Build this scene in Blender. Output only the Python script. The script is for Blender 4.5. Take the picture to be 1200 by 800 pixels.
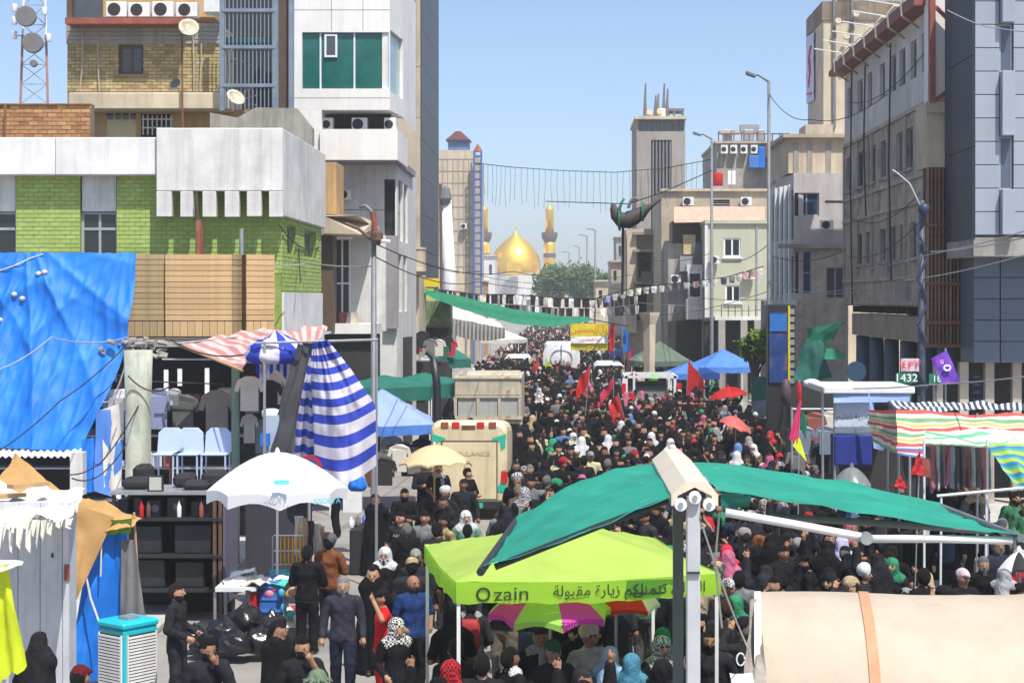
import bpy, bmesh, math, random
import numpy as np
from mathutils import Vector, Matrix, noise as mnoise
random.seed(7); np.random.seed(7)
scn = bpy.context.scene
for _o in list(bpy.data.objects): bpy.data.objects.remove(_o)
C = scn.collection
# ---------------------------------------------------------------- camera, sky, sun, exposure
F_, VX, HY, CH = 2000.0, 660.0, 350.0, 5.7      # focal length in photo pixels, street vanishing point, eye height
cam_d = bpy.data.cameras.new('camera'); cam = bpy.data.objects.new('camera', cam_d); C.objects.link(cam)
cam.location = (0, 0, CH); cam.rotation_euler = (math.radians(90), 0, 0)
cam_d.sensor_width = 36; cam_d.lens = F_ / 1200 * 36
cam_d.shift_x = (600 - VX) / 1200; cam_d.shift_y = (HY - 400) / 1200
cam_d.clip_start = 0.2; cam_d.clip_end = 6000
scn.camera = cam
world = bpy.data.worlds.new('World'); scn.world = world; world.use_nodes = True
SUN_AZ, SUN_EL = math.radians(152), math.radians(61)
_n = world.node_tree.nodes; _l = world.node_tree.links
sky = _n.new('ShaderNodeTexSky'); sky.sky_type = 'NISHITA'; sky.sun_disc = False
sky.sun_elevation = SUN_EL; sky.sun_rotation = SUN_AZ
sky.air_density = 0.72; sky.dust_density = 1.7; sky.ozone_density = 2.0
_bg = _n['Background']; _bg.inputs['Strength'].default_value = 0.148
_l.new(sky.outputs[0], _bg.inputs['Color'])
sun_d = bpy.data.lights.new('sun', 'SUN'); sun = bpy.data.objects.new('sun', sun_d); C.objects.link(sun)
sun_d.energy = 4.3; sun_d.angle = math.radians(0.53); sun_d.color = (1.0, 0.955, 0.88)
_sv = Vector((math.sin(SUN_AZ) * math.cos(SUN_EL), math.cos(SUN_AZ) * math.cos(SUN_EL), math.sin(SUN_EL)))
sun.rotation_euler = _sv.to_track_quat('Z', 'Y').to_euler(); sun.location = (20, -20, 60)
scn.view_settings.view_transform = 'Standard'; scn.view_settings.look = 'None'
scn.view_settings.gamma = 1.0; scn.view_settings.exposure = 0.44; scn.view_settings.use_curve_mapping = False
scn.cycles.max_bounces = 6; scn.cycles.transparent_max_bounces = 8; scn.cycles.volume_bounces = 1
scn.cycles.use_denoising = True

# ---------------------------------------------------------------- helpers
def X_(px, Y): return (px - VX) * Y / F_
def Z_(py, Y): return CH + (HY - py) * Y / F_
def W(px, py, Y): return Vector((X_(px, Y), Y, Z_(py, Y)))
def onX(px, X): return F_ * X / (px - VX)            # depth where a plane at constant X is seen at that column
def rnd(a, b): return random.uniform(a, b)

def srgb(r, g, b):
    f = lambda c: (c / 255 / 12.92) if c / 255 <= 0.04045 else ((c / 255 + 0.055) / 1.055) ** 2.4
    return (f(r), f(g), f(b))

_mats = {}
def M(name, col, rough=0.8, var=0.18, scale=2.0, bump=0.12, bscale=30.0, metal=0.0, streak=0.0, trans=0.0, orand=0.0, spec=None, blotch=None):
    """procedural material: two noises of colour, vertical dirt streaks, fine relief, variation from object to object"""
    if name in _mats: return _mats[name]
    m = bpy.data.materials.new(name); m.use_nodes = True
    nt = m.node_tree; N = nt.nodes; L = nt.links; b = N['Principled BSDF']; out = N['Material Output']
    tc = N.new('ShaderNodeTexCoord')
    n1 = N.new('ShaderNodeTexNoise'); n1.inputs['Scale'].default_value = scale; n1.inputs['Detail'].default_value = 7; n1.inputs['Roughness'].default_value = 0.65
    L.new(tc.outputs['Object'], n1.inputs['Vector'])
    mr = N.new('ShaderNodeMapRange'); mr.inputs['From Min'].default_value = 0.3; mr.inputs['From Max'].default_value = 0.7
    mr.inputs['To Min'].default_value = 1 - var; mr.inputs['To Max'].default_value = 1 + var
    L.new(n1.outputs['Fac'], mr.inputs['Value'])
    fac = mr.outputs[0]
    if streak:
        mp = N.new('ShaderNodeMapping'); mp.inputs['Scale'].default_value = (2.2, 2.2, 0.16)
        n2 = N.new('ShaderNodeTexNoise'); n2.inputs['Scale'].default_value = 1.6; n2.inputs['Detail'].default_value = 6; n2.inputs['Roughness'].default_value = 0.7
        L.new(tc.outputs['Object'], mp.inputs[0]); L.new(mp.outputs[0], n2.inputs['Vector'])
        m2 = N.new('ShaderNodeMapRange'); m2.inputs['From Min'].default_value = 0.48; m2.inputs['From Max'].default_value = 0.75
        m2.inputs['To Min'].default_value = 1.0; m2.inputs['To Max'].default_value = 1 - streak
        L.new(n2.outputs['Fac'], m2.inputs['Value'])
        mu = N.new('ShaderNodeMath'); mu.operation = 'MULTIPLY'; L.new(fac, mu.inputs[0]); L.new(m2.outputs[0], mu.inputs[1]); fac = mu.outputs[0]
    if streak:   # broad uneven weathering
        n5 = N.new('ShaderNodeTexNoise'); n5.inputs['Scale'].default_value = 0.33; n5.inputs['Detail'].default_value = 9; n5.inputs['Roughness'].default_value = 0.72; L.new(tc.outputs['Object'], n5.inputs['Vector'])
        m5 = N.new('ShaderNodeMapRange'); m5.inputs['From Min'].default_value = .35; m5.inputs['From Max'].default_value = .68; m5.inputs['To Min'].default_value = 1 - streak * .55; m5.inputs['To Max'].default_value = 1.06
        L.new(n5.outputs['Fac'], m5.inputs['Value'])
        mu = N.new('ShaderNodeMath'); mu.operation = 'MULTIPLY'; L.new(fac, mu.inputs[0]); L.new(m5.outputs[0], mu.inputs[1]); fac = mu.outputs[0]
    if orand:
        oi = N.new('ShaderNodeObjectInfo'); m3 = N.new('ShaderNodeMapRange')
        m3.inputs['To Min'].default_value = 1 - orand; m3.inputs['To Max'].default_value = 1 + orand
        L.new(oi.outputs['Random'], m3.inputs['Value'])
        mu = N.new('ShaderNodeMath'); mu.operation = 'MULTIPLY'; L.new(fac, mu.inputs[0]); L.new(m3.outputs[0], mu.inputs[1]); fac = mu.outputs[0]
    vm = N.new('ShaderNodeVectorMath'); vm.operation = 'SCALE'; vm.inputs[0].default_value = col[:3]; L.new(fac, vm.inputs['Scale'])
    colout = vm.outputs[0]
    if blotch:
        n4 = N.new('ShaderNodeTexNoise'); n4.inputs['Scale'].default_value = blotch[1]; n4.inputs['Detail'].default_value = 5
        L.new(tc.outputs['Object'], n4.inputs['Vector'])
        m4 = N.new('ShaderNodeMapRange'); m4.inputs['From Min'].default_value = blotch[2]; m4.inputs['From Max'].default_value = blotch[2] + 0.08
        L.new(n4.outputs['Fac'], m4.inputs['Value'])
        mx = N.new('ShaderNodeMix'); mx.data_type = 'RGBA'; L.new(m4.outputs[0], mx.inputs['Factor']); L.new(colout, mx.inputs['A']); mx.inputs['B'].default_value = (*blotch[0], 1)
        colout = mx.outputs['Result']
    L.new(colout, b.inputs['Base Color'])
    b.inputs['Roughness'].default_value = rough; b.inputs['Metallic'].default_value = metal
    if spec is not None: b.inputs['Specular IOR Level'].default_value = spec
    if bump:
        n3 = N.new('ShaderNodeTexNoise'); n3.inputs['Scale'].default_value = bscale; n3.inputs['Detail'].default_value = 4
        L.new(tc.outputs['Object'], n3.inputs['Vector'])
        bp = N.new('ShaderNodeBump'); bp.inputs['Strength'].default_value = bump; bp.inputs['Distance'].default_value = 0.02
        L.new(n3.outputs['Fac'], bp.inputs['Height']); L.new(bp.outputs[0], b.inputs['Normal'])
    if trans:
        tr = N.new('ShaderNodeBsdfTranslucent'); L.new(colout, tr.inputs['Color'])
        ms = N.new('ShaderNodeMixShader'); ms.inputs[0].default_value = trans
        L.new(b.outputs[0], ms.inputs[1]); L.new(tr.outputs[0], ms.inputs[2]); L.new(ms.outputs[0], out.inputs['Surface'])
    _mats[name] = m
    return m

def STR(name, cols, rep=1.0, axis='Y', trans=0.25, wob=0.0, var=0.1):
    """woven striped cloth: cols = [(width, colour), ...] repeated along one UV axis"""
    if name in _mats: return _mats[name]
    m = bpy.data.materials.new(name); m.use_nodes = True
    nt = m.node_tree; N = nt.nodes; L = nt.links; b = N['Principled BSDF']; out = N['Material Output']
    tc = N.new('ShaderNodeTexCoord'); sp = N.new('ShaderNodeSeparateXYZ'); L.new(tc.outputs['UV'], sp.inputs[0])
    v = sp.outputs[axis]
    mu = N.new('ShaderNodeMath'); mu.operation = 'MULTIPLY'; mu.inputs[1].default_value = rep; L.new(v, mu.inputs[0])
    fr = N.new('ShaderNodeMath'); fr.operation = 'FRACT'; L.new(mu.outputs[0], fr.inputs[0])
    cr = N.new('ShaderNodeValToRGB'); cr.color_ramp.interpolation = 'CONSTANT'
    tot = sum(c[0] for c in cols); p = 0
    el = cr.color_ramp.elements
    el[0].position = 0; el[0].color = (*cols[0][1], 1); el.remove(el[1])
    p = cols[0][0] / tot
    for w, c in cols[1:]:
        e = el.new(p); e.color = (*c, 1); p += w / tot
    L.new(fr.outputs[0], cr.inputs[0])
    n1 = N.new('ShaderNodeTexNoise'); n1.inputs['Scale'].default_value = 3; n1.inputs['Detail'].default_value = 6; L.new(tc.outputs['Object'], n1.inputs['Vector'])
    mr = N.new('ShaderNodeMapRange'); mr.inputs['From Min'].default_value = .3; mr.inputs['From Max'].default_value = .7; mr.inputs['To Min'].default_value = 1 - var; mr.inputs['To Max'].default_value = 1 + var
    L.new(n1.outputs['Fac'], mr.inputs['Value'])
    vm = N.new('ShaderNodeVectorMath'); vm.operation = 'SCALE'; L.new(cr.outputs[0], vm.inputs[0]); L.new(mr.outputs[0], vm.inputs['Scale'])
    L.new(vm.outputs[0], b.inputs['Base Color']); b.inputs['Roughness'].default_value = 0.75
    tr = N.new('ShaderNodeBsdfTranslucent'); L.new(vm.outputs[0], tr.inputs['Color'])
    ms = N.new('ShaderNodeMixShader'); ms.inputs[0].default_value = trans
    L.new(b.outputs[0], ms.inputs[1]); L.new(tr.outputs[0], ms.inputs[2]); L.new(ms.outputs[0], out.inputs['Surface'])
    _mats[name] = m
    return m

def tag(o, label=None, cat=None, group=None, kind=None):
    if label: o['label'] = label
    if cat: o['category'] = cat
    if group: o['group'] = group
    if kind: o['kind'] = kind
    return o
WL = {}
def thing(name, label, cat, loc, group=None):
    o = bpy.data.objects.new(name, None); C.objects.link(o); o.location = loc; o.empty_display_size = 0.2
    WL[o] = Vector(loc); tag(o, label, cat, group)
    return o

class Fr:
    """a wall's own frame: u runs along the wall, d goes into it, z is height"""
    def __init__(s, O, U, Nn): s.O, s.U, s.N = Vector(O), Vector(U), Vector(Nn)
    def p(s, u, d, z): return s.O + s.U * u + s.N * d + Vector((0, 0, z))
def front(Y): return Fr((0, Y, 0), (1, 0, 0), (0, 1, 0))                 # faces the camera, u = X
def east(X): return Fr((X, 0, 0), (0, 1, 0), (-1, 0, 0))                 # street side of the left row (faces +X), u = Y
def west(X): return Fr((X, 0, 0), (0, 1, 0), (1, 0, 0))                  # street side of the right row (faces -X), u = Y

class MB:
    def __init__(s): s.v = []; s.f = []; s.m = []; s.uv = {}
    def face(s, idx, m=0): s.f.append(tuple(idx)); s.m.append(m)
    def quad(s, a, b, c, d, m=0):
        n = len(s.v); s.v += [tuple(a), tuple(b), tuple(c), tuple(d)]; s.face((n, n + 1, n + 2, n + 3), m); return s
    def hexa(s, P, m=0):
        n = len(s.v); s.v += [tuple(p) for p in P]
        for q in ((0, 3, 2, 1), (4, 5, 6, 7), (0, 1, 5, 4), (1, 2, 6, 5), (2, 3, 7, 6), (3, 0, 4, 7)): s.face([n + i for i in q], m)
        return s
    def box(s, x0, x1, y0, y1, z0, z1, m=0):
        return s.hexa([(x0, y0, z0), (x1, y0, z0), (x1, y1, z0), (x0, y1, z0), (x0, y0, z1), (x1, y0, z1), (x1, y1, z1), (x0, y1, z1)], m)
    def fbox(s, F, u0, u1, d0, d1, z0, z1, m=0):
        return s.hexa([F.p(u0, d0, z0), F.p(u1, d0, z0), F.p(u1, d1, z0), F.p(u0, d1, z0), F.p(u0, d0, z1), F.p(u1, d0, z1), F.p(u1, d1, z1), F.p(u0, d1, z1)], m)
    def pbox(s, px0, py0, px1, py1, Y, d, m=0):
        """box whose camera-facing side at depth Y spans these photo columns and rows, d deep"""
        return s.box(X_(px0, Y), X_(px1, Y), Y, Y + d, Z_(py1, Y), Z_(py0, Y), m)
    def bar(s, a, b, w, h=None, m=0):
        a, b = Vector(a), Vector(b); h = h or w; t = (b - a).normalized()
        up = Vector((0, 0, 1)) if abs(t.z) < 0.95 else Vector((0, 1, 0))
        r = t.cross(up).normalized() * w / 2; q = r.cross(t).normalized() * h / 2
        return s.hexa([a - r - q, a + r - q, b + r - q, b - r - q, a - r + q, a + r + q, b + r + q, b - r + q], m)
    def tube(s, pts, r, n=6, m=0, cap=True):
        pts = [Vector(p) for p in pts]; k = len(pts); rs = r if isinstance(r, (list, tuple)) else [r] * k
        n0 = len(s.v); pr = None
        for i, p in enumerate(pts):
            t = (pts[min(i + 1, k - 1)] - pts[max(i - 1, 0)]).normalized()
            if pr is None: a = t.orthogonal().normalized()
            else:
                a = (pr - t * pr.dot(t)); a = a.normalized() if a.length > 1e-6 else t.orthogonal().normalized()
            pr = a; b = t.cross(a)
            for j in range(n):
                th = 2 * math.pi * j / n; s.v.append(tuple(p + (a * math.cos(th) + b * math.sin(th)) * rs[i]))
        for i in range(k - 1):
            for j in range(n):
                s.face((n0 + i * n + j, n0 + i * n + (j + 1) % n, n0 + (i + 1) * n + (j + 1) % n, n0 + (i + 1) * n + j), m)
        if cap:
            s.face([n0 + j for j in range(n)][::-1], m); s.face([n0 + (k - 1) * n + j for j in range(n)], m)
        return s
    def lathe(s, c, prof, n=16, m=0, sx=1.0, sy=1.0):
        c = Vector(c); n0 = len(s.v); k = len(prof)
        for r, z in prof:
            for j in range(n):
                th = 2 * math.pi * j / n; s.v.append((c.x + r * sx * math.cos(th), c.y + r * sy * math.sin(th), c.z + z))
        for i in range(k - 1):
            for j in range(n):
                s.face((n0 + i * n + j, n0 + i * n + (j + 1) % n, n0 + (i + 1) * n + (j + 1) % n, n0 + (i + 1) * n + j), m)
        if prof[0][0] > 1e-4: s.face([n0 + j for j in range(n)][::-1], m)
        if prof[-1][0] > 1e-4: s.face([n0 + (k - 1) * n + j for j in range(n)], m)
        return s
    def disc(s, c, nrm, r, t=0.03, n=20, m=0):
        c = Vector(c); nrm = Vector(nrm).normalized(); return s.tube([c, c + nrm * t], r, n, m)
    def grid(s, fn, nu, nv, m=0, uv=True):
        """sheet of nu x nv quads, fn(u, v) -> point"""
        n0 = len(s.v)
        for j in range(nv + 1):
            for i in range(nu + 1):
                s.v.append(tuple(fn(i / nu, j / nv)))
                if uv: s.uv[len(s.v) - 1] = (i / nu, j / nv)
        w = nu + 1
        for j in range(nv):
            for i in range(nu):
                a = n0 + j * w + i; s.face((a, a + 1, a + w + 1, a + w), m)
        return s
    def prism(s, pts, off, m=0):
        """closed outline of points pushed along the vector off"""
        off = Vector(off); n = len(pts); n0 = len(s.v)
        s.v += [tuple(p) for p in pts] + [tuple(Vector(p) + off) for p in pts]
        s.face([n0 + i for i in range(n)][::-1], m); s.face([n0 + n + i for i in range(n)], m)
        for i in range(n): s.face((n0 + i, n0 + (i + 1) % n, n0 + n + (i + 1) % n, n0 + n + i), m)
        return s
    def build(s, name, mats, parent=None, smooth=False, bevel=0.0, solid=0.0, kind=None):
        if not isinstance(mats, (list, tuple)): mats = [mats]
        A = np.array(s.v, dtype=float); lo, hi = A.min(0), A.max(0)
        o0 = np.array([(lo[0] + hi[0]) / 2, (lo[1] + hi[1]) / 2, lo[2]])
        me = bpy.data.meshes.new(name); me.from_pydata([tuple(q) for q in (A - o0)], [], s.f)
        for m in mats: me.materials.append(m)
        if len(mats) > 1: me.polygons.foreach_set('material_index', s.m)
        if smooth: me.polygons.foreach_set('use_smooth', [True] * len(me.polygons))
        if s.uv:
            ul = me.uv_layers.new(name='UVMap')
            idx = np.zeros(len(me.loops), dtype=np.int32); me.loops.foreach_get('vertex_index', idx)
            U = np.zeros((len(A), 2)); 
            for k, q in s.uv.items(): U[k] = q
            ul.data.foreach_set('uv', U[idx].ravel())
        me.update()
        o = bpy.data.objects.new(name, me); C.objects.link(o)
        P = WL.get(parent, Vector((0, 0, 0))) if parent else Vector((0, 0, 0))
        WL[o] = Vector(o0); o.location = Vector(o0) - P
        if parent: o.parent = parent
        if bevel:
            b = o.modifiers.new('edge', 'BEVEL'); b.width = bevel; b.segments = 1; b.limit_method = 'ANGLE'
        if solid:
            b = o.modifiers.new('thickness', 'SOLIDIFY'); b.thickness = solid; b.offset = 0
        if kind: o['kind'] = kind
        return o
def piece(src, name, wpos, parent):
    """another piece with the same mesh, its base at wpos"""
    o = bpy.data.objects.new(name, src.data); C.objects.link(o); o.parent = parent
    o.location = Vector(wpos) - WL[parent]; WL[o] = Vector(wpos)
    for md in src.modifiers:
        if md.type == 'BEVEL':
            b = o.modifiers.new('edge', 'BEVEL'); b.width = md.width; b.segments = 1; b.limit_method = 'ANGLE'
    return o
def copy_tree(o, off, label=None, parent=None):
    c = o.copy(); C.objects.link(c)
    if parent is None: c.location = o.location + Vector(off); WL[c] = WL[o] + Vector(off)
    else: c.parent = parent; WL[c] = WL[o] + Vector(off)
    if label: c['label'] = label
    for ch in o.children: copy_tree(ch, off, None, c)
    return c

def wallface(mb, F, u0, u1, z0, z1, ops=(), t=0.25, m=0):
    """one wall sheet with real openings and their reveals"""
    us = sorted({u0, u1, *[o[0] for o in ops], *[o[1] for o in ops]}); zs = sorted({z0, z1, *[o[2] for o in ops], *[o[3] for o in ops]})
    us = [u for u in us if u0 - 1e-6 <= u <= u1 + 1e-6]; zs = [z for z in zs if z0 - 1e-6 <= z <= z1 + 1e-6]
    for a, b in zip(us, us[1:]):
        for c, d in zip(zs, zs[1:]):
            um, zm = (a + b) / 2, (c + d) / 2
            if any(o[0] < um < o[1] and o[2] < zm < o[3] for o in ops): continue
            mb.quad(F.p(a, 0, c), F.p(b, 0, c), F.p(b, 0, d), F.p(a, 0, d), m)
    for a, b, c, d in [o[:4] for o in ops]:
        mb.quad(F.p(a, 0, c), F.p(a, t, c), F.p(a, t, d), F.p(a, 0, d), m); mb.quad(F.p(b, 0, c), F.p(b, t, c), F.p(b, t, d), F.p(b, 0, d), m)
        mb.quad(F.p(a, 0, c), F.p(b, 0, c), F.p(b, t, c), F.p(a, t, c), m); mb.quad(F.p(a, 0, d), F.p(b, 0, d), F.p(b, t, d), F.p(a, t, d), m)
    mb.quad(F.p(u0, 0, z1), F.p(u1, 0, z1), F.p(u1, t, z1), F.p(u0, t, z1), m)
    return mb
def window(parent, F, u0, u1, z0, z1, d=0.1, nx=2, ny=1, fm=None, gm=None, bar=0.05, name='window'):
    """a window part set into its opening, each pane a sub-part"""
    mb = MB(); dd = d + 0.06
    mb.fbox(F, u0, u1, d, dd, z0, z0 + bar); mb.fbox(F, u0, u1, d, dd, z1 - bar, z1)
    mb.fbox(F, u0, u0 + bar, d, dd, z0 + bar, z1 - bar); mb.fbox(F, u1 - bar, u1, d, dd, z0 + bar, z1 - bar)
    us = [u0 + bar / 2 + (u1 - u0 - bar) * i / nx for i in range(nx + 1)]; zs = [z0 + bar / 2 + (z1 - z0 - bar) * i / ny for i in range(ny + 1)]
    for u in us[1:-1]: mb.fbox(F, u - bar / 2, u + bar / 2, d + .003, dd + .003, z0 + bar, z1 - bar)
    for z in zs[1:-1]: mb.fbox(F, u0 + bar, u1 - bar, d + .006, dd + .006, z - bar / 2, z + bar / 2)
    w = mb.build(name, fm, parent)
    for i in range(nx):
        for j in range(ny):
            MB().fbox(F, us[i] + bar / 2, us[i + 1] - bar / 2, d + .025, d + .035, zs[j] + bar / 2, zs[j + 1] - bar / 2).build('pane', gm if not isinstance(gm, list) else random.choice(gm), w)
    return w
def text_mesh(s, size, font=None):
    cu = bpy.data.curves.new('lettering', 'FONT'); cu.body = s; cu.size = size; cu.align_x = 'CENTER'; cu.align_y = 'CENTER'; cu.extrude = 0.002
    o = bpy.data.objects.new('lettering', cu); C.objects.link(o)
    dg = bpy.context.evaluated_depsgraph_get(); dg.update()
    me = bpy.data.meshes.new_from_object(o.evaluated_get(dg)); bpy.data.objects.remove(o); bpy.data.curves.remove(cu)
    return me
def letters(s, size, pos, mat, parent, U=(1, 0, 0), V=(0, 0, 1), name='lettering', sx=1.0, shear=0.0):
    """lettering as thin raised shapes on its board or cloth"""
    me = text_mesh(s, size)
    U = Vector(U).normalized(); V = Vector(V).normalized(); Nn = U.cross(V)
    for v in me.vertices:
        c = v.co.copy(); v.co = U * (c.x * sx + shear * c.y) + V * c.y + Nn * c.z
    me.materials.clear(); me.materials.append(mat)
    o = bpy.data.objects.new(name, me); C.objects.link(o); o.parent = parent
    o.location = Vector(pos) - WL.get(parent, Vector()); WL[o] = Vector(pos)
    return o
def fbm(x, y, z=0.0, s=1.0):
    return mnoise.fractal(Vector((x * s, y * s, z)), 0.9, 2.1, 4)
def cloth(P00, P10, P11, P01, nu=16, nv=12, sag=0.0, wr=0.03, seed=0.0, ws=1.5, dirn=None, edge=0.0, fold=0.0, nf=6):
    """hanging sheet between four corners (u along P00-P10, v along P00-P01), sagging, wrinkled, folded"""
    P00, P10, P11, P01 = map(Vector, (P00, P10, P11, P01))
    nrm = dirn or (P10 - P00).cross(P01 - P00).normalized(); nrm = Vector(nrm)
    L = ((P10 - P00).length + (P01 - P00).length) / 2
    def fn(u, v):
        p = P00 * (1 - u) * (1 - v) + P10 * u * (1 - v) + P11 * u * v + P01 * (1 - u) * v
        p = p + nrm * (wr * 2.2 * fbm(u * L, v * L, seed, ws) + fold * math.sin(u * nf * 2 * math.pi + 2 * math.sin(v * 2 + seed)) * (0.4 + 0.6 * v))
        p.z -= sag * 4 * u * (1 - u) * (0.3 + 0.7 * v) 
        if edge:
            p.z += edge * v ** 4 * fbm(u * L * 2, 3.3, seed, 2.0)
        return p
    return MB().grid(fn, nu, nv)
def catenary(a, b, sag, n=14):
    a, b = Vector(a), Vector(b)
    return [a.lerp(b, i / n) - Vector((0, 0, sag * 4 * (i / n) * (1 - i / n))) for i in range(n + 1)]
def bricks(F, u0, u1, z0, z1, bw, bh, joint, proud, ops=(), seed=0, skew=0.0):
    """courses of bricks standing proud of the mortar, laid round the openings"""
    r = random.Random(seed); mb = MB(); z = z0; k = 0
    while z < z1 - bh * .5:
        u = u0 - (bw / 2 if k % 2 else 0)
        while u < u1:
            a, b = max(u, u0), min(u + bw - joint, u1); zt = min(z + bh - joint, z1)
            if b - a > bw * .15:
                segs = [(a, b)]
                for o in ops:
                    if o[2] < (z + zt) / 2 < o[3]:
                        ns = []
                        for p, q in segs:
                            if q <= o[0] or p >= o[1]: ns.append((p, q))
                            else:
                                if p < o[0] - .02: ns.append((p, o[0]))
                                if q > o[1] + .02: ns.append((o[1], q))
                        segs = ns
                for p, q in segs:
                    e = proud * r.uniform(.5, 1.4); n = len(mb.v); dz = r.uniform(-.1, .1) * joint
                    mb.v += [tuple(F.p(p, -e, z + dz)), tuple(F.p(q, -e, z + dz)), tuple(F.p(q, -e, zt + dz)), tuple(F.p(p, -e, zt + dz)),
                             tuple(F.p(p, .01, z + dz)), tuple(F.p(q, .01, z + dz)), tuple(F.p(q, .01, zt + dz)), tuple(F.p(p, .01, zt + dz))]
                    mi = r.choice((0, 0, 0, 1, 2))
                    for qd in ((0, 1, 2, 3), (0, 4, 5, 1), (1, 5, 6, 2), (2, 6, 7, 3), (3, 7, 4, 0)): mb.face([n + i for i in qd], mi)
            u += bw
        z += bh; k += 1
    return mb

# ---------------------------------------------------------------- materials
M_white = M('white_plaster', (.71, .71, .70), .85, .10, 1.2, .15, 22, streak=.22)
M_white2 = M('grey_white_plaster', (.67, .66, .635), .85, .12, 1.4, .2, 18, streak=.3)
M_conc = M('weathered_concrete', (.36, .335, .30), .9, .28, .9, .25, 14, streak=.45)
M_concd = M('dark_concrete', (.50, .43, .35), .92, .35, .8, .3, 12, streak=.5, blotch=((.24, .21, .175), .8, .60))
M_cream = M('cream_render', (.56, .47, .34), .88, .14, .7, .15, 16, streak=.28)
M_tan = M('tan_stone', (.47, .39, .29), .88, .16, .8, .15, 16, streak=.25)
M_orange = M('ochre_render', (.52, .33, .15), .88, .18, 1.1, .15, 18, streak=.3)
M_greenb = [M('green_brick_%d' % i, c, .8, .14, 3, .15, 30, streak=.1) for i, c in enumerate(((.34, .45, .115), (.32, .42, .105), (.37, .48, .14)))]
M_yellowb = [M('yellow_brick_%d' % i, c, .9, .2, 2.5, .2, 30, streak=.25) for i, c in enumerate(((.42, .33, .15), (.33, .25, .11), (.47, .38, .20)))]
M_brownb = [M('red_brick_%d' % i, c, .9, .22, 2.5, .25, 25) for i, c in enumerate(((.40, .19, .085), (.30, .13, .06), (.47, .25, .12)))]
M_mortar = M('mortar', (.21, .18, .13), .95, .2, 3, .2, 40)
M_mortarg = M('green_painted_joint', (.25, .335, .08), .9, .2, 3, .2, 40)
M_glass = M('dark_glass', (.022, .026, .032), .08, .3, .8, 0, spec=.6)
M_glass2 = M('grey_glass', (.07, .08, .09), .12, .4, .9, 0, spec=.5)
M_teal = M('teal_glass', (.012, .115, .095), .12, .35, 1.2, 0, spec=.45)
M_blueg = M('blue_glass', (.02, .06, .12), .1, .3, .8, 0, spec=.5)
M_wframe = M('white_window_frame', (.72, .73, .74), .5, .06, 4, .03, 30)
M_gframe = M('grey_window_frame', (.32, .34, .35), .5, .15, 4, .05, 30)
M_bframe = M('brown_window_frame', (.10, .06, .04), .6, .2, 4, .05, 30)
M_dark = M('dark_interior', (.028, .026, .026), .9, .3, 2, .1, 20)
M_steel = M('galvanised_steel', (.40, .41, .42), .45, .15, 5, .06, 60, metal=.6)
M_blackm = M('black_metal', (.02, .021, .024), .45, .25, 6, .05, 60)
M_polegrey = M('grey_painted_pole', (.14, .15, .16), .5, .2, 5, .06, 40)
M_whitem = M('white_painted_metal', (.70, .71, .70), .4, .1, 5, .04, 40)
M_rust = M('rusty_steel', (.20, .085, .04), .85, .4, 3, .3, 30, blotch=((.33, .30, .27), 3.0, .6))
M_redst = M('red_oxide_paint', (.27, .075, .05), .7, .25, 3, .15, 30, streak=.2)
M_wire = M('black_cable', (.015, .015, .016), .6, .2, 5, 0)
M_wireg = M('grey_cable', (.30, .31, .33), .6, .2, 5, 0)
M_bluebar = M('blue_grey_paint', (.17, .21, .27), .55, .2, 4, .08, 40)
M_bluet = M('blue_tarpaulin', (.008, .19, .72), .6, .16, 1.2, .12, 70, trans=.16, blotch=((.03, .27, .76), 1.3, .60))
M_brownt = M('ochre_tarpaulin', (.52, .30, .11), .7, .14, 1.3, .1, 45, trans=.22, blotch=((.30, .17, .07), 1.1, .68))
M_lime = M('lime_canopy', (.46, .76, .07), .6, .12, 1.2, .12, 14, trans=.6)
M_limed = M('green_print', (.10, .30, .02), .6, .12, 3, 0, trans=.3)
M_teala = M('teal_awning', (.014, .29, .205), .8, .22, 1.6, .18, 26, trans=.20, blotch=((.13, .38, .29), 7.0, .66))
M_tealc = M('teal_cloth', (.015, .17, .13), .75, .2, 1.5, .1, 40, trans=.25)
M_greenc = M('green_cloth', (.02, .23, .12), .75, .2, 1.5, .1, 40, trans=.25)
M_bluec = M('sky_blue_canopy', (.10, .27, .74), .6, .12, 1.5, .08, 40, trans=.3)
M_bluel = M('pale_blue_canopy', (.33, .45, .82), .6, .1, 1.5, .08, 40, trans=.3)
M_beige = M('beige_canvas', (.53, .44, .34), .75, .10, 1.0, .08, 60, trans=.12, streak=.12, blotch=((.52, .43, .32), 1.2, .70))
M_strap = M('tan_webbing', (.48, .25, .14), .8, .15, 6, .1, 90)
M_offw = M('offwhite_cloth', (.70, .66, .58), .85, .14, 3, .15, 40, trans=.2)
M_whitec = M('white_canopy', (.80, .81, .83), .6, .05, 2, .05, 40, trans=.25)
M_greyc = M('grey_cloth', (.17, .165, .17), .85, .15, 2, .15, 50, trans=.1)
M_blackc = M('black_cloth', (.016, .016, .018), .85, .3, 3, .15, 50)
M_redc = M('red_flag_cloth', (.62, .018, .02), .7, .12, 2, .08, 50, trans=.35)
M_pinkc = M('crimson_flag_cloth', (.62, .03, .09), .7, .12, 2, .08, 50, trans=.35)
M_yelgr = M('fluorescent_yellow_cloth', (.68, .80, .02), .7, .08, 2, .08, 50, trans=.35)
M_yel = M('yellow_banner_cloth', (.80, .66, .02), .7, .08, 2, .08, 50, trans=.25)
M_umb = M('beige_parasol', (.72, .57, .33), .7, .1, 2, .08, 50, trans=.25)
M_gold = M('gold_leaf', (.92, .58, .08), .42, .10, .6, .06, 3, metal=.75)
M_turq = M('turquoise_plastic', (.01, .46, .56), .38, .06, 3, .03, 40)
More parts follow.
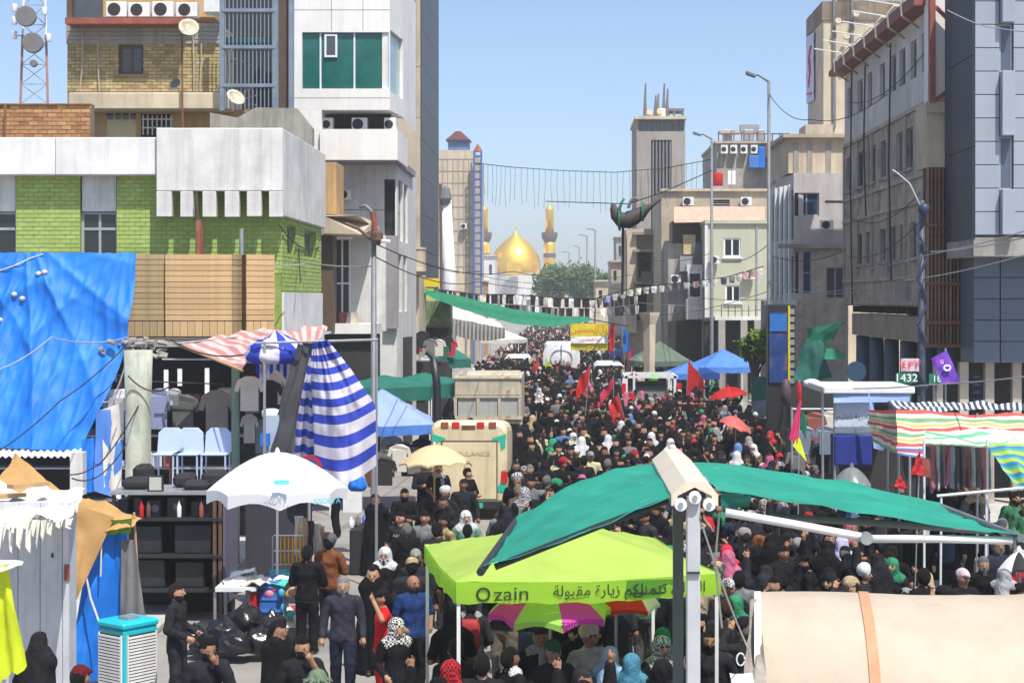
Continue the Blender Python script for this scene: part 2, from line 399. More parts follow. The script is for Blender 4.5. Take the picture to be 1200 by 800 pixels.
M_creamv = M('cream_vehicle_paint', (.70, .59, .37), .5, .12, 1.5, .04, 30, streak=.3, blotch=((.52, .42, .27), 1.8, .66))
M_bed = M('weathered_cream_steel', (.56, .50, .38), .7, .2, 1.8, .15, 20, streak=.45, blotch=((.34, .25, .16), 2.2, .63))
M_bedg = M('pale_grey_panel', (.40, .40, .38), .6, .15, 1.5, .1, 30, streak=.3)
M_whitev = M('white_vehicle_paint', (.70, .72, .74), .4, .08, 1.5, .03, 30, streak=.15)
M_vgreen = M('turquoise_livery_paint', (.02, .40, .27), .45, .1, 3, 0)
M_redl = M('red_lamp_lens', (.55, .015, .012), .2, .1, 8, 0)
M_tyre = M('tyre_rubber', (.018, .018, .018), .9, .2, 8, .2, 50)
M_bag = M('black_bin_liner', (.012, .012, .014), .22, .3, 4, .7, 9)
M_plank = M('ochre_cladding_board', (.56, .37, .18), .75, .12, 3, .12, 50, streak=.15, orand=.10)
M_plankd = M('darker_cladding_board', (.42, .30, .15), .8, .2, 3, .12, 50, streak=.3, orand=.10)  # darker tone of the cladding boards, used on two fascia sections
M_panel = M('blue_grey_composite_panel', (.30, .335, .40), .5, .05, 1.0, .02, 20, streak=.06, orand=.06)
M_paneld = M('slate_blue_composite_panel', (.085, .115, .17), .4, .08, 1.0, .02, 20, orand=.08)
M_panelsh = M('shade_dark_composite_panel', (.006, .014, .03), .55, .12, 1.0, .02, 20, orand=.1)  # dark tone of the street side in shadow, put into the panel colour
M_asph = M('dusty_asphalt', (.26, .245, .225), .92, .22, .5, .3, 60, blotch=((.20, .19, .175), .35, .56))
M_pave = M('worn_pink_paver', (.40, .29, .25), .9, .2, 2.0, .2, 40, orand=.15)
M_kerb = M('kerb_concrete', (.42, .41, .38), .9, .2, 2, .2, 30)
M_leaf = [M('leaf_%d' % i, c, .6, .25, 6, 0, trans=.3) for i, c in enumerate(((.075, .14, .03), (.10, .175, .04), (.055, .105, .022)))]
M_leafy = [M('bright_leaf_%d' % i, c, .6, .25, 6, 0, trans=.35) for i, c in enumerate(((.14, .23, .025), (.19, .29, .04), (.10, .18, .02)))]
M_bark = M('bark', (.12, .085, .055), .95, .3, 4, .5, 15)
M_print_dk = M('dark_print', (.03, .035, .02), .8, .1, 4, 0)
M_print_bl = M('blue_print', (.02, .35, .62), .8, .1, 4, 0)
M_print_w = M('white_print', (.82, .83, .84), .7, .05, 4, 0)
M_print_r = M('red_print', (.62, .03, .06), .7, .05, 4, 0)
M_print_g = M('grey_print', (.30, .28, .22), .7, .05, 4, 0)
M_woodp = M('raw_timber', (.42, .28, .13), .85, .2, 3, .2, 40)
# ================================================================ SETTING
def struct(o): o['kind'] = 'structure'; return o
struct(MB().grid(lambda u, v: (-700 + 1400 * u, -60 + 1300 * v, 0), 1, 1, uv=False).build('ground', M_asph))
# pavements with kerbs
for nm, x0, x1, y0, y1 in (('pavement', -16, -6.9, 20, 47), ('pavement', 10.2, 20, 30, 140)):
    pv = struct(MB().box(x0, x1, y0, y1, 0.002, 0.12).build(nm, M_kerb, bevel=.02))
# near pink pavers by the rubbish bags, laid on the left pavement
_pvt = [o for o in C.objects if o.name == 'pavement'][0]
_src = None
for j in range(10):
    for i in range(8):
        p = Vector((-9.3 + i * .305, 24.6 + j * .305, .121))
        if _src is None:
            _src = MB().box(p.x - .145, p.x + .145, p.y - .145, p.y + .145, .121, .15).build('paver', M_pave, _pvt, bevel=.01)
        else: piece(_src, 'paver', p + Vector((0, 0, rnd(-.004, .004))), _pvt)

# ---------------------------------------------------------------- L1 green brick building on the corner
gb = thing('green_brick_building', 'lime green brick corner building with white comb-edged parapet', 'building', (-10.5, 40, 0))
Yg = 40.0; Fg = front(Yg); XE = -6.6
ops = [(X_(-60, Yg), X_(19, Yg), Z_(300, Yg), Z_(205, Yg)), (X_(94, Yg), X_(137, Yg), Z_(300, Yg), Z_(205, Yg))]
mb = MB(); wallface(mb, Fg, X_(-90, Yg), XE, 4.8, 8.75, ops, .25)
eo = []
for a, b in ((336, 346), (356, 370)): eo.append((onX(a, XE), onX(b, XE), 6.75, 7.45))
Fe = east(XE); wallface(mb, Fe, Yg, 46.5, 4.8, 7.8, eo, .25)
mb.box(X_(-90, Yg), XE - .26, Yg + .26, 46.49, 4.8, 9.0)
mb.build('wall', M_mortarg, gb)
bricks(Fg, X_(-60, Yg), XE, 6.3, 8.62, .25, .1, .016, .012, ops, 1).build('bricks', M_greenb, gb, kind='stuff')
bricks(Fe, Yg, 46.5, 5.9, 7.7, .25, .1, .016, .012, eo, 2).build('bricks', M_greenb, gb, kind='stuff')
for o in ops:
    window(gb, Fg, o[0], o[1], o[2], Z_(248, Yg), .12, 2, 1, M_gframe, M_glass, .06)
    MB().fbox(Fg, o[0] + .03, o[1] - .03, .05, .3, Z_(248, Yg) + .01, o[3]).build('render_panel', M_white2, gb)
    MB().fbox(Fg, o[0] + .06, o[1] - .06, .115, .19, Z_(268, Yg) - .03, Z_(268, Yg) + .03).build('transom', M_gframe, gb)
for o in eo: window(gb, Fe, *o, .12, 1, 1, M_gframe, M_glass2, .05)
MB().pbox(-90, 161, 64, 205, 39.6, 1.0).build('fascia_panel', M_white, gb, bevel=.02)
MB().box(X_(64, 39.6) + .012, X_(183, 39.6), 39.6, 40.6, Z_(205, 39.6), Z_(161, 39.6)).build('fascia_panel', M_white, gb, bevel=.02)
YP = 39.45
MB().pbox(183, 150, 331, 224, YP, .2).build('parapet', M_white2, gb, bevel=.02)
MB().box(X_(331, YP) - .2, X_(331, YP), YP + .202, 46.6, 7.62, Z_(150, YP)).build('parapet', M_white2, gb, bevel=.02)
for a, b in ((183, 201), (211, 226), (237, 253), (263, 280), (289, 306), (315, 331)):
    MB().box(X_(a, YP), X_(b, YP), YP + .002, YP + .198, Z_(254, YP) + rnd(-.01, .01), Z_(224, YP) - .002).build('parapet_tooth', M_white2, gb, bevel=.015)
MB().box(X_(183, YP), X_(331, YP) - .21, YP + .21, 46.5, Z_(165, YP), Z_(160, YP)).build('roof', M_conc, gb)
MB().box(XE - .1, XE + .05, 40.05, 46.5, 4.85, 5.85).build('side_band', M_white, gb)
# hanging cloth strip and vent pipe on the facade
MB().tube([W(230, 226, 39.3), W(232, 262, 39.3)], .03, 6).build('cable_conduit', M_bframe, gb)
cloth(W(230, 258, 39.2), W(236, 258, 39.2), W(239, 300, 39.1), W(230, 300, 39.1), 5, 10, 0, .05, 3).build('rag', M_redst, gb, smooth=True)
MB().tube([W(283, 300, 39.4), W(283, 268, 39.4)], .05, 8).build('vent_pipe', M_steel, gb)
# cladding boards on the shop fascia, each board a piece
def boards(px0, px1, Y0, Y1, mat, parent, py0=298, py1=376, step=6.5, vert=True):
    A = Vector((X_(px0, Y0), Y0, 0)); B = Vector((X_(px1, Y1), Y1, 0)); U = (B - A); Ln = U.length; U.normalize(); Nn = Vector((-U.y, U.x, 0))
    F = Fr(A, U, Nn); n = int((py1 - py0) / step); zt = Z_(py0, Y0); h = step * Y0 / F_; src = None
    MB().fbox(F, .01, Ln - .01, .035, .3, Z_(396, Y0), zt - .01).build('backing_board', M_bframe, parent)
    for i in range(n):
        z = zt - (i + 1) * h; wp = F.p(Ln / 2, 0, z) + Nn * .015
        if src is None:
            src = MB().fbox(F, .004, Ln - .004, 0, .03, z + .012, z + h).build('board', mat, parent)
        else: piece(src, 'board', WL[src] + Vector((rnd(-.004, .004), rnd(-.004, .004), z + .012 - WL[src].z)), parent)
    if vert:
        z1 = zt - n * h - .01; z0 = Z_(394, Y0); k = max(1, int(Ln / .16)); w = Ln / k; s2 = None
        for i in range(k):
            if s2 is None: s2 = MB().fbox(F, 0.006, w - .006, 0, .03, z0, z1).build('board', mat, parent); b0 = Vector(WL[s2])
            else: piece(s2, 'board', b0 + U * (w * i) + Nn * rnd(-.004, .004), parent)
sf = thing('shop_fascia', 'ochre board-clad shop fascia below the lime green brick wall', 'shop fascia', (-9.4, 38.4, 4.8))
boards(70, 193, 38.42, 38.42, M_plankd, sf); boards(193.6, 272, 38.3, 38.3, M_plank, sf); boards(272.6, 288, 38.32, 38.9, M_plankd, sf); boards(288.6, 322, 38.5, 38.9, M_plank, sf)
MB().box(X_(60, 38.4), X_(322, 38.9), 38.36, 40.2, 4.62, 4.78).build('soffit_slab', M_conc, sf)

# ground floor shop under the green building
sh = thing('open_shopfront', 'shaded open shopfront under the board-clad fascia with shelves of clothing', 'shop', (-10.3, 38, 0))
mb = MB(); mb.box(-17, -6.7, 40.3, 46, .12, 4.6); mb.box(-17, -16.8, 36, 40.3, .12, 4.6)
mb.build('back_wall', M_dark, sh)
MB().lathe((X_(162, 36), 36, .12), [(.29, 0), (.29, .3), (.27, .31), (.265, 3.2), (.30, 4.5)], 20).build('round_column', M('pale_green_worn_column', (.43, .46, .38), .85, .25, 2, .25, 20, streak=.4, blotch=((.52, .42, .28), 1.5, .6)), sh, smooth=True)
MB().lathe((X_(276, 36), 36, .12), [(.09, 0), (.085, 4.4)], 14).build('thin_column', M('sea_green_paint', (.22, .34, .26), .7, .2, 3, .1, 30, streak=.3), sh, smooth=True)
MB().lathe((X_(315, 37), 37, .12), [(.07, 0), (.07, 4.4)], 10).build('thin_column', M_steel, sh, smooth=True)
rb = MB(); rr = random.Random(3)
for i in range(70):
    c = W(rr.uniform(118, 190), rr.uniform(397, 418), 37.6 + rr.uniform(-.3, .3)); s = rr.uniform(.03, .1)
    rb.tube([c, c + Vector((rr.uniform(-.25, .25), rr.uniform(-.1, .1), rr.uniform(-.12, .05)))], s * .6, 5)
rb.build('rubble_edge', M_conc, sh, kind='stuff')
for z in (1.0, 1.75, 2.5, 3.2): MB().box(-13.5, -7.2, 39.6, 40.25, z, z + .04).build('shelf', M_steel, sh)
for i in range(26):
    x = -13 + rr.uniform(0, 5.6); z = rr.choice((1.04, 1.79, 2.54, 3.24)); w = rr.uniform(.2, .5)
    mm = M('folded_cloth_%d' % (i % 5), [(.3, .33, .4), (.06, .08, .14), (.45, .42, .38), (.25, .08, .08), (.5, .55, .62)][i % 5], .9, .2, 3, .2, 40)
    MB().box(x, x + w, 39.5, 39.95, z, z + rr.uniform(.12, .42)).build('folded_stack', mm, sh, bevel=.03)
MB().tube([W(190, 421, 36.4), W(272, 421, 36.4)], .02, 6).build('clothes_rail', M_steel, sh)
MB().tube([W(178, 447, 36.9), W(262, 450, 36.9)], .015, 6).build('clothes_rail', M_blackm, sh)
for px, y0, y1, Y in ((192, 433, 470, 38.6), (208, 432, 452, 38.6), (240, 431, 465, 38.6)): MB().pbox(px, y0, px + 5, y1, Y, .05).build('strip_light_tube', M('unlit_tube', (.85, .87, .9), .3, .03, 3, 0), sh)
MB().pbox(120, 456, 146, 478, 37.5, .5).build('meter_box', M_whitem, sh, bevel=.02)
MB().pbox(120, 480, 147, 484, 37.2, .6).build('shelf', M_bluebar, sh)

# ---------------------------------------------------------------- rooftops behind, left
bw = thing('brick_roof_wall', 'brown brick rooftop wall beside the telecom mast', 'wall', (-14.5, 47, 0))
MB().box(X_(-80, 47), X_(106, 47), 47.02, 47.4, 0, Z_(123, 47)).build('wall', M_mortar, bw)
bricks(front(47.02), X_(-60, 47), X_(106, 47), 9.9, Z_(123.5, 47), .26, .115, .018, .02, (), 5).build('bricks', M_brownb, bw, kind='stuff')
MB().box(X_(-80, 47), X_(106, 47) , 46.95, 47.45, Z_(123, 47) + .003, Z_(121.5, 47)).build('coping', M_brownb[1], bw)
MB().tube([W(6, 122, 46.8), W(6, 158, 46.8)], .035, 6).build('downpipe', M_rust, bw)

yb = thing('yellow_brick_building', 'old yellow brick building with concrete band and rooftop air conditioners', 'building', (-12.8, 52, 0))
Yy = 52.0; Fy = front(Yy)
wo = [(X_(139, Yy), X_(168, Yy), Z_(87, Yy), Z_(53, Yy))]
mb = MB(); wallface(mb, Fy, X_(79, Yy), X_(258, Yy), 8, Z_(52, Yy), wo, .25); mb.box(X_(79, Yy), X_(258, Yy), Yy + .26, 60, 0, Z_(52, Yy)); mb.build('wall', M_mortar, yb)
bricks(Fy, X_(79, Yy), X_(258, Yy), Z_(108, Yy) + .01, Z_(52, Yy), .26, .105, .018, .015, wo, 6).build('bricks', M_yellowb, yb, kind='stuff')
window(yb, Fy, *wo[0], .1, 2, 1, M_bframe, M_glass2, .09)
MB().fbox(Fy, wo[0][0] - .15, wo[0][1] + .15, -.1, .05, wo[0][2] - .09, wo[0][2] - .01).build('sill', M_bframe, yb)
for k in range(5):
    z0 = Z_(52, Yy) + .002 + k * .125
    MB().box(X_(78, Yy), X_(258, Yy), Yy - .06 - .01 * (k % 2), Yy + 3, z0, z0 + .12).build('concrete_course', M_conc, yb, bevel=.01)
MB().box(X_(80, 51), X_(268, 51), 51, 53, Z_(128, 51), Z_(108.5, 51)).build('balcony_slab', M_cream, yb, bevel=.03)
o2 = [(X_(125, Yy), X_(160, Yy), 9, Z_(131, Yy)), (X_(166, Yy), X_(202, Yy), 9.6, Z_(134, Yy))]
mb = MB(); wallface(mb, front(Yy - .1), X_(100, Yy), X_(290, Yy), 8, Z_(128, Yy) - .03, o2, .09); mb.build('ochre_wall', M_orange, yb)
MB().fbox(front(Yy - .06), o2[0][0], o2[0][1], 0, .04, 9, o2[0][3]).build('door_leaf', M('cream_door_paint', (.62, .52, .30), .6, .1, 3, .05, 30), yb)
for k in range(4): MB().pbox(126 + k * 9, 133, 132 + k * 9, 140, Yy - .1, .03).build('fanlight', M_glass, yb)
MB().fbox(front(Yy - .02), o2[1][0], o2[1][1], 0, .01, 9.6, o2[1][3]).build('grille_opening', M_dark, yb)
for k in range(7): MB().pbox(167 + k * 5.4, 135, 168.4 + k * 5.4, 158, Yy - .13, .03).build('grille_bar', M_whitem, yb)
for y in (139, 149): MB().pbox(166, y, 203, y + 1.5, Yy - .15, .02).build('grille_rail', M_whitem, yb)
# rooftop lean-to and air conditioners
MB().pbox(76, 21, 216, 28, 51.2, 2.5).build('roof_beam', M_redst, yb)
MB().pbox(84, -14, 120, 21, 52.5, .1).build('rooftop_glazing', M_glass2, yb); MB().pbox(78, -14, 84, 21, 52.3, .3).build('rooftop_post', M_bframe, yb)
MB().pbox(120, -20, 250, 20, 54, 2).build('rooftop_shed', M_orange, yb)
def ac_unit(parent, px0, py0, px1, py1, Y, d=.35):
    b = MB().pbox(px0, py0, px1, py1, Y, d).build('air_conditioner', M_whitem, parent, bevel=.015)
    cx, cz = (X_(px0, Y) * .6 + X_(px1, Y) * .4), (Z_(py0, Y) + Z_(py1, Y)) / 2; r = min(abs(X_(px1, Y) - X_(px0, Y)) * .36, abs(Z_(py0, Y) - Z_(py1, Y)) * .42)
    MB().disc((cx, Y - .012, cz), (0, 1, 0), r, .01, 16).build('fan_grille', M_dark, b)
    return b
for a, b, t in ((124, 148, 2), (150, 175, 3), (178, 203, 2), (206, 231, 3)): ac_unit(yb, a, t, b, 20, 51.6)
MB().pbox(238, -10, 258, 15, 51.4, .6).build('water_tank_box', M_whitem, yb, bevel=.03)
MB().tube([W(213, 28, 50.8), W(214, 150, 50.8)], .035, 6).build('mast_pole', M_rust, yb)
def dish(parent, px, py, Y, r, yaw=.4, mat=None, tilt=.5):
    N_ = Vector((math.sin(yaw), -math.cos(yaw), tilt)).normalized(); c = W(px, py, Y); a = N_.orthogonal().normalized(); b = N_.cross(a); mb = MB(); n0 = 0
    def fn(u, v): return c + (a * math.cos(u * 2 * math.pi) + b * math.sin(u * 2 * math.pi)) * r * v + N_ * (r * .32 * v * v)
    mb.grid(fn, 18, 4, uv=False); d = mb.build('satellite_dish', mat or M_bed, parent, smooth=True, solid=.02)
    MB().tube([c + b * r * -.9 + N_ * .2 * r, c + N_ * r * .95], r * .03, 5).build('feed_arm', M_steel, d)
    return d
dish(yb, 221, 34, 50.6, .30, .3); dish(yb, 275, 116, 49.5, .28, .7, tilt=.7); dish(yb, 206, 100, 51.2, .2, -.5, M_greyc)
for px in (96, 114, 226, 236): MB().tube([W(px, 30, 51.85), W(px + rnd(-2, 2), 70, 51.85), W(px + rnd(-3, 3), 107, 51.85)], .02, 5).build('drain_pipe', M_concd, yb)
# terrace wall between
tw = thing('terrace_wall', 'pale concrete terrace wall under the steel stair cage', 'wall', (-9.3, 49, 0))
MB().prism([W(246, 160, 49), W(246, 132, 49), W(278, 138, 49), W(300, 126, 49), W(348, 127, 49), W(366, 150, 49), W(366, 200, 49)], (0, .4, 0)).build('wall', M_conc, tw)
for a, b in ((340, 345), (346, 351)): MB().pbox(a, 165, b, 192, 48.9, .08).build('vent_slot', M_greyc, tw)
# steel stair cage
sc = thing('steel_stair_cage', 'blue grey barred steel stair cage next to the white glazed building', 'stair cage', (-9.1, 51, 11))
for px in (260, 322, 341):
    for Y in (50.4, 52.4): MB().box(X_(px, Y) - .07, X_(px, Y) + .07, Y, Y + .14, Z_(128, 50), 16).build('post', M_bluebar, sc)
for py in (12, 55, 100):
    for Y in (50.38, 52.38): MB().box(X_(260, Y), X_(322, Y), Y, Y + .1, Z_(py, Y) - .05, Z_(py, Y) + .05).build('rail', M_bluebar, sc)
for k in range(13):
    px = 264 + k * 4.6; MB().box(X_(px, 50.42) - .015, X_(px, 50.42) + .015, 50.42, 50.45, Z_(128, 50.4), 16).build('bar', M_bluebar, sc)
for k in range(6): MB().bar(W(266 + 9 * (k % 3), 120 - 45 * (k // 3) , 51.2), W(300, 100 - 45 * (k // 3) + 12 * (k % 3), 51.4), .1, .04).build('stair_flight', M_greyc, sc)
MB().pbox(262, 44, 318, 50, 51.0, 1.2).build('green_screen', M_tealc, sc)
MB().pbox(326, -15, 342, 127, 52.6, .2).build('infill', M_bframe, sc)
MB().pbox(262, -15, 322, 127, 54, .2).build('back_wall', M_dark, sc)

# telecom mast
tm = thing('telecom_mast', 'red and white lattice telecom mast hung with drum antennas', 'mast', (X_(40, 85), 85, 0))
Yt = 85; L_ = [W(24, 122, Yt - 1), W(56, 122, Yt - 1), W(56, 122, Yt + 1), W(24, 122, Yt + 1)]; T_ = [W(29, -40, Yt - .8), W(52, -40, Yt - .8), W(52, -40, Yt + .8), W(29, -40, Yt + .8)]
M_mast = M('mast_red', (.36, .19, .17), .7, .2, 2, .1, 20); 
for i in range(4):
    a = L_[i] + (L_[i] - T_[i]) * 1.6
    MB().tube([a, L_[i].lerp(T_[i], .5)], .07, 6).build('leg', M_mast, tm); MB().tube([L_[i].lerp(T_[i], .5), T_[i]], .06, 6).build('leg', M_whitem, tm)
    j = (i + 1) % 4; mb = MB()
    for k in range(7):
        s, e = k / 7, (k + 1) / 7
        mb.tube([L_[i].lerp(T_[i], s), L_[j].lerp(T_[j], e)], .022, 4); mb.tube([L_[j].lerp(T_[j], s), L_[i].lerp(T_[i], e)], .022, 4); mb.tube([L_[i].lerp(T_[i], s), L_[j].lerp(T_[j], s)], .022, 4)
    mb.build('bracing', M_steel, tm)
for px, py, r in ((31, 20, .5), (39, 51, .5), (40, 75, .18)): MB().disc(W(px, py, Yt - 1.4), (.15, -1, 0), r, .3, 20).build('drum_antenna', M_greyc, tm, bevel=.03)
for px, py in ((17, 10), (17, 25), (17, 42), (52, 14), (57, 45)):
    MB().lathe(W(px, py + 4, Yt - 1.2), [(.12, 0), (.13, .02), (.13, .36), (.12, .38)], 12).build('panel_antenna', M_whitem, tm, smooth=True)
    MB().tube([W(px, py, Yt - 1.2), W(26 if px < 40 else 52, py, Yt - .9)], .03, 5).build('antenna_arm', M_steel, tm)

# ---------------------------------------------------------------- L3 white glazed building
wb = thing('white_glazed_building', 'white panelled building with teal curtained window band and recessed air conditioners', 'building', (-8, 62, 0))
Yw = 62.0; Fw = front(Yw); xa, xb = X_(345, Yw), X_(457, Yw); cE = Vector((-6.05, 64.6, 0)); cS = Vector((xb, Yw, 0))
Uc = (cE - cS); Lc = Uc.length; Uc.normalize(); Fc = Fr(cS, Uc, Vector((-Uc.y, Uc.x, 0)))
M_wp = M('white_stone_panel', (.76, .74, .71), .6, .06, .8, .06, 14, streak=.12, orand=.04)
zt, z1, z2, z3, z4, z5 = 17.8, Z_(38, Yw), Z_(104, Yw), Z_(129, Yw), Z_(152, Yw), Z_(188, Yw)
gl = [(X_(354, Yw), X_(455.5, Yw), z2, z1)]; gc = [(.05, Lc - .1, z2 - .1, z1 + .1)]
mb = MB(); wallface(mb, Fw, xa, xb, z3, zt, gl, .3); wallface(mb, Fc, 0, Lc, z3, zt, gc, .3); mb.box(xa, -7.2, 63.6, 70, z3, zt)
mb.quad((xa, Yw, z3), (xb, Yw, z3), (cE.x, cE.y, z3), (xa, 64.6, z3)); mb.quad((cE.x, cE.y, z3), (cE.x, 70, z3), (cE.x, 70, zt), (cE.x, cE.y, zt)); mb.build('upper_wall', M_wp, wb)
for z in (z2 - .35, z1 + .8): MB().fbox(Fw, xa, xb, -.004, .01, z, z + .02).build('panel_joint', M_greyc, wb)
for px in (388, 425): MB().fbox(Fw, X_(px, Yw), X_(px, Yw) + .02, -.004, .01, z1 + .05, zt).build('panel_joint', M_greyc, wb)
MB().fbox(Fw, xa, xb - .1, .3, .32, z2 - .2, z1 + .2).build('curtain_back', M('curtain_teal', (.02, .22, .18), .8, .3, 4, .3, 8), wb)
for a, b in ((354, 374.5), (376, 414), (416, 455.5)):
    p = MB().fbox(Fw, X_(a, Yw), X_(b, Yw), .12, .14, z2, z1).build('pane', M_teal, wb)
for px in (375.2, 415): MB().fbox(Fw, X_(px, Yw) - .03, X_(px, Yw) + .03, .08, .16, z2, z1).build('mullion', M_wframe, wb)
window(wb, Fw, X_(380, Yw), X_(395, Yw), Z_(67, Yw), Z_(40, Yw), .04, 1, 1, M_wframe, M_glass2, .07, 'casement')
MB().fbox(Fc, .05, Lc - .1, .12, .14, z2 - .1, z1 + .1).build('pane', M('pale_teal_glass', (.25, .40, .40), .15, .2, 1, 0), wb)
MB().box(xa, X_(377, Yw), Yw, Yw + 1, z5 - 4, z3 - .002).build('corner_pier', M_wp, wb)
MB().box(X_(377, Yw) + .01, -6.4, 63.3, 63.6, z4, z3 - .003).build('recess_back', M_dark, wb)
for a, b in ((377, 390), (412, 430), (450, 464)): ac_unit(wb, a, 138, b, 153.5, 62.4, .4)
mb = MB(); mb.box(X_(375, 61.8), X_(466, 61.8), 61.8, 62.05, z5, z4); a = Vector((X_(466, 61.8), 61.8, 0)); b = Vector((X_(478, 65.5), 65.5, 0)); mb.prism([a + Vector((0, 0, z5)), b + Vector((0, 0, z5)), b + Vector((0, 0, z4)), a + Vector((0, 0, z4))], (-.2, .1, 0)); mb.build('balcony_parapet', M_wp, wb)
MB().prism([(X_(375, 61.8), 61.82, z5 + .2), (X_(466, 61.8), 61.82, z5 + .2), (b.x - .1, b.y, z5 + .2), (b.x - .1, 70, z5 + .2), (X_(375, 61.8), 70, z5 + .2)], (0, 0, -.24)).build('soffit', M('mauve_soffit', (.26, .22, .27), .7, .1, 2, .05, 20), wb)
Yl = 63.6; Fl = front(Yl); xr = X_(465, Yl)
lo = [(X_(450, Yl), X_(463, Yl), Z_(276, Yl), Z_(210, Yl))]
mb = MB(); wallface(mb, Fl, X_(392, Yl), xr, 0, z5, lo, .4)
Fwe = east(xr); so = [(onX(467, xr) , onX(472, xr), 7.9, 10.2), (onX(473.5, xr), onX(478, xr), 7.9, 10.2), (onX(467, xr), onX(471, xr), 5.2, 7.4), (onX(473, xr), onX(477, xr), 5.2, 7.4)]
wallface(mb, Fwe, Yl, 72, 0, z5, so, .25); mb.box(X_(392, Yl), xr - .5, Yl + .5, 72, 0, z5); mb.build('lower_wall', M_white2, wb)
for o in so: window(wb, Fwe, *o, .1, 1, 2, M_gframe, M_glass, .06)
MB().fbox(Fl, lo[0][0], lo[0][1], .3, .4, lo[0][2], lo[0][3]).build('recess_glazing', M_glass, wb)
MB().pbox(452, 276, 466, 385, 63.3, .25).build('grey_pilaster', M('mauve_stone', (.30, .27, .29), .7, .12, 1, .05, 20, streak=.2), wb)
for z in (9.0, 7.6, 6.3): MB().fbox(Fl, X_(393, Yl), X_(449, Yl), -.012, .01, z, z + .025).build('panel_joint', M_greyc, wb)
# lower annex with tan canopy between the green and white buildings
ax = thing('tan_canopy_annex', 'narrow annex with rounded tan canopy slab over a shaded glazed shop', 'building', (-7.6, 58, 0))
MB().pbox(376, 190, 394, 251, 59, 2).build('tan_wall', M_orange, ax)
MB().prism([W(378, 252, 57), W(420, 252, 57), W(434, 262, 58.5), W(434, 270, 58.5), W(424, 275, 57), W(378, 275, 57)], (0, 3, 0)).build('canopy_slab', M_tan, ax, bevel=.04)
MB().pbox(376, 275, 390, 388, 57.6, 1).build('dark_pier', M_bframe, ax)
MB().pbox(390, 276, 452, 388, 60.6, .2).build('shop_wall', M_white2, ax)
window(ax, front(59.5), X_(391, 59.5), X_(411, 59.5), Z_(385, 59.5), Z_(279, 59.5), 0, 2, 2, M_wframe, M_glass2, .07)
MB().pbox(388, 379, 440, 391, 58.2, 2).build('sill_slab', M_wp, ax)
MB().box(X_(380, 58.5), X_(440, 58.5), 58.5, 60, 0, Z_(392, 58.2)).build('base', M_dark, ax)
for px, w, mt in ((397, 7, M_redst), (405, 6, M_greyc), (411, 7, M_bed)): MB().pbox(px, 366, px + w, 379, 58.8, .4).build('crate', mt, ax)

# ---------------------------------------------------------------- L4 tan tower with dark flank
tt = thing('tan_tower', 'tall tan stone tower with a dark grey clad street flank', 'building', (-7.3, 80, 0))
MB().box(X_(440, 80), X_(492.6, 80), 80, 91.4, 0, 22).build('tan_wall', M_tan, tt)
xf = X_(492.6, 80)
M_df = M('charcoal_cladding_panel', (.055, .06, .075), .5, .15, 1, .04, 20, orand=.12)
for k in range(9):
    z = 6.2 + k * 1.75; MB().box(xf + .003, xf + .06, 80.0, onX(513.5, xf + .03), z, z + 1.73).build('cladding_panel', M_df, tt)
for py in (78, 138, 258): MB().box(X_(440, 80), xf - .01, 79.985, 80.01, Z_(py, 80), Z_(py, 80) + .03).build('string_course', M_conc, tt)
MB().tube([W(485, -15, 79.9), W(485, 135, 79.9)], .07, 6).build('downpipe', M_bframe, tt)
MB().lathe((-6.5, 75.2, Z_(318, 75)), [(.35, -.2), (.62, 0), (.62, .12), (.60, .13), (.60, .95), (.64, .96), (.64, 1.05), (.5, 1.06)], 20, sx=.75).build('bowed_balcony', M_cream, tt, smooth=False)
MB().box(X_(470, 78), X_(495, 78), 76, 80, 0, Z_(322, 78)).build('lower_wall', M_cream, tt)
MB().pbox(497, 326, 515, 336, 78, .1).build('shop_sign', M_yel, tt)

# L5 distant cream block with roof turret
cb = thing('cream_block', 'distant cream block crowned by a small blue turret with maroon roof', 'building', (-9.4, 150, 0))
MB().pbox(508, 176, 556, 430, 150, 18).build('wall', M_cream, cb)
for k, py in enumerate(range(186, 320, 14)): MB().pbox(513, py, 556, py + .9, 149.97, .05).build('floor_joint', M_conc, cb)
for k in range(6): MB().pbox(518 + k * 6.2, 186, 518.8 + k * 6.2, 320, 149.95, .05).build('pilaster', M_conc, cb)
tr = MB().pbox(525, 163, 549, 176, 150.5, 2.4).build('turret', M('turret_blue', (.10, .17, .33), .6, .2, 2, .05, 10), cb)
MB().prism([W(522, 164, 150.2), W(551, 164, 150.2), W(540, 154, 150.2), W(534, 154, 150.2)], (0, 3, 0)).build('roof', M('maroon_roof', (.19, .07, .06), .8, .2, 2, .1, 10), tr)
lt = thing('blue_lift_shaft', 'slim blue lattice shaft with red cap beside the cream block', 'lift shaft', (X_(560, 149), 149, 0))
M_lb = M('lattice_blue', (.06, .14, .38), .6, .2, 2, .05, 10)
for px in (555.5, 564):
    for Y in (148.5, 149.5): MB().tube([W(px, 430, Y), W(px, 178, Y)], .09, 6).build('post', M_lb, lt)
for k in range(18): MB().pbox(555.5, 182 + k * 9, 564, 183.6 + k * 9, 148.6, .9).build('landing', M_lb, lt)
MB().lathe(W(560, 178, 149), [(.42, 0), (.3, .25), (0.02, .7)], 8).build('cap', M_redst, lt)
wp_ = thing('white_clad_chimney', 'white wrapped pipe standing against the cream block', 'pipe', (X_(523, 135), 135, 0))
MB().tube([W(526, 430, 135), W(527, 330, 135), W(522, 232, 135)], [.6, .55, .45], 12).build('pipe', M_white, wp_, smooth=True)
MB().tube([W(518, 430, 134.5), W(516, 216, 134.5)], .12, 6).build('stay_pole', M_bframe, wp_)
MB().lathe(W(522, 240, 134.6), [(.2, 0), (.5, .5), (.35, 1.3), (.1, 1.5)], 8).build('top_wrap', M_greyc, wp_)

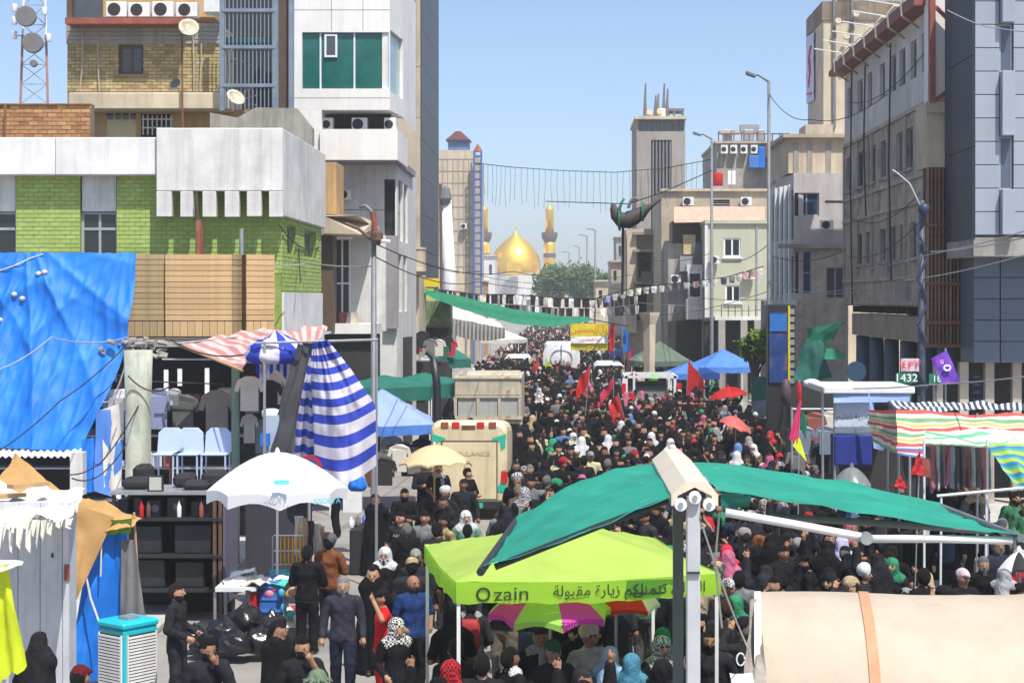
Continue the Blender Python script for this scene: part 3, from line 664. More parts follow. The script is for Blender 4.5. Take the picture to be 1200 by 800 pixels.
# ---------------------------------------------------------------- golden shrine
shn = thing('golden_dome_shrine', 'golden onion dome on a pale drum at the end of the street', 'shrine', (X_(603.5, 450), 450, 0))
k = 450 / F_; c = Vector((X_(603.5, 450), 456, 0)); zb = Z_(320, 450)
MB().lathe((c.x, c.y, zb), [(28 * k, -.2), (29.3 * k, 3 * k), (29.8 * k, 9 * k), (29 * k, 16 * k), (26.5 * k, 23 * k), (22 * k, 30 * k), (16 * k, 36 * k), (10 * k, 41 * k), (5 * k, 45 * k), (2 * k, 48 * k), (.6 * k, 50 * k), (.5 * k, 55 * k), (1.0 * k, 56 * k), (.2 * k, 58 * k)], 40).build('dome', M_gold, shn, smooth=True)
MB().lathe((c.x, c.y, zb - 7), [(28 * k, 0), (28 * k, 6.6), (28.6 * k, 6.7), (28.6 * k, 7)], 32).build('drum', M_white2, shn)
MB().box(c.x - 60, c.x + 40, 458, 500, 0, zb - 4).build('court_wall', M_white2, shn)
MB().pbox(594, 308, 611, 322, 447, 1).build('clock_gable', M_gold, shn)
def minaret(px, label, top):
    Y = 452; t = thing('golden_minaret', label, 'minaret', (X_(px, Y), Y, 0), 'golden minarets of the shrine'); x = X_(px, Y); kk = Y / F_
    zz = lambda py: Z_(py, Y) + (350 - 0) * 0
    MB().lathe((x, Y, 0), [(7 * kk, 0), (7 * kk, zz(287)), (6.4 * kk, zz(284))], 16).build('shaft', M_gold, t, smooth=True)
    MB().lathe((x, Y, zz(284)), [(6.4 * kk, 0), (8.6 * kk, 1.0), (9.4 * kk, 1.6), (9.4 * kk, 2.6), (6 * kk, 2.7)], 16).build('gallery', M_bframe, t)
    MB().lathe((x, Y, zz(272)), [(5 * kk, 0), (4.8 * kk, zz(246) - zz(272)), (5.2 * kk, zz(246) - zz(272) + .3), (4.2 * kk, zz(244) - zz(272)), (2 * kk, zz(242) - zz(272)), (.3 * kk, zz(239) - zz(272))], 14).build('lantern', M_gold, t, smooth=True)
    MB().lathe((x, Y, zz(302)), [(7.3 * kk, 0), (7.3 * kk, 1.2)], 16).build('dark_band', M('inscription_band', (.10, .07, .12), .6, .3, 3, 0), t)
minaret(644, 'golden minaret standing clear to the side of the trees', 240); minaret(567, 'golden minaret half hidden by the blue lattice shaft', 240)

# ================================================================ RIGHT ROW
# R0 blue grey panelled building
pb = thing('panelled_building', 'blue grey composite panel building with a street side coloured dark for its shade', 'building', (11.6, 44, 0))
Yp = 44.6
XN = 10.75
MB().box(XN + .03, 16, Yp + .12, 47.7, Z_(277, Yp), 14.5).build('core_wall', M_paneld, pb)
for a, b in ((Yp, 47.05), (47.08, 47.8)):
    for i in range(3):
        z0 = Z_(280, Yp) + i * 2.4
        MB().box(XN - .06, XN + .02, a, b, z0 + .008, z0 + 2.39).build('shade_side_panel', M_panelsh, pb)
rowz = [Z_(275.5 - 27.4 * i, Yp) for i in range(12)]
for z0, z1_ in zip(rowz, rowz[1:]):
    for a, b in ((1142.3, 1171.5), (1187.5, 1222), (1222.6, 1262)):
        MB().box(X_(a, Yp) + .01, X_(b, Yp) - .01, Yp, Yp + .1, z0 + .012, z1_ - .012).build('panel', M_panel, pb, bevel=.006)
for y0, y1, gm in ((28, 84, 1), (84, 160, 0), (160, 222, 1), (222, 275.5, 0), (-30, 28, 0)):
    if gm: window(pb, front(Yp), X_(1172, Yp), X_(1187, Yp), Z_(y1, Yp), Z_(y0, Yp), .1, 1, 1, M_gframe, M_blueg, .04)
    else: MB().box(X_(1172, Yp), X_(1187, Yp), Yp - .25, Yp + .1, Z_(y1, Yp) + .01, Z_(y0, Yp) - .01).build('bay_panel', M_panel, pb, bevel=.01)
MB().box(XN - .02, 16, Yp + .02, 47.7, Z_(300, Yp), Z_(278, Yp)).build('soffit_beam', M_conc, pb)
rz = [Z_(425 - 25 * i, 46) for i in range(6)]
for z0, z1_ in zip(rz, rz[1:]):
    for a, b in ((1141, 1172), (1172.5, 1215), (1215.5, 1262)): MB().box(X_(a, 46) + .01, X_(b, 46) - .01, 46, 46.1, z0 + .012, z1_ - .012).build('panel', M_paneld, pb, bevel=.006)
MB().box(X_(1141, 46) + .02, 16, 46.12, 47.6, rz[0], Z_(299, 46) - .05).build('core_wall', M_paneld, pb)
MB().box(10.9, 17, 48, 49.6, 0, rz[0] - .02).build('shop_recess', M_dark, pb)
for px in (1100, 1130, 1160, 1192):
    MB().box(X_(px, 46.5) - .12, X_(px, 46.5) + .12, 46.5, 46.74, .12, rz[0]).build('shop_pier', M_concd, pb)
for i in range(5): MB().pbox(1140, 440 + i * 9, 1158, 443 + i * 9, 46.8, .3).build('roller_slat', M_blueg, pb)
# R0b rust louvres and white wall end
lv = thing('rusty_louvre_screen', 'tall screen of rusty vertical steel louvres between concrete and panelled buildings', 'louvre screen', (10.9, 48, 0))
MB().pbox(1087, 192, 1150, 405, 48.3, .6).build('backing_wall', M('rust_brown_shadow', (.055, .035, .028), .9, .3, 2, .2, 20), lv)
src = None
for i in range(13):
    px = 1086.5 + i * 4.4
    if src is None: src = MB().pbox(px, 196, px + 2.2, 404, 48, .12).build('slat', M('rust_louvre', (.25, .13, .075), .85, .35, 2.5, .3, 25, streak=.3, orand=.4, blotch=((.36, .30, .25), 2.0, .57)), lv)
    else: piece(src, 'slat', WL[src] + Vector((4.4 * i * 48 / F_, rnd(-.02, .02), 0)), lv)
for py in (262, 330, 376, 403): MB().pbox(1085, py, 1143, py + 4, 47.9, .08).build('rail', M_rust, lv)
MB().pbox(1086, 120, 1114, 196, 48.15, 1.5).build('cream_wall', M_cream, lv); MB().pbox(1086, 119, 1114, 132, 48.05, .08).build('cream_lintel', M_tan, lv)
MB().pbox(1096, -20, 1114, 118.5, 48.3, 1.5).build('white_panel_wall', M_wp, lv)
MB().pbox(1090, -20, 1096.5, 120, 48.0, .25).build('red_column', M_redst, lv); MB().bar(W(1096, 118, 48.1), W(1112, 106, 48.1), .12).build('red_brace', M_redst, lv); MB().bar(W(1096, 8, 48.1), W(1112, 24, 48.1), .1).build('red_brace', M_redst, lv)

# R1 grey concrete building
cg = thing('grey_concrete_building', 'weathered grey concrete building with red eave and ribbon of upper windows', 'building', (12.5, 57, 0))
XR = 10.75; Fr1 = west(XR)
wu = [(onX(b, XR), onX(a, XR), 12.45, 13.62) for a, b in ((993, 999), (1005, 1011), (1017, 1022), (1031, 1037), (1043, 1050), (1054, 1061), (1067, 1074), (1080, 1088))]
mb = MB(); wallface(mb, Fr1, 50, 65.2, 11.5, 14.2, wu, .2); mb.box(XR + .22, 20, 50, 65.2, 11.5, 14.2); mb.build('upper_wall', M('pale_grey_render', (.68, .635, .59), .85, .12, .8, .1, 14, streak=.35), cg)
for o in wu: window(cg, Fr1, *o, .1, 1, 1, M_gframe, M_glass, .05)
wm = [(onX(b, XR), onX(a, XR), 9.75, 11.0) for a, b in ((992, 998), (1004, 1012), (1018, 1026), (1032, 1043), (1050, 1058), (1062, 1070))]
wl = [(onX(b, XR), onX(a, XR), 6.95, 8.05) for a, b in ((1004, 1010), (1015, 1021), (1031, 1040), (1042, 1050), (1054, 1062), (1066, 1074))]
mb = MB(); wallface(mb, Fr1, 50, 65.2, 5.45, 11.5, wm + wl, .2); mb.box(XR + .22, 20, 50, 65.2, 5.45, 11.5); mb.build('concrete_wall', M_concd, cg)
for o in wm + wl:
    window(cg, Fr1, *o, .1, 2, 1, M_gframe, [M_glass, M_glass2], .045); MB().fbox(Fr1, o[0] - .08, o[1] + .08, -.1, .02, o[2] - .1, o[2] - .01).build('sill', M_conc, cg)
for z in (11.42, 9.35, 8.55, 6.3, 5.5): MB().fbox(Fr1, 50, 65.2, -.09, .0, z, z + .13).build('floor_band', M_concd, cg)
for k in range(6):
    y = 50.5 + k * 2.9; MB().fbox(Fr1, y, y + .22, -.07, .0, 6.45, 11.4).build('pilaster', M_concd, cg)
MB().fbox(Fr1, 49.6, 65.6, -.55, .6, 14.22, 14.42).build('eave_board', M_redst, cg); MB().fbox(Fr1, 49.6, 65.6, -.4, .6, 14.43, 14.7).build('eave_gutter', M_bframe, cg)
for k in range(7):
    y = 51 + k * 2.1; p = Fr1.p(y, -.45, 14.5)
    MB().tube([p + Vector((.3, 0, .25)), p + Vector((0, 0, .3)), p + Vector((-.22, 0, .05)), p + Vector((-.2, 0, -.35)), p + Vector((.35, .1, -.7))], .035, 6).build('bent_pipe', M_bed, cg, smooth=True)
    MB().tube([p + Vector((.3, .5, .4)), p + Vector((-.9, .3, .55))], .025, 5).build('roof_rod', M_whitem, cg)
for k in range(9): MB().fbox(Fr1, 50.5 + k * 1.65, 50.75 + k * 1.65, .1, 5, 5.2, 5.44).build('joist', M_dark, cg)
MB().fbox(Fr1, 50.2, 65, .25, 1.0, 4.35, 5.15).build('shop_beam', M_tan, cg)
for k in range(6): MB().lathe((XR + .6, 50.6 + k * 2.8, .12), [(.28, 0), (.26, 4.2)], 14).build('round_column', M('blue_grey_column', (.13, .16, .20), .8, .25, 2, .2, 15, streak=.3), cg, smooth=True)
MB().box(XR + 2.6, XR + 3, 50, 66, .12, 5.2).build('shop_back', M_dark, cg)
for px, z0, z1_ in ((1002, 5.5, 14.2), (1018, 8.6, 14), (1048, 6.3, 14)):
    y = onX(px, XR); MB().tube([(XR - .12, y, z1_), (XR - .14, y + .2, (z0 + z1_) / 2), (XR - .12, y - .1, z0)], .03, 5).build('wall_cable', M_wire, cg)

# R2 grey building with bay
gr = thing('grey_bay_building', 'grey shaded building with finned corner bay and blue glazing', 'building', (10.2, 68, 0))
Y2 = 68.0; F2 = front(Y2); xl, xrr = X_(930, Y2), X_(994, Y2); cA = Vector((xl, Y2, 0)); cB = Vector((8.7, 71.6, 0)); U2 = (cA - cB); L2 = U2.length; U2.normalize(); F2c = Fr(cB, U2, Vector((-U2.y, U2.x, 0)))
M_gp = M('mauve_grey_render', (.52, .485, .47), .85, .1, 1, .1, 14, streak=.3)
ou = [(X_(931, Y2), X_(960, Y2), Z_(253, Y2), Z_(226, Y2))]
mb = MB(); wallface(mb, F2, xl, xrr, Z_(287, Y2), Z_(203, Y2), ou, .2); mb.box(xl + .05, xrr, Y2 + .22, 76, 0, Z_(203, Y2)); mb.build('upper_wall', M_gp, gr)
window(gr, F2, *ou[0], .1, 2, 1, M_gframe, M_blueg, .06)
MB().pbox(967, 235, 990, 237, Y2 - .02, .03).build('panel_joint', M_dark, gr)
MB().fbox(F2c, 0, L2, .2, .4, 3, Z_(203, Y2)).build('bay_wall', M_gp, gr)
for k in range(5): MB().fbox(F2c, k * L2 / 5 + .05, k * L2 / 5 + .2, -.05, .2, Z_(352, Y2), Z_(215, Y2)).build('fin', M_whitem, gr)
for z in (Z_(285, Y2),): MB().fbox(F2c, .22, L2 - .02, .06, .19, Z_(345, Y2), Z_(300, Y2)).build('bay_glazing', M_glass, gr); MB().fbox(F2c, .22, L2 - .02, .06, .19, Z_(280, Y2), Z_(222, Y2)).build('bay_glazing', M_glass, gr)
MB().box(X_(905, 70), xrr, Y2 - .35, Y2 + .2, Z_(291, Y2), Z_(286, Y2) - .002).build('ledge', M_conc, gr)
ol = [(X_(932, Y2), X_(951, Y2), Z_(345, Y2), Z_(294, Y2)), (X_(968, Y2), X_(990, Y2), Z_(350, Y2), Z_(313, Y2))]
mb = MB(); wallface(mb, F2, xl, xrr, 0, Z_(291, Y2) - .002, ol, .2); mb.build('lower_wall', M('patchy_stone', (.52, .46, .38), .9, .25, 2.5, .4, 10, streak=.3), gr)
window(gr, F2, *ol[0], .1, 1, 2, M_gframe, M_blueg, .05); window(gr, F2, *ol[1], .1, 2, 1, M_gframe, M_glass2, .06)
MB().box(X_(900, 69), X_(930, 69), 68.2, 71.5, 0, Z_(352, 69)).build('porch_block', M_conc, gr)
MB().pbox(902, 352, 934, 358, 67.4, 2).build('porch_slab', M_white2, gr)
MB().pbox(924, 160, 1000, 203, 70, 6).build('penthouse', M_cream, gr); MB().pbox(918, 157, 1000, 161, 69.7, 6).build('penthouse_slab', M_tan, gr)
for px in (930, 946, 968): MB().pbox(px, 168, px + 6, 203, 69.96, .1).build('stain_panel', M_conc, gr)

# R3 tall cream tower with banner
ct = thing('tall_cream_tower', 'tall cream tower with soot-dark crown behind the concrete building', 'building', (19, 110, 0))
MB().box(X_(965, 110), X_(1060, 110), 110, 117, 0, Z_(24, 110)).build('wall', M_cream, ct)
MB().box(X_(965, 110) - .1, X_(1060, 110), 109.9, 117.1, Z_(24, 110), Z_(2, 110)).build('crown', M('sooty_render', (.25, .19, .13), .9, .35, .5, .2, 10, streak=.6), ct)
MB().box(X_(965, 110) + 2, X_(1060, 110), 111, 117, Z_(2, 110), Z_(-40, 110)).build('plant_room', M_conc, ct)
for px in (976, 997): MB().pbox(px, -10, px + 3.5, 150, 109.8, .3).build('service_duct', M_greyc, ct)
for px, py in ((982, 26), (992, 44), (1003, 18), (992, 66)): MB().disc(W(px, py, 109.6), (0, -1, .3), .2, .2, 12).build('wall_dish', M_bed, ct)
MB().pbox(944, 146, 976, 162, 108, 3).build('roof_box', M_tan, ct)
bn = thing('hanging_banner', 'pale banner with red script hung on the cream tower side', 'banner', (X_(952, 112), 113, Z_(118, 112)))
bx = X_(965, 110) - .12
cloth((bx, 113.4, 23.4), (bx, 116.9, 23.6), (bx, 116.9, 19.0), (bx, 113.4, 18.9), 6, 10, 0, .03, 1).build('cloth', M('lilac_banner', (.55, .55, .80), .8, .1, 2, 0), bn)
MB().tube([(bx - .05, 114.4, 22.6), (bx - .05, 115.3, 21.9), (bx - .05, 114.8, 20.8), (bx - .05, 115.4, 20.0)], .09, 6).build('red_script', M_print_r, bn); MB().tube([(bx - .05, 114.0, 19.4), (bx - .05, 116.2, 19.6)], .06, 6).build('red_script', M_print_r, bn)

# R4 mid grey building with roof clutter
rc = thing('cluttered_roof_building', 'grey building whose roof carries air units and blue sheeting', 'building', (13.3, 120, 0))
MB().pbox(840, 166, 928, 430, 120, 12).build('wall', M_conc, rc)
MB().pbox(838, 165, 930, 168, 119.7, 12).build('roof_slab', M_concd, rc)
for a, b in ((845, 853), (856, 864), (868, 876), (880, 888)): ac_unit(rc, a, 170, b, 180, 119.5, .5)
for a, b in ((848, 858), (872, 884), (888, 896)): MB().pbox(a, 152, b, 165, 121, 1).build('roof_tank', M_steel, rc, bevel=.05)
MB().pbox(843, 153, 867, 156, 120.5, 1.2).build('canopy_sheet', M_concd, rc); MB().pbox(868, 146, 890, 155, 121.5, 1).build('rail_frame', M_steel, rc)
for a, b, y0, y1, mt in ((878, 890, 182, 197, M_bluec), (889, 897, 172, 197, M_bluet), (897, 912, 170, 186, M_redst), (900, 922, 186, 197, M_bluet)): MB().pbox(a, y0, b, y1, 119.3, .5).build('sheeting', mt, rc, bevel=.05)
for k in range(10): MB().tube([W(842 + k * 9, 166, 119.8), W(842 + k * 9, 156, 119.8)], .04, 5).build('rail_post', M_rust, rc)
MB().tube([W(842, 157, 119.8), W(925, 157, 119.8)], .04, 5).build('rail', M_rust, rc)

# R4b tan wall and R5 cream green house
tnb = thing('tan_gable_building', 'tan building with louvred opening and pink tiled slab above the pale house', 'building', (9, 102, 0))
oo = [(X_(836, 102), X_(855, 102), Z_(249, 102), Z_(234, 102))]
mb = MB(); wallface(mb, front(102), X_(775, 102), X_(905, 102), 0, Z_(222, 102), oo, .3); mb.box(X_(775, 102), X_(905, 102), 102.32, 112, 0, Z_(222, 102)); mb.build('wall', M_tan, tnb)
lw = MB().fbox(front(102), *oo[0][:2], .25, .3, *oo[0][2:]).build('louvre_opening', M_dark, tnb)
for k in range(5): MB().pbox(836, 236 + k * 2.6, 855, 237 + k * 2.6, 102.1, .1).build('louvre_slat', M_gframe, lw)
MB().pbox(775, 221, 905, 224, 101.8, 10).build('coping', M_cream, tnb)
MB().prism([W(790, 261, 97), W(897, 259, 97), W(897, 247, 100), W(790, 247, 100)], (0, .2, .25)).build('tiled_slab', M('pink_tile_roof', (.52, .34, .25), .85, .2, 3, .3, 8), tnb)
MB().pbox(788, 259, 830, 285, 98.5, 3).build('shaded_loft', M_bframe, tnb)
rt = thing('red_roof_tank', 'red cylindrical water tank on the rooftop beside the grey tower', 'tank', (X_(841, 110), 110, Z_(222, 110)))
MB().lathe(W(841, 219, 110), [(.1, 0), (.33, .02), (.34, .8), (.30, .9), (.1, .95)], 14).build('tank_body', M_redc, rt, smooth=True); MB().pbox(834, 218, 848, 222.5, 109.6, .8).build('stand', M_steel, rt)
for px in (853, 858): MB().pbox(px, 200, px + 4, 216, 110.2, .4).build('roof_box', M_whitem, rt)
ph = thing('pale_green_house', 'pale green rendered house with two white framed windows', 'building', (9.6, 95, 0))
Y5 = 95.0; F5 = front(Y5); M_pg = M('pale_green_render', (.46, .46, .34), .88, .08, .7, .08, 14, streak=.14)
wo = [(X_(848, Y5), X_(868, Y5), Z_(301, Y5), Z_(279, Y5)), (X_(850, Y5), X_(868, Y5), Z_(354, Y5), Z_(334, Y5))]
mb = MB(); wallface(mb, F5, X_(827, Y5), X_(902, Y5), Z_(372, Y5), Z_(262, Y5), wo, .25); mb.box(X_(827, Y5), X_(902, Y5), Y5 + .26, 104, 0, Z_(262, Y5)); mb.build('wall', M_pg, ph)
for o in wo:
    window(ph, F5, *o, .05, 2, 1, M_wframe, M_glass, .09); MB().fbox(F5, o[0] - .08, o[1] + .08, -.12, .03, o[2] - .1, o[2] - .01).build('sill', M_wframe, ph)
MB().pbox(826, 258, 829.5, 372, Y5 - .1, .1).build('white_corner', M_white, ph); MB().pbox(826, 258, 904, 262, Y5 - .15, 9).build('coping', M_pg, ph)
MB().pbox(886, 262, 888, 372, Y5 - .06, .06).build('downpipe', M_steel, ph)
for k in range(7): MB().pbox(845 + k * 8, 358, 846 + k * 8, 372, Y5 - .9, .05).build('railing_bar', M_bframe, ph)
MB().pbox(838, 371, 900, 375, Y5 - 1, 1).build('balcony_slab', M_white2, ph)
for px in (842, 868, 884): MB().box(X_(px, 94) , X_(px + 8, 94), 94, 94.4, 0, Z_(375, 94)).build('arcade_pier', M_conc, ph)
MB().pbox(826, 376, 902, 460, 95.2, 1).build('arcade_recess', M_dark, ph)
# bay left of the house with glazed oriel
ob = thing('oriel_building', 'narrow building with white glazed oriel and tangle of balconies', 'building', (X_(805, 97), 97, 0))
MB().pbox(783, 285, 827, 440, 98, 8).build('wall', M_conc, ob)
window(ob, front(96.5), X_(806, 96.5), X_(823, 96.5), Z_(350, 96.5), Z_(318, 96.5), 0, 1, 2, M_wframe, M_glass, .12)
MB().pbox(805, 350, 824, 374, 96.5, 1.4).build('oriel_base', M_white2, ob); MB().pbox(805, 310, 824, 318, 96.5, 1.4).build('oriel_head', M_white2, ob)
MB().pbox(797, 300, 812, 318, 97.2, .8).build('metal_shutter', M_steel, ob); MB().pbox(801, 275, 815, 298, 97.6, .4).build('yellow_panel', M_umb, ob); MB().pbox(812, 284, 826, 316, 97.4, .3).build('sheet_screen', M_greyc, ob)
MB().pbox(822, 318, 832, 376, 96.8, .5).build('terracotta_pier', M_orange, ob)
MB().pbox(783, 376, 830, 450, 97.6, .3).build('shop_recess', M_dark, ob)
oh = thing('ochre_balcony_house', 'old tan house with dark balcony openings below the grey tower', 'building', (X_(765, 112), 112, 0))
od = [(X_(748, 112), X_(763, 112), Z_(325, 112), Z_(293, 112)), (X_(773, 112), X_(783, 112), Z_(320, 112), Z_(298, 112)), (X_(745, 112), X_(758, 112), Z_(375, 112), Z_(340, 112)), (X_(768, 112), X_(782, 112), Z_(378, 112), Z_(345, 112))]
mb = MB(); wallface(mb, front(112), X_(734, 112), X_(796, 112), 0, Z_(268, 112), od, .5); mb.build('wall', M_tan, oh)
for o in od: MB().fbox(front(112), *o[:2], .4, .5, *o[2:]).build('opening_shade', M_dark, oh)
MB().box(X_(734, 112), X_(796, 112), 112.6, 122, 0, Z_(268, 112)).build('core', M_tan, oh)
for y in (272, 292, 330, 336): MB().pbox(742, y, 790, y + 3, 111, 1).build('balcony_slab', M_conc, oh)
MB().pbox(735, 275, 746, 390, 111.4, .5).build('pier', M_cream, oh); MB().pbox(786, 280, 796, 390, 111, .8).build('pier', M_concd, oh)
MB().pbox(752, 318, 775, 330, 110.9, .1).build('balcony_screen', M_greyc, oh)

for p_, a_, b_, c_3, d_3, Y_ in ((gr, 962, 258, 977, 269, 67.5), (ph, 872, 317, 885, 327, 94.5), (ph, 832, 300, 843, 309, 94.5), (oh, 774, 324, 786, 334, 110.9), (tnb, 800, 231, 813, 241, 101.5), (tnb, 868, 231, 881, 241, 101.5), (ob, 786, 322, 798, 332, 97.4), (wb, 430, 292, 446, 304, 63.1), (wb, 396, 222, 411, 234, 63.1), (cb, 520, 230, 527, 236, 149.4), (cb, 540, 262, 547, 268, 149.4)): ac_unit(p_, a_, c_3 if False else b_, c_3, d_3, Y_)
# R6 grey tower
gt = thing('grey_concrete_tower', 'slender grey concrete tower with dark louvre strip and roof antennas', 'tower', (9.8, 170, 0))
Y6 = 170.0
ot = [(X_(763, Y6), X_(787, Y6), Z_(300, Y6), Z_(164, Y6)), (X_(748, Y6), X_(801, Y6), Z_(154, Y6), Z_(140, Y6))]
mb = MB(); wallface(mb, front(Y6), X_(746, Y6), X_(803, Y6), 0, Z_(137, Y6), ot, .8); mb.box(X_(746, Y6), X_(803, Y6), Y6 + .9, 182, 0, Z_(137, Y6)); mb.build('wall', M('tower_grey', (.31, .28, .245), .9, .12, .3, .1, 6, streak=.35), gt)
MB().fbox(front(Y6), *ot[0][:2], .7, .85, *ot[0][2:]).build('louvre_back', M_dark, gt)
for k in range(6): MB().pbox(764.5 + k * 4, 164, 766.5 + k * 4, 300, Y6 + .1, .3).build('louvre_fin', M_greyc, gt)
MB().fbox(front(Y6), *ot[1][:2], .7, .85, *ot[1][2:]).build('gallery_glass', M_glass2, gt)
for k in range(7): MB().pbox(752 + k * 7.5, 140, 753.2 + k * 7.5, 154, Y6 + .2, .2).build('gallery_mullion', M_greyc, gt)
MB().pbox(744, 136, 805, 139.5, Y6 - .5, 12).build('roof_slab', M_cream, gt)
MB().pbox(780, 127, 802, 130, Y6 + 1, 3).build('roof_canopy', M_greyc, gt)
for px in (782, 790, 800): MB().tube([W(px, 137, Y6 + 1), W(px, 129, Y6 + 1)], .12, 6).build('canopy_post', M_greyc, gt)
MB().pbox(771, 127, 780, 137, Y6 + .3, 1).build('plant_box', M_whitem, gt); MB().disc(W(761, 133, Y6), (0, -1, .3), .3, .3, 14).build('roof_dish', M_umb, gt); MB().disc(W(773, 132, Y6), (0, -1, .3), .3, .3, 14).build('roof_dish', M_umb, gt)
for px, y in ((756, 98), (778, 98), (782, 104), (768, 112), (771, 110)): MB().tube([W(px, 137, Y6 + 2), W(px, (137 + y) / 2, Y6 + 2), W(px + .6, y, Y6 + 2)], [.22, .14, .08], 6).build('antenna', M_greyc, gt)
# far low buildings along the street end
def low(px0, py0, px1, Y, label, mat, nw=2):
    b = thing('far_building', label, 'building', (X_((px0 + px1) / 2, Y), Y, 0))
    ops = []
    for i in range(nw):
        a = px0 + (px1 - px0) * (i + .3) / nw; ops.append((X_(a, Y), X_(a + (px1 - px0) * .35 / nw, Y), Z_(py0 + 22, Y), Z_(py0 + 10, Y)))
    mb = MB(); wallface(mb, front(Y), X_(px0, Y), X_(px1, Y), 0, Z_(py0, Y), ops, .5); mb.box(X_(px0, Y), X_(px1, Y), Y + .6, Y + 12, 0, Z_(py0, Y)); mb.build('wall', mat, b)
    for o in ops: MB().fbox(front(Y), *o[:2], .4, .5, *o[2:]).build('window', M_glass2, b)
    MB().pbox(px0 - 1, py0 - 2, px1 + 1, py0, Y - .4, 12).build('roof_slab', M_cream, b)
    return b
low(716, 307, 736, 190, 'small far tan building with slab roof under the hanging waterskin', M_tan); low(722, 278, 742, 240, 'far grey block just beside the grey tower', M_conc, 2)
low(698, 330, 722, 215, 'low far cream building behind the bunting', M_cream, 2); low(560, 300, 580, 330, 'far pale building near the half hidden minaret', M_white2, 2); low(640, 318, 700, 420, 'far wide pale building behind the trees at the street end', M_cream, 5)
low(524, 330, 566, 165, 'low far ochre building at the foot of the cream block', M_orange, 3)
# ================================================================ PEOPLE (each one a single continuous body surface)
SK, TOP, BOT, SHOE, HAIR, COV, EYE, LIP, COV2 = range(9)
def attr_mat(name, attr, rough=.85, bump=.25, bscale=14, check=None, var=.15):
    m = bpy.data.materials.new(name); m.use_nodes = True; nt = m.node_tree; N = nt.nodes; L = nt.links; b = N['Principled BSDF']
    at = N.new('ShaderNodeAttribute'); at.attribute_type = 'OBJECT'; at.attribute_name = attr
    tc = N.new('ShaderNodeTexCoord'); n1 = N.new('ShaderNodeTexNoise'); n1.inputs['Scale'].default_value = 7; n1.inputs['Detail'].default_value = 5; L.new(tc.outputs['Object'], n1.inputs['Vector'])
    mr = N.new('ShaderNodeMapRange'); mr.inputs['From Min'].default_value = .3; mr.inputs['From Max'].default_value = .7; mr.inputs['To Min'].default_value = 1 - var; mr.inputs['To Max'].default_value = 1 + var
    L.new(n1.outputs['Fac'], mr.inputs['Value'])
    vm = N.new('ShaderNodeVectorMath'); vm.operation = 'SCALE'; L.new(mr.outputs[0], vm.inputs['Scale'])
    src = at.outputs['Color']
    if check:
        a2 = N.new('ShaderNodeAttribute'); a2.attribute_type = 'OBJECT'; a2.attribute_name = check
        ck = N.new('ShaderNodeTexChecker'); ck.inputs['Scale'].default_value = 34
        L.new(tc.outputs['Object'], ck.inputs['Vector']); L.new(at.outputs['Color'], ck.inputs['Color1']); L.new(a2.outputs['Color'], ck.inputs['Color2']); src = ck.outputs['Color']
    L.new(src, vm.inputs[0]); L.new(vm.outputs[0], b.inputs['Base Color']); b.inputs['Roughness'].default_value = rough; b.inputs['Specular IOR Level'].default_value = .18
    if bump:
        n3 = N.new('ShaderNodeTexNoise'); n3.inputs['Scale'].default_value = bscale; n3.inputs['Detail'].default_value = 4; n3.inputs['Distortion'].default_value = .8; mp = N.new('ShaderNodeMapping'); mp.inputs['Scale'].default_value = (1, 1, .5); L.new(tc.outputs['Object'], mp.inputs[0]); L.new(mp.outputs[0], n3.inputs['Vector'])
        bp = N.new('ShaderNodeBump'); bp.inputs['Strength'].default_value = bump; bp.inputs['Distance'].default_value = .09; L.new(n3.outputs['Fac'], bp.inputs['Height']); L.new(bp.outputs[0], b.inputs['Normal'])
    return m
PM = [attr_mat('skin', 'c_skin', .55, .04, 60, var=.1), attr_mat('upper_garment', 'c_top', bump=.5, bscale=9, var=.3), attr_mat('lower_garment', 'c_bot', bump=.5, bscale=9, var=.3), M('shoe_leather', (.03, .025, .02), .5, .3, 9, .1, 40),
      attr_mat('hair_mat', 'c_hair', .6, .8, 90), attr_mat('head_cloth', 'c_cov', bump=.5, bscale=14, check='c_cov2'), M('eye_dark', (.02, .015, .012), .3, .1, 4, 0), M('lip', (.30, .12, .09), .5, .1, 4, 0), attr_mat('second_cloth', 'c_cov2', bump=.5, bscale=12)]

def cap(P, a, b, ra, rb, lab, k=.02, fy=1.0, bias=0.0): P.append((np.array(a, float), np.array(b, float), ra, rb, lab, k, fy, bias))
def lerp3(a, b, t): return tuple(a[i] + (b[i] - a[i]) * t for i in range(3))
def hand(P, w, d, fine, s=1.0):
    """palm, four curled fingers of unequal length and a thumb leaving the side of the palm"""
    w = np.array(w, float); d = np.array(d, float); d /= np.linalg.norm(d)
    side = np.cross(d, (0, 1, 0.2)); side /= max(np.linalg.norm(side), 1e-6); nrm = np.cross(side, d)
    pe = w + d * .075
    cap(P, w, pe, .028, .036, SK, .012)
    if not fine: cap(P, pe, pe + d * .07 + nrm * .02, .03, .018, SK, .02); return
    for i, L in enumerate((.062, .075, .07, .055)):
        b = pe + side * (-.034 + .0225 * i); m = b + d * L * .55 + nrm * .008; e = m + d * L * .35 + nrm * .03
        cap(P, b, m, .0095, .009, SK, .004); cap(P, m, e, .009, .0075, SK, .003)
    t0 = w + d * .025 - side * .03; t1 = t0 + d * .03 - side * .028 + nrm * .01; cap(P, t0, t1, .013, .011, SK, .006); cap(P, t1, t1 + d * .03 + nrm * .012, .011, .009, SK, .004)
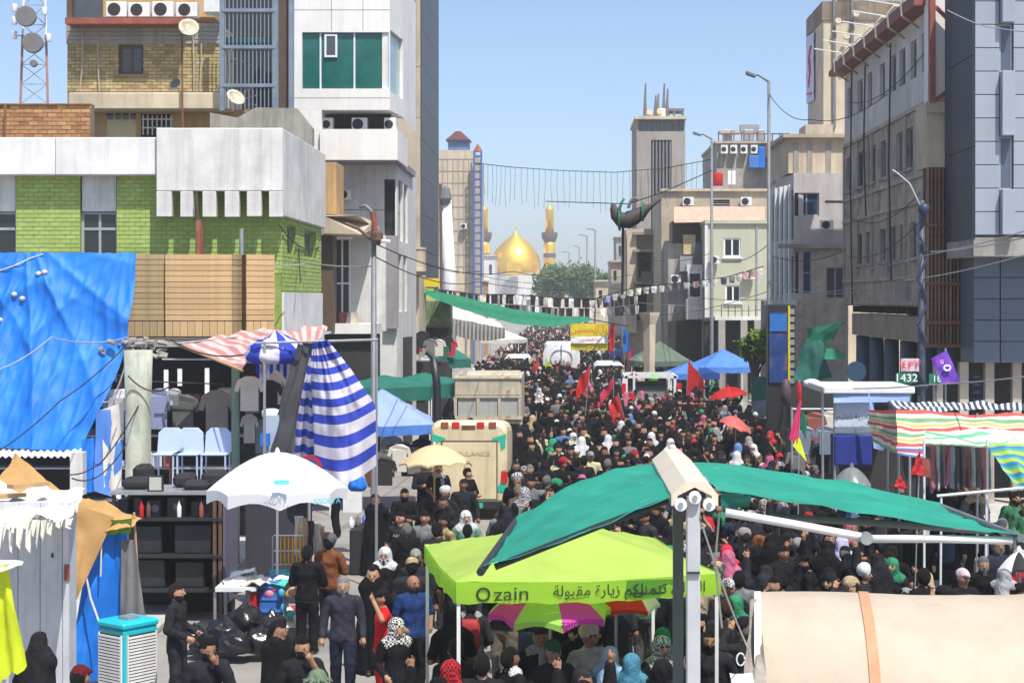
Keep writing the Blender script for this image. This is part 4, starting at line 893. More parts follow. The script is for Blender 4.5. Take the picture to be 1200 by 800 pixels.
def person_prims(kind='man', arms=((.30, -.02, 1.12), (.32, -.12, .90), (-.30, .02, 1.12), (-.31, -.06, .88)), stride=.0, lean=0.0, head=(0, 0), sleeve=1.0, hat=None, beard=0, hair=1, fat=1.0, fine=True, squat=0.0, long=False):
    """local frame: faces -Y, feet on z = 0, about 1.72 m tall"""
    P = []; yl = -lean
    hips = (0, 0, .94); ch = (0, yl * .6, 1.30); nb = (0, yl * .85, 1.455); hd = np.array((head[0] * .015, yl * 1.0 - .012, 1.605)); 
    fx, fyv = math.sin(head[0]), -math.cos(head[0]); fdir = np.array((fx, fyv, head[1])); fdir = fdir / np.linalg.norm(fdir); sd = np.array((-fyv, fx, 0.)) 
    if kind != 'chador':
        cap(P, hips, (0, yl * .3, 1.1), .168 * fat, .158 * fat, TOP, .03, .72); cap(P, (0, yl * .3, 1.1), ch, .158 * fat, .178 * fat, TOP, .04, .68)
        cap(P, (-.165, yl * .75, 1.395), (.165, yl * .75, 1.395), .068, .068, TOP, .05); cap(P, ch, (0, yl * .8, 1.44), .15, .075, TOP, .04, .75)
        if sleeve > .6: cap(P, (-.035, yl * .9 - .045, 1.452), (.035, yl * .9 - .045, 1.452), .022, .022, TOP, .008); cap(P, (-.06, yl * .9, 1.47), (-.045, yl * .9 + .05, 1.48), .02, .02, TOP, .008); cap(P, (.06, yl * .9, 1.47), (.045, yl * .9 + .05, 1.48), .02, .02, TOP, .008)
        if kind == 'man':
            for s in (-1, 1):
                st = stride * s; hp = (.092 * s, 0, .90); kn = (.105 * s, -.03 - st * .30, .50); an = (.11 * s, .03 - st * .42, .10)
                cap(P, hp, kn, .104 * fat, .086, BOT, .02); cap(P, kn, an, .084, .074, BOT, .015)
                cap(P, (an[0], an[1] + .03, .045), (an[0] + .015 * s, an[1] - .16, .038), .044, .036, SHOE, .008)
            cap(P, (-.075, 0, .90), (.075, 0, .90), .12, .12, BOT, .02, .8); cap(P, (0, 0, .99), (0, 0, .84 if long else .90), .166 * fat, .182 * fat, TOP, .02, .74)
        else:   # robe to the ankles
            cap(P, (0, 0, .98), (0, .02, .14), .17, .235, BOT, .04, .78)
            for s in (-1, 1): cap(P, (.08 * s, .02, .045), (.09 * s, -.20, .038), .044, .036, SHOE, .008)
        for i, s in ((0, 1), (2, -1)):
            el, wr = arms[i], arms[i + 1]; shd = (.20 * s, yl * .75, 1.39); mid = lerp3(el, wr, .15)
            cap(P, shd, el if sleeve > .6 else lerp3(shd, el, .72), .070, .064, TOP, .03)
            if sleeve > .6: cap(P, el, lerp3(el, wr, .9), .060, .049, TOP, .012)
            else:
                cap(P, lerp3(shd, el, .55), el, .045, .042, SK, .01); cap(P, el, wr, .042, .03, SK, .012)
            cap(P, lerp3(el, wr, .85), wr, .033, .027, SK, .01); hand(P, wr, np.array(wr) - np.array(el) , fine)
    else:
        cap(P, (0, .03, 1.40), (0, .04, .70), .19, .25, TOP, .05, .82); cap(P, (0, .04, .72), (0, .05, .10), .25, .29, TOP, .05, .8)
        cap(P, (-.14, .02, 1.38), (.14, .02, 1.38), .09, .09, TOP, .07); cap(P, (0, .05, 1.54), (0, .03, 1.40), .11, .15, TOP, .05)
        for s in (-1, 1): cap(P, (.08 * s, .0, .045), (.09 * s, -.24, .038), .044, .036, SHOE, .008)
        el, wr = arms[0], arms[1]; cap(P, (.2, 0, 1.36), el, .09, .08, TOP, .05); cap(P, el, lerp3(el, wr, .9), .085, .06, TOP, .03); cap(P, lerp3(el, wr, .9), wr, .03, .026, SK, .01); hand(P, wr, np.array(wr) - np.array(el), fine)
    cap(P, nb, hd - fdir * .01 + (0, 0, -.07), .058, .052, SK, .02)
    H = lambda f, r, u: hd + fdir * f + sd * r + np.array((0, 0, u))
    cap(P, H(-.012, 0, .022), H(.012, 0, .0), .092, .086, SK, .03); cap(P, H(.02, 0, -.03), H(.032, 0, -.075), .068, .042, SK, .03)
    if fine:
        cap(P, H(.098, 0, .01), H(.118, 0, -.022), .010, .015, SK, .012)
        for s in (-1, 1):
            cap(P, H(.0, .086 * s, .0), H(-.005, .09 * s, -.03), .016, .012, SK, .006); cap(P, H(.086, .032 * s, .012), H(.086, .036 * s, .012), .0085, .0085, EYE, .003, 1, -.0015)
            cap(P, H(.088, .02 * s, .034), H(.08, .045 * s, .034), .006, .005, HAIR, .004, 1, -.001)
        if not beard: cap(P, H(.088, -.018, -.056), H(.088, .018, -.056), .0085, .0085, LIP, .004, 1, -.003)
    if beard: cap(P, H(.03, -.035, -.06), H(.03, .035, -.06), .052, .052, HAIR, .015); cap(P, H(.05, 0, -.075), H(.05, 0, -.095 - .03 * beard), .042, .03, HAIR, .015)
    if kind == 'chador':
        cap(P, H(-.05, 0, .045), H(-.07, 0, -.05), .104, .114, TOP, .015); cap(P, H(-.01, 0, .075), H(.022, 0, .082), .072, .055, TOP, .015); cap(P, H(.01, -.08, -.11), H(.01, .08, -.11), .065, .065, TOP, .03)
    elif hat == 'keffiyeh':
        cap(P, H(-.03, 0, .045), H(-.03, 0, -.06), .112, .12, COV, .02); cap(P, H(.02, 0, .075), H(.04, 0, .068), .07, .055, COV, .02); cap(P, (-.12, yl, 1.43), (.12, yl, 1.43), .09, .09, COV, .04); cap(P, (.02, .05 + yl, 1.42), (.04, .12 + yl, 1.18), .12, .10, COV, .04)
    elif hat == 'scarf_neck':
        cap(P, (-.09, yl - .02, 1.455), (.09, yl - .02, 1.455), .07, .07, COV, .03, 1.1); cap(P, (.06, yl - .12, 1.4), (.09, yl - .15, 1.15), .045, .035, COV, .02)
    elif hat == 'turban':
        cap(P, H(-.01, -.03, .075), H(-.01, .03, .085), .10, .10, COV, .02)
    elif hat == 'cap':
        cap(P, H(-.02, 0, .06), H(.01, 0, .06), .096, .088, COV, .01); cap(P, H(.07, -.03, .062), H(.15, 0, .048), .03, .02, COV, .01); cap(P, H(.07, .03, .062), H(.15, 0, .048), .03, .02, COV, .01)
    elif hat == 'sunhat':
        cap(P, H(-.02, 0, .055), H(.0, 0, .065), .098, .092, COV, .01)
        for i in range(10):
            a = i * math.pi / 5; cap(P, H(.06 * math.cos(a), .06 * math.sin(a), .05), H(.16 * math.cos(a), .16 * math.sin(a), .025), .024, .014, COV, .02)
    if hair and kind != 'chador' and hat not in ('keffiyeh',):
        cap(P, H(-.034, 0, .034), H(-.008, 0, .060), .094, .084, HAIR, .01, 1, -.006 if not hat else .0); cap(P, H(-.05, 0, -.015), H(-.05, 0, .0), .080, .08, HAIR, .02)
        if hair == 2:
            for i in range(16):
                a = i * 2.4; cap(P, H(-.03 + .08 * math.cos(a), .085 * math.sin(a), .06 + .04 * math.cos(i * 1.7)), H(-.03 + .09 * math.cos(a), .095 * math.sin(a), .065 + .045 * math.cos(i * 1.7)), .034, .03, HAIR, .01)
    return P

def sd_prim(pr, Q):
    a, b, ra, rb, lab, k, fy, bias = pr
    if fy != 1.0:
        s = np.array((1, 1 / fy, 1)); c = (a + b) / 2; Q = (Q - c) * s + c; a = (a - c) * s + c; b = (b - c) * s + c
    ab = b - a; L2 = float(ab @ ab) + 1e-12
    t = np.clip(((Q - a) @ ab) / L2, 0, 1)
    d = np.linalg.norm(Q - a - t[..., None] * ab, axis=-1) - (ra + (rb - ra) * t)
    return d * (fy if fy < 1 else 1.0) if fy != 1.0 else d
def surface(P, h, wr=0.0, seed=0):
    lo = np.min([np.minimum(p[0], p[1]) - max(p[2], p[3]) for p in P], 0) - 3 * h; hi = np.max([np.maximum(p[0], p[1]) + max(p[2], p[3]) for p in P], 0) + 3 * h
    n = np.ceil((hi - lo) / h).astype(int) + 1
    ax = [lo[i] + h * np.arange(n[i]) for i in range(3)]
    D = np.full(n, .3)
    for p in P:
        r = max(p[2], p[3]) + p[5] + 2.2 * h + .02
        i0 = np.maximum(((np.minimum(p[0], p[1]) - r - lo) / h).astype(int), 0); i1 = np.minimum(((np.maximum(p[0], p[1]) + r - lo) / h).astype(int) + 2, n)
        g = np.stack(np.meshgrid(ax[0][i0[0]:i1[0]], ax[1][i0[1]:i1[1]], ax[2][i0[2]:i1[2]], indexing='ij'), -1)
        d = sd_prim(p, g); S = D[i0[0]:i1[0], i0[1]:i1[1], i0[2]:i1[2]]; k = max(p[5], 1e-4)
        hh = np.clip(.5 + .5 * (S - d) / k, 0, 1); S[...] = S + (d - S) * hh - k * hh * (1 - hh)
    ins = D < 0
    c = [slice(None, -1), slice(1, None)]
    cnt = sum(ins[c[i], c[j], c[k]].astype(int) for i in (0, 1) for j in (0, 1) for k in (0, 1))
    act = (cnt > 0) & (cnt < 8); idx = -np.ones(act.shape, int); cells = np.argwhere(act); idx[act] = np.arange(len(cells))
    acc = np.zeros((len(cells), 3)); num = np.zeros(len(cells)); CI, CJ, CK = cells.T
    for ax_ in range(3):
        for u in (0, 1):
            for v in (0, 1):
                o0 = [0, 0, 0]; oth = [q for q in range(3) if q != ax_]; o0[oth[0]] = u; o0[oth[1]] = v; o1 = list(o0); o1[ax_] = 1
                A = D[CI + o0[0], CJ + o0[1], CK + o0[2]]; B = D[CI + o1[0], CJ + o1[1], CK + o1[2]]; m = (A < 0) != (B < 0)
                t = A[m] / (A[m] - B[m]); pt = np.tile(np.array(o0, float), (m.sum(), 1)); pt[:, ax_] = t; acc[m] += pt; num[m] += 1
    V = (cells + acc / num[:, None]) * h + lo
    Fq = []
    for ax_ in range(3):
        s0 = [slice(None)] * 3; s1 = [slice(None)] * 3; s0[ax_] = slice(None, -1); s1[ax_] = slice(1, None)
        A = ins[tuple(s0)]; B = ins[tuple(s1)]; E = np.argwhere(A != B); o = [q for q in range(3) if q != ax_]
        E = E[(E[:, o[0]] > 0) & (E[:, o[1]] > 0)]; E = E[(E[:, o[0]] < act.shape[o[0]]) & (E[:, o[1]] < act.shape[o[1]])]
        if not len(E): continue
        def ix(du, dv):
            q = E.copy(); q[:, o[0]] -= du; q[:, o[1]] -= dv; return idx[q[:, 0], q[:, 1], q[:, 2]]
        q = np.stack([ix(1, 1), ix(0, 1), ix(0, 0), ix(1, 0)], 1); inside = A[E[:, 0], E[:, 1], E[:, 2]]
        fl = inside if ax_ != 1 else ~inside
        q[~fl] = q[~fl][:, ::-1]; Fq.append(q)
    Fq = np.concatenate(Fq)
    cen = V[Fq].mean(1); best = np.full(len(cen), 9.); lab = np.zeros(len(cen), int)
    for p in P:
        d = sd_prim(p, cen) + p[7]; m = d < best; best[m] = d[m]; lab[m] = p[4]
    return V, Fq, lab
_pid = [0]
def person_mesh(h=.017, **kw):
    kw.setdefault('fine', h < .023)
    V, Fq, lab = surface(person_prims(**kw), h)
    hem = .76 if kw.get('long') else .86; kd = kw.get('kind', 'man')
    if kd == 'man':
        cz = V[Fq].mean(1); lab = np.where((lab == TOP) & (cz[:, 2] < hem), BOT, np.where((lab == BOT) & (cz[:, 2] >= hem), TOP, lab))
        if not kw.get('long') and h < .02: lab = np.where((lab == BOT) & (cz[:, 2] > hem - .022) & (np.abs(cz[:, 0]) < .2), SHOE, lab)
    if h < .03:   # soft garment folds
        isT = np.zeros(len(V), bool); clothf = np.isin(lab, (TOP, BOT, COV)); isT[Fq[clothf].ravel()] = True; isT[Fq[~clothf].ravel()] = False
        ph = _pid[0] * 1.7; a = np.arctan2(V[:, 1], V[:, 0])
        wrap = np.clip(1.45 - V[:, 2], 0, 1.4); dsp = (.004 * np.sin(V[:, 2] * 31 + 4 * np.sin(a * 1.5 + ph + V[:, 2] * 3) + ph) + .004 * np.sin(a * 5 + ph + V[:, 2] * 6)) if kd == 'man' else .014 * wrap * np.sin(a * 8 + ph + 1.5 * np.sin(V[:, 2] * 3 + ph)) + .006 * np.sin(a * 3 + V[:, 2] * 9 + ph)
        rad = V.copy(); rad[:, 2] = 0; rad /= (np.linalg.norm(rad, axis=1)[:, None] + 1e-6); V = V + rad * (dsp * isT)[:, None]
    _pid[0] += 1
    me = bpy.data.meshes.new('person_body'); me.from_pydata(V.tolist(), [], Fq.tolist())
    for m in PM: me.materials.append(m)
    me.polygons.foreach_set('material_index', lab.astype(np.int32)); me.polygons.foreach_set('use_smooth', np.ones(len(Fq), bool)); me.update()
    return me
SKINS = [(.33, .18, .11), (.26, .135, .08), (.20, .10, .06), (.38, .22, .14)]
BLK = (.0065, .0065, .0085)
def put_person(me, x, y, rz, label, group=None, top=BLK, bot=BLK, skin=None, hair=(.012, .01, .009), cov=BLK, cov2=None, s=1.0):
    o = bpy.data.objects.new('person', me); C.objects.link(o); o.location = (x, y, 0); o.rotation_euler = (0, 0, rz); o.scale = (s, s, s)
    j = random.choice((.7, 1.0, 1.3, 1.8, 2.6)); top = tuple(q * j for q in top) if max(top) < .02 else top; j = random.choice((.7, 1.0, 1.4, 2.0, 3.0)); bot = tuple(q * j for q in bot) if max(bot) < .02 else bot
    for k, v in (('c_top', top), ('c_bot', bot), ('c_skin', skin or random.choice(SKINS)), ('c_hair', hair), ('c_cov', cov), ('c_cov2', cov2 or cov)): o[k] = [float(q) for q in v]
    tag(o, label, 'person', group)
    return o
def at_head(px, py, hgt=1.72):
    """where someone of that height stands if the top of the head is seen at this photo point"""
    Y = F_ * (CH - hgt) / (py - HY); return X_(px, Y), Y
# poses of the arms: elbow and wrist for each side
A_REST = ((.27, .02, 1.12), (.29, -.08, .88), (-.27, .02, 1.12), (-.29, -.06, .88))
A_PHONE = ((.27, -.02, 1.13), (.12, -.27, 1.22), (-.27, .03, 1.12), (-.29, -.05, .87))
A_FOLD = ((.27, -.06, 1.13), (-.02, -.22, 1.15), (-.27, -.06, 1.13), (.04, -.24, 1.10))
A_UP = ((.34, -.06, 1.36), (.16, -.16, 1.60), (-.27, .02, 1.12), (-.29, -.06, .88))
A_CARRY = ((.27, .02, 1.12), (.20, -.22, 1.02), (-.27, .02, 1.12), (-.20, -.22, 1.02))
A_SWING = ((.28, .10, 1.13), (.29, .02, .90), (-.28, -.08, 1.13), (-.28, -.24, .95))
A_FACE = ((.26, -.12, 1.16), (.06, -.19, 1.46), (-.27, .02, 1.12), (-.29, -.06, .88))
A_RAISE = ((.30, -.05, 1.55), (.30, -.10, 1.82), (-.27, .02, 1.12), (-.29, -.06, .88))
# ================================================================ STREET THINGS
def canopy_tent(cx, cy, w, d, ze, za, val, mat, label, rot=0.0, leg=M_whitem, group=None, cat='canopy', name='canopy_tent', vmat=None, sagk=.35, rmat=None):
    """pop-up canopy: pyramid roof with slack panels, valance and four legs"""
    t = thing(name, label, cat, (cx, cy, 0), group)
    ca, sa = math.cos(rot), math.sin(rot)
    R = lambda x, y, z: (cx + x * ca - y * sa, cy + x * sa + y * ca, z)
    mb = MB(); n = 14
    def roof(u, v):
        x, y = (u - .5) * w, (v - .5) * d; m = max(abs(u - .5), abs(v - .5)) * 2
        dia = min(abs(u - .5), abs(v - .5)) / (max(abs(u - .5), abs(v - .5)) + 1e-6)
        z = ze + (za - ze) * (1 - m) - sagk * .28 * (za - ze) * m * (1 - m) * 4 * (1 - dia) - .05 * (1 - dia) * m ** 3 + .02 * fbm(x, y, cx, 1.6) + .012 * math.sin(math.atan2(y + 1e-6, x) * 26) * m * m * (1 - m) * 4 + .014 * math.sin((x + y * .6) * 9 + cx) * (1 - m) * m * 3
        return R(x, y, z)
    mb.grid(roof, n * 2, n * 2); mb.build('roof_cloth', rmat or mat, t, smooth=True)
    for k, (a, b) in enumerate((((-.5, -.5), (.5, -.5)), ((.5, -.5), (.5, .5)), ((.5, .5), (-.5, .5)), ((-.5, .5), (-.5, -.5)))):
        def vf(u, v, a=a, b=b):
            x = (a[0] + (b[0] - a[0]) * u) * w * 1.003; y = (a[1] + (b[1] - a[1]) * u) * d * 1.003; e = 1 - abs(2 * u - 1)
            q = R(x, y, ze + .012 - .05 * e - v * val - .012 * v * math.sin(u * 40)); nn = .015 * math.sin(u * 25 + k) * v
            return (q[0] + nn * (b[1] - a[1]), q[1] - nn * (b[0] - a[0]), q[2])
        MB().grid(vf, 20, 4).build('valance', vmat or mat, t, smooth=True)
    for x, y in ((-.5, -.5), (.5, -.5), (.5, .5), (-.5, .5)):
        p = R(x * w * .98, y * d * .98, 0); MB().box(p[0] - .02, p[0] + .02, p[1] - .02, p[1] + .02, 0, ze).build('leg', leg, t)
    return t, R
def parasol(px, Y, zt, ze, rad, mats, label, n=8, pole=M_steel, tilt=(0, 0), group=None, zbase=0.0, drop=.12):
    x = X_(px, Y); t = thing('parasol', label, 'parasol', (x, Y, zbase), group); mb = MB()
    def pt(u, v):
        a = 2 * math.pi * u + .2; seg = (u * n) % 1.0; pinch = 1 - .10 * math.sin(seg * math.pi) * v; r = rad * v * pinch
        z = zt - (zt - ze) * (v ** 1.7) + .04 * math.sin(seg * math.pi) * v
        return Vector((x + r * math.cos(a), Y + r * math.sin(a), z + tilt[0] * r * math.cos(a) + tilt[1] * r * math.sin(a)))
    ms = mats if isinstance(mats, list) else [mats]
    for k in range(n):
        MB().grid(lambda u, v, k=k: pt((k + u) / n, v * .999 + .001), 5, 7).build('canopy_panel', ms[k % len(ms)], t, smooth=True)
        mb = MB().grid(lambda u, v, k=k: pt((k + u) / n, 1.0) - Vector((0, 0, drop * v * (1 - .3 * math.sin(u * math.pi)))), 5, 2); mb.build('canopy_flap', ms[k % len(ms)], t, smooth=True)
        MB().tube([pt(k / n, .03) - Vector((0, 0, .02)), pt(k / n, .5) - Vector((0, 0, .02)), pt(k / n, .98) - Vector((0, 0, .015))], .008, 4).build('rib', pole, t)
    MB().tube([(x, Y, zbase), (x, Y, zt + .06)], .02, 8).build('pole', pole, t)
    MB().lathe((x, Y, zt - .02), [(.05, 0), (.04, .05), (.015, .1)], 8).build('finial', ms[0], t)
    return t
def flag(px, Y, z0, z1, mats, label, w=.7, h=.9, side=1, droop=.5, name='flag', cat='flag', lean=0.0, group=None, split=None):
    x = X_(px, Y); t = thing(name, label, cat, (x, Y, z0), group)
    top = Vector((x + lean, Y, z1)); MB().tube([(x, Y, z0), tuple(top)], .015, 6).build('pole', M_steel, t)
    nm = len(mats); seed = px * .37
    for k, m in enumerate(mats):
        a0, a1 = k / nm, (k + 1) / nm
        def fn(u, v, a0=a0, a1=a1):
            vv = a0 + (a1 - a0) * v; p = top - Vector((lean * vv * h / (z1 - z0), 0, vv * h + .02))
            p += Vector((side * u * w * (1 - .45 * droop), .12 * math.sin(u * 7 + vv * 3 + seed) * u, -u * w * droop * (1.0 + .25 * math.sin(vv * 5 + seed)) + .05 * math.sin(u * 9 + seed)))
            return p
        MB().grid(fn, 12, 8).build('cloth', m, t, smooth=True)
    return t
def lamp_post(px, Y, ptop, arm_px, arm_py, label, r=.07, mat=M_polegrey, double=False):
    x = X_(px, Y); zt_ = Z_(ptop, Y); t = thing('street_lamp', label, 'street lamp', (x, Y, 0))
    MB().lathe((x, Y, 0), [(r * 2.2, 0), (r * 2.2, .5), (r * 1.5, .55), (r * 1.3, 1), (r * .8, zt_)], 10).build('post', mat, t, smooth=True)
    a = W(arm_px, arm_py, Y); b = Vector((x, Y, zt_)); d = (a - b)
    MB().tube([b - Vector((0, 0, .3)), b, b + d * .45 + Vector((0, 0, .1)), a + d * -.2], [r * .8, r * .7, r * .55, r * .5], 8).build('arm', mat, t, smooth=True)
    e = a + (b - a) * .42; MB().lathe((0, 0, 0), [(0.01, 0)], 3)
    dn = (a - e).normalized(); up = Vector((0, 0, 1)); sd_ = dn.cross(up).normalized()
    P = [e + sd_ * .1, e - sd_ * .1, a - sd_ * .13, a + sd_ * .13]; MB().hexa([p - up * .05 for p in P] + [p + up * .09 for p in P]).build('lamp_head', mat, t, bevel=.03)
    return t

# ---- double awning on posts (near, over the crowd)
aw = thing('double_awning', 'big teal two-winged awning with beige centre housing on silver posts', 'awning', (.93, 12.1, 0))
xc, zA, Y0, Y1 = .925, Z_(564, 12), 12.0, 14.6
prof = [(-.165, -.17), (-.165, -.09), (-.06, 0), (.06, 0), (.165, -.09), (.165, -.17), (.13, -.17), (.12, -.10), (0, -.04), (-.12, -.10), (-.13, -.17)]
MB().prism([(xc + a, Y0, zA + b) for a, b in prof], (0, Y1 - Y0, 0)).build('centre_housing', M('beige_enamel', (.66, .58, .45), .45, .08, 2, .03, 30, streak=.1), aw)
for a, b in ((-.10, -.16), (0, -.11), (.10, -.16)): MB().disc((xc + a, Y0 - .03, zA + b), (0, 1, 0), .045, .05, 14).build('arm_pivot', M_whitem, aw); 
for a, b in ((-.10, -.16), (0, -.11), (.10, -.16)): MB().disc((xc + a, Y0 - .042, zA + b), (0, 1, 0), .018, .02, 10).build('pivot_bolt', M_steel, aw)
MB().box(X_(805, 12), X_(821, 12), 12.02, 12.11, 0, zA - .12).build('front_post', M('silver_paint', (.50, .51, .53), .4, .1, 3, .05, 40, streak=.15), aw, bevel=.008)
MB().pbox(805.4, 670, 820.6, 672, 11.995, .14).build('post_joint', M_dark, aw)
MB().box(X_(789, 14.4), X_(801, 14.4), 14.4, 14.48, 0, zA - .12).build('rear_post', M('dark_grey_paint', (.09, .10, .095), .5, .2, 3, .05, 40), aw)
def wing(c0, c1, c2, c3, seed, sag):   # front-inner, front-outer, back-outer, back-inner
    c0, c1, c2, c3 = map(Vector, (c0, c1, c2, c3))
    def fn(u, v):
        p = c0 * (1 - u) * (1 - v) + c1 * u * (1 - v) + c2 * u * v + c3 * (1 - u) * v
        p.z += sag * math.sin(u * math.pi) * (-.22 + 1.22 * v) + .016 * fbm(u * 2, v * 2, seed, 2.0) - .03 * math.sin(v * math.pi) * u + .006 * math.sin(v * 33 + 3 * math.sin(u * 7 + seed)) * u + .008 * math.sin((u * 1.3 - v) * 21 + seed) * math.sin(u * math.pi) + .010 * math.sin((u + v * .7) * 17 + 2 * seed) * u
        return p
    return MB().grid(fn, 26, 20)
wing((xc - .15, 12.0, Z_(580, 12)), W(563, 667, 12), (X_(607, 14.6), 14.6, Z_(605, 14.6)), (xc - .15, 14.6, Z_(543, 14.6)), 2.0, .10).build('fabric_wing', M_teala, aw, smooth=True)
wing((xc + .16, 12.0, Z_(574, 12)), W(1197, 627, 12), (3.22, 14.6, Z_(590, 14.6)), (xc + .16, 14.6, Z_(541, 14.6)), 5.0, .06).build('fabric_wing', M_teala, aw, smooth=True)
MB().tube([W(563, 670, 11.98), (X_(607, 14.6), 14.62, Z_(608, 14.6))], .03, 8).build('end_bar', M_blackm, aw)
MB().tube([W(1197, 630, 11.98), (3.22, 14.62, Z_(593, 14.6))], .03, 8).build('end_bar', M_polegrey, aw)
MB().tube([W(784, 586, 12.06), W(700, 617, 12.06), W(580, 664, 12.06)], .024, 8).build('folding_arm', M_blackm, aw)
MB().tube([W(850, 600, 12.0), W(930, 614, 12.0), W(1016, 630, 12.05)], .030, 10).build('folding_arm', M_whitem, aw, smooth=True)
MB().tube([W(1014, 631, 12.05), W(1100, 631, 12.05), W(1186, 633, 12.05)], .028, 10).build('folding_arm', M_whitem, aw, smooth=True)
MB().disc(W(1016, 631, 11.99), (0, 1, 0), .045, .06, 12).build('elbow_joint', M_steel, aw)
MB().tube([W(905, 605, 14.2), W(1020, 612, 14.2), W(1160, 622, 14.0)], .03, 8).build('far_arm', M_greyc, aw)
cloth(W(845, 577, 11.99), W(880, 580, 12.0), W(878, 593, 12.1), W(846, 598, 12.0), 8, 6, 0, .05, 4).build('torn_flap', M_tealc, aw, smooth=True)

# ---- lime gazebo with lettering
A = Vector((-1.19, 19, 0)); B = Vector((1.8, 19.6, 0)); rot = math.atan2(B.y - A.y, B.x - A.x); cen = (A + B) / 2 + Vector((-math.sin(rot), math.cos(rot), 0)) * 1.5
lg, R = canopy_tent(cen.x, cen.y, 3.05, 3.0, 2.54, 2.98, .24, M_lime, 'lime green printed gazebo under the teal awning', rot, cat='gazebo', name='lime_gazebo', rmat=M('sunlit_lime_tone', (.58, .80, .15), .6, .14, 1.1, .12, 14, trans=.5))  # lighter copy of the lime: sunlight on the roof is put in its colour
Uv = (B - A).normalized(); off = Vector((Uv.y, -Uv.x, 0)) * .019
def onval(s, dz): q = A + Uv * s + off; return Vector((q.x, q.y, 2.405 + dz))
letters('zain', .22, onval(.62, -.01), M_print_dk, lg, Uv, name='lettering', sx=1.2)
MB().tube([onval(.30, 0) + Uv * (.07 * math.cos(a)) + Vector((0, 0, .07 * math.sin(a))) for a in [i * .52 for i in range(13)]], .014, 6).build('logo_ring', M_print_dk, lg)
AR1 = '\uFE94\uFEDF\uFEEE\uFE92\uFED8\uFEE3 \uFE93\uFEAD\uFE8E\uFEF3\uFEAF \uFEE2\uFEDC\uFEDF'   # reads right to left
AR2 = '\uFEF0\uFEE8\uFEE4\uFE98\uFE97 \uFED5\uFE8D\uFEAE\uFECC\uFEDF\uFE8D'
letters(AR1, .17, onval(1.62, 0), M_print_dk, lg, Uv); letters(AR2, .17, onval(2.45, .0), M_print_dk, lg, Uv)
cloth(onval(1.95, .10) - off * .4, onval(2.6, .10) - off * .4, onval(2.62, -.10) - off * .4, onval(1.93, -.10) - off * .4, 6, 4, 0, .003).build('green_print_patch', M_limed, lg)
M_mag = M('magenta_print', (.74, .05, .52), .6, .06, 2, 0, trans=.5); M_limeu = M('parasol_lime', (.42, .74, .12), .6, .08, 2, 0, trans=.5); M_whu = M('parasol_white', (.78, .78, .80), .6, .05, 2, 0, trans=.3)
p1 = parasol(645, 20.0, 2.42, 2.04, .74, [M_mag, M_limeu], 'small magenta and lime parasol under the lime gazebo', 8, group='printed parasols under the gazebo', tilt=(0, .05), drop=.08)
letters('zain', .12, (X_(668, 19.3), 19.27, 2.03), M_print_dk, p1, sx=1.1)
parasol(722, 20.6, 2.42, 2.0, .55, [M_mag, M_redc, M_whu], 'magenta and red parasol behind the gazebo valance', 6, group='printed parasols under the gazebo', drop=.05)

# ---- beige barrel tent
bt = thing('barrel_tent', 'beige canvas barrel-roofed tent with tan strap at the bottom corner', 'tent', (4.6, 18.2, 0))
TY, TR, TB, TH = 18.2, 1.5, 1.15, 1.38      # axis depth, half width, eave height, rise
def bx0(a): return .1125 * (TY - TR * math.cos(a))
def barrel(u, v, e=0.0):
    a = math.pi * v; x = bx0(a) + 6.2 * u; z = TB + (TH + e) * math.sin(a) ** .8 + .025 * math.sin(u * 11 + 1) * math.sin(a) + .01 * fbm(x, v * 3, 1, 2.0) + .012 * math.sin(v * 30 + 3 * math.sin(u * 5)) * .3
    return (x, TY - (TR + e) * math.cos(a), z)
MB().grid(barrel, 48, 30).build('roof_canvas', M_beige, bt, smooth=True)
MB().grid(lambda u, v: barrel((1.10 + .11 * u + .12 * abs(v - .42)) / 6.2, v, .015), 2, 30).build('strap', M_strap, bt, smooth=True)
for sx_ in (): MB().grid(lambda u, v, sx_=sx_: barrel((sx_ + .025 * u) / 6.2, v, .008), 2, 30).build('seam', M_umb if False else M_offw, bt, smooth=True)
MB().grid(lambda u, v: barrel((-.01 + .07 * u) / 6.2, v, .01), 2, 30).build('end_binding', M_offw, bt, smooth=True)
MB().grid(lambda u, v: (bx0(math.pi * v) + .02, TY - .99 * TR * math.cos(math.pi * v), .02 + u * (TB - .04 + TH * math.sin(math.pi * v) ** .8)), 4, 24).build('end_wall', M_greyc, bt, smooth=True)
for y in (TY - TR, TY + TR): MB().box(.1125 * y + .05, 8, y - .02, y + .02, 0, TB).build('side_wall', M_greyc, bt)
for x in (2.2, 5.0, 8.0):
    for y in (TY - TR + .05, TY + TR - .05): MB().tube([(x, y, 0), (x, y, TB)], .025, 6).build('tent_pole', M_steel, bt)
cloth(W(878, 704, 17.9), W(893, 699, 17.9), W(899, 812, 16.55), W(873, 812, 16.55), 8, 16, 0, .05, 4, 2.2, None, 0, .03, 2).build('frayed_flap', M('dusty_canvas', (.30, .27, .23), .9, .3, 4, .3, 20, streak=.3), bt, smooth=True)
gr_ = thing('guy_rope', 'thin white guy rope slung from the awning to the beige tent', 'rope', (1.2, 12.5, 3.3))
MB().tube(catenary(W(822, 612, 12.1), W(878, 762, 16.6), .05), .008, 5).build('rope', M_whitem, gr_); MB().tube([W(868, 772, 16.4) + Vector((.04 * math.cos(a), 0, .06 * math.sin(a))) for a in [i * .6 for i in range(11)]], .008, 5).build('rope_loop', M_whitem, gr_)
MB().tube([W(843, 600, 12.3), W(838, 660, 12.4), W(846, 735, 12.8)], .008, 5).build('rope_tail', M_offw, gr_)
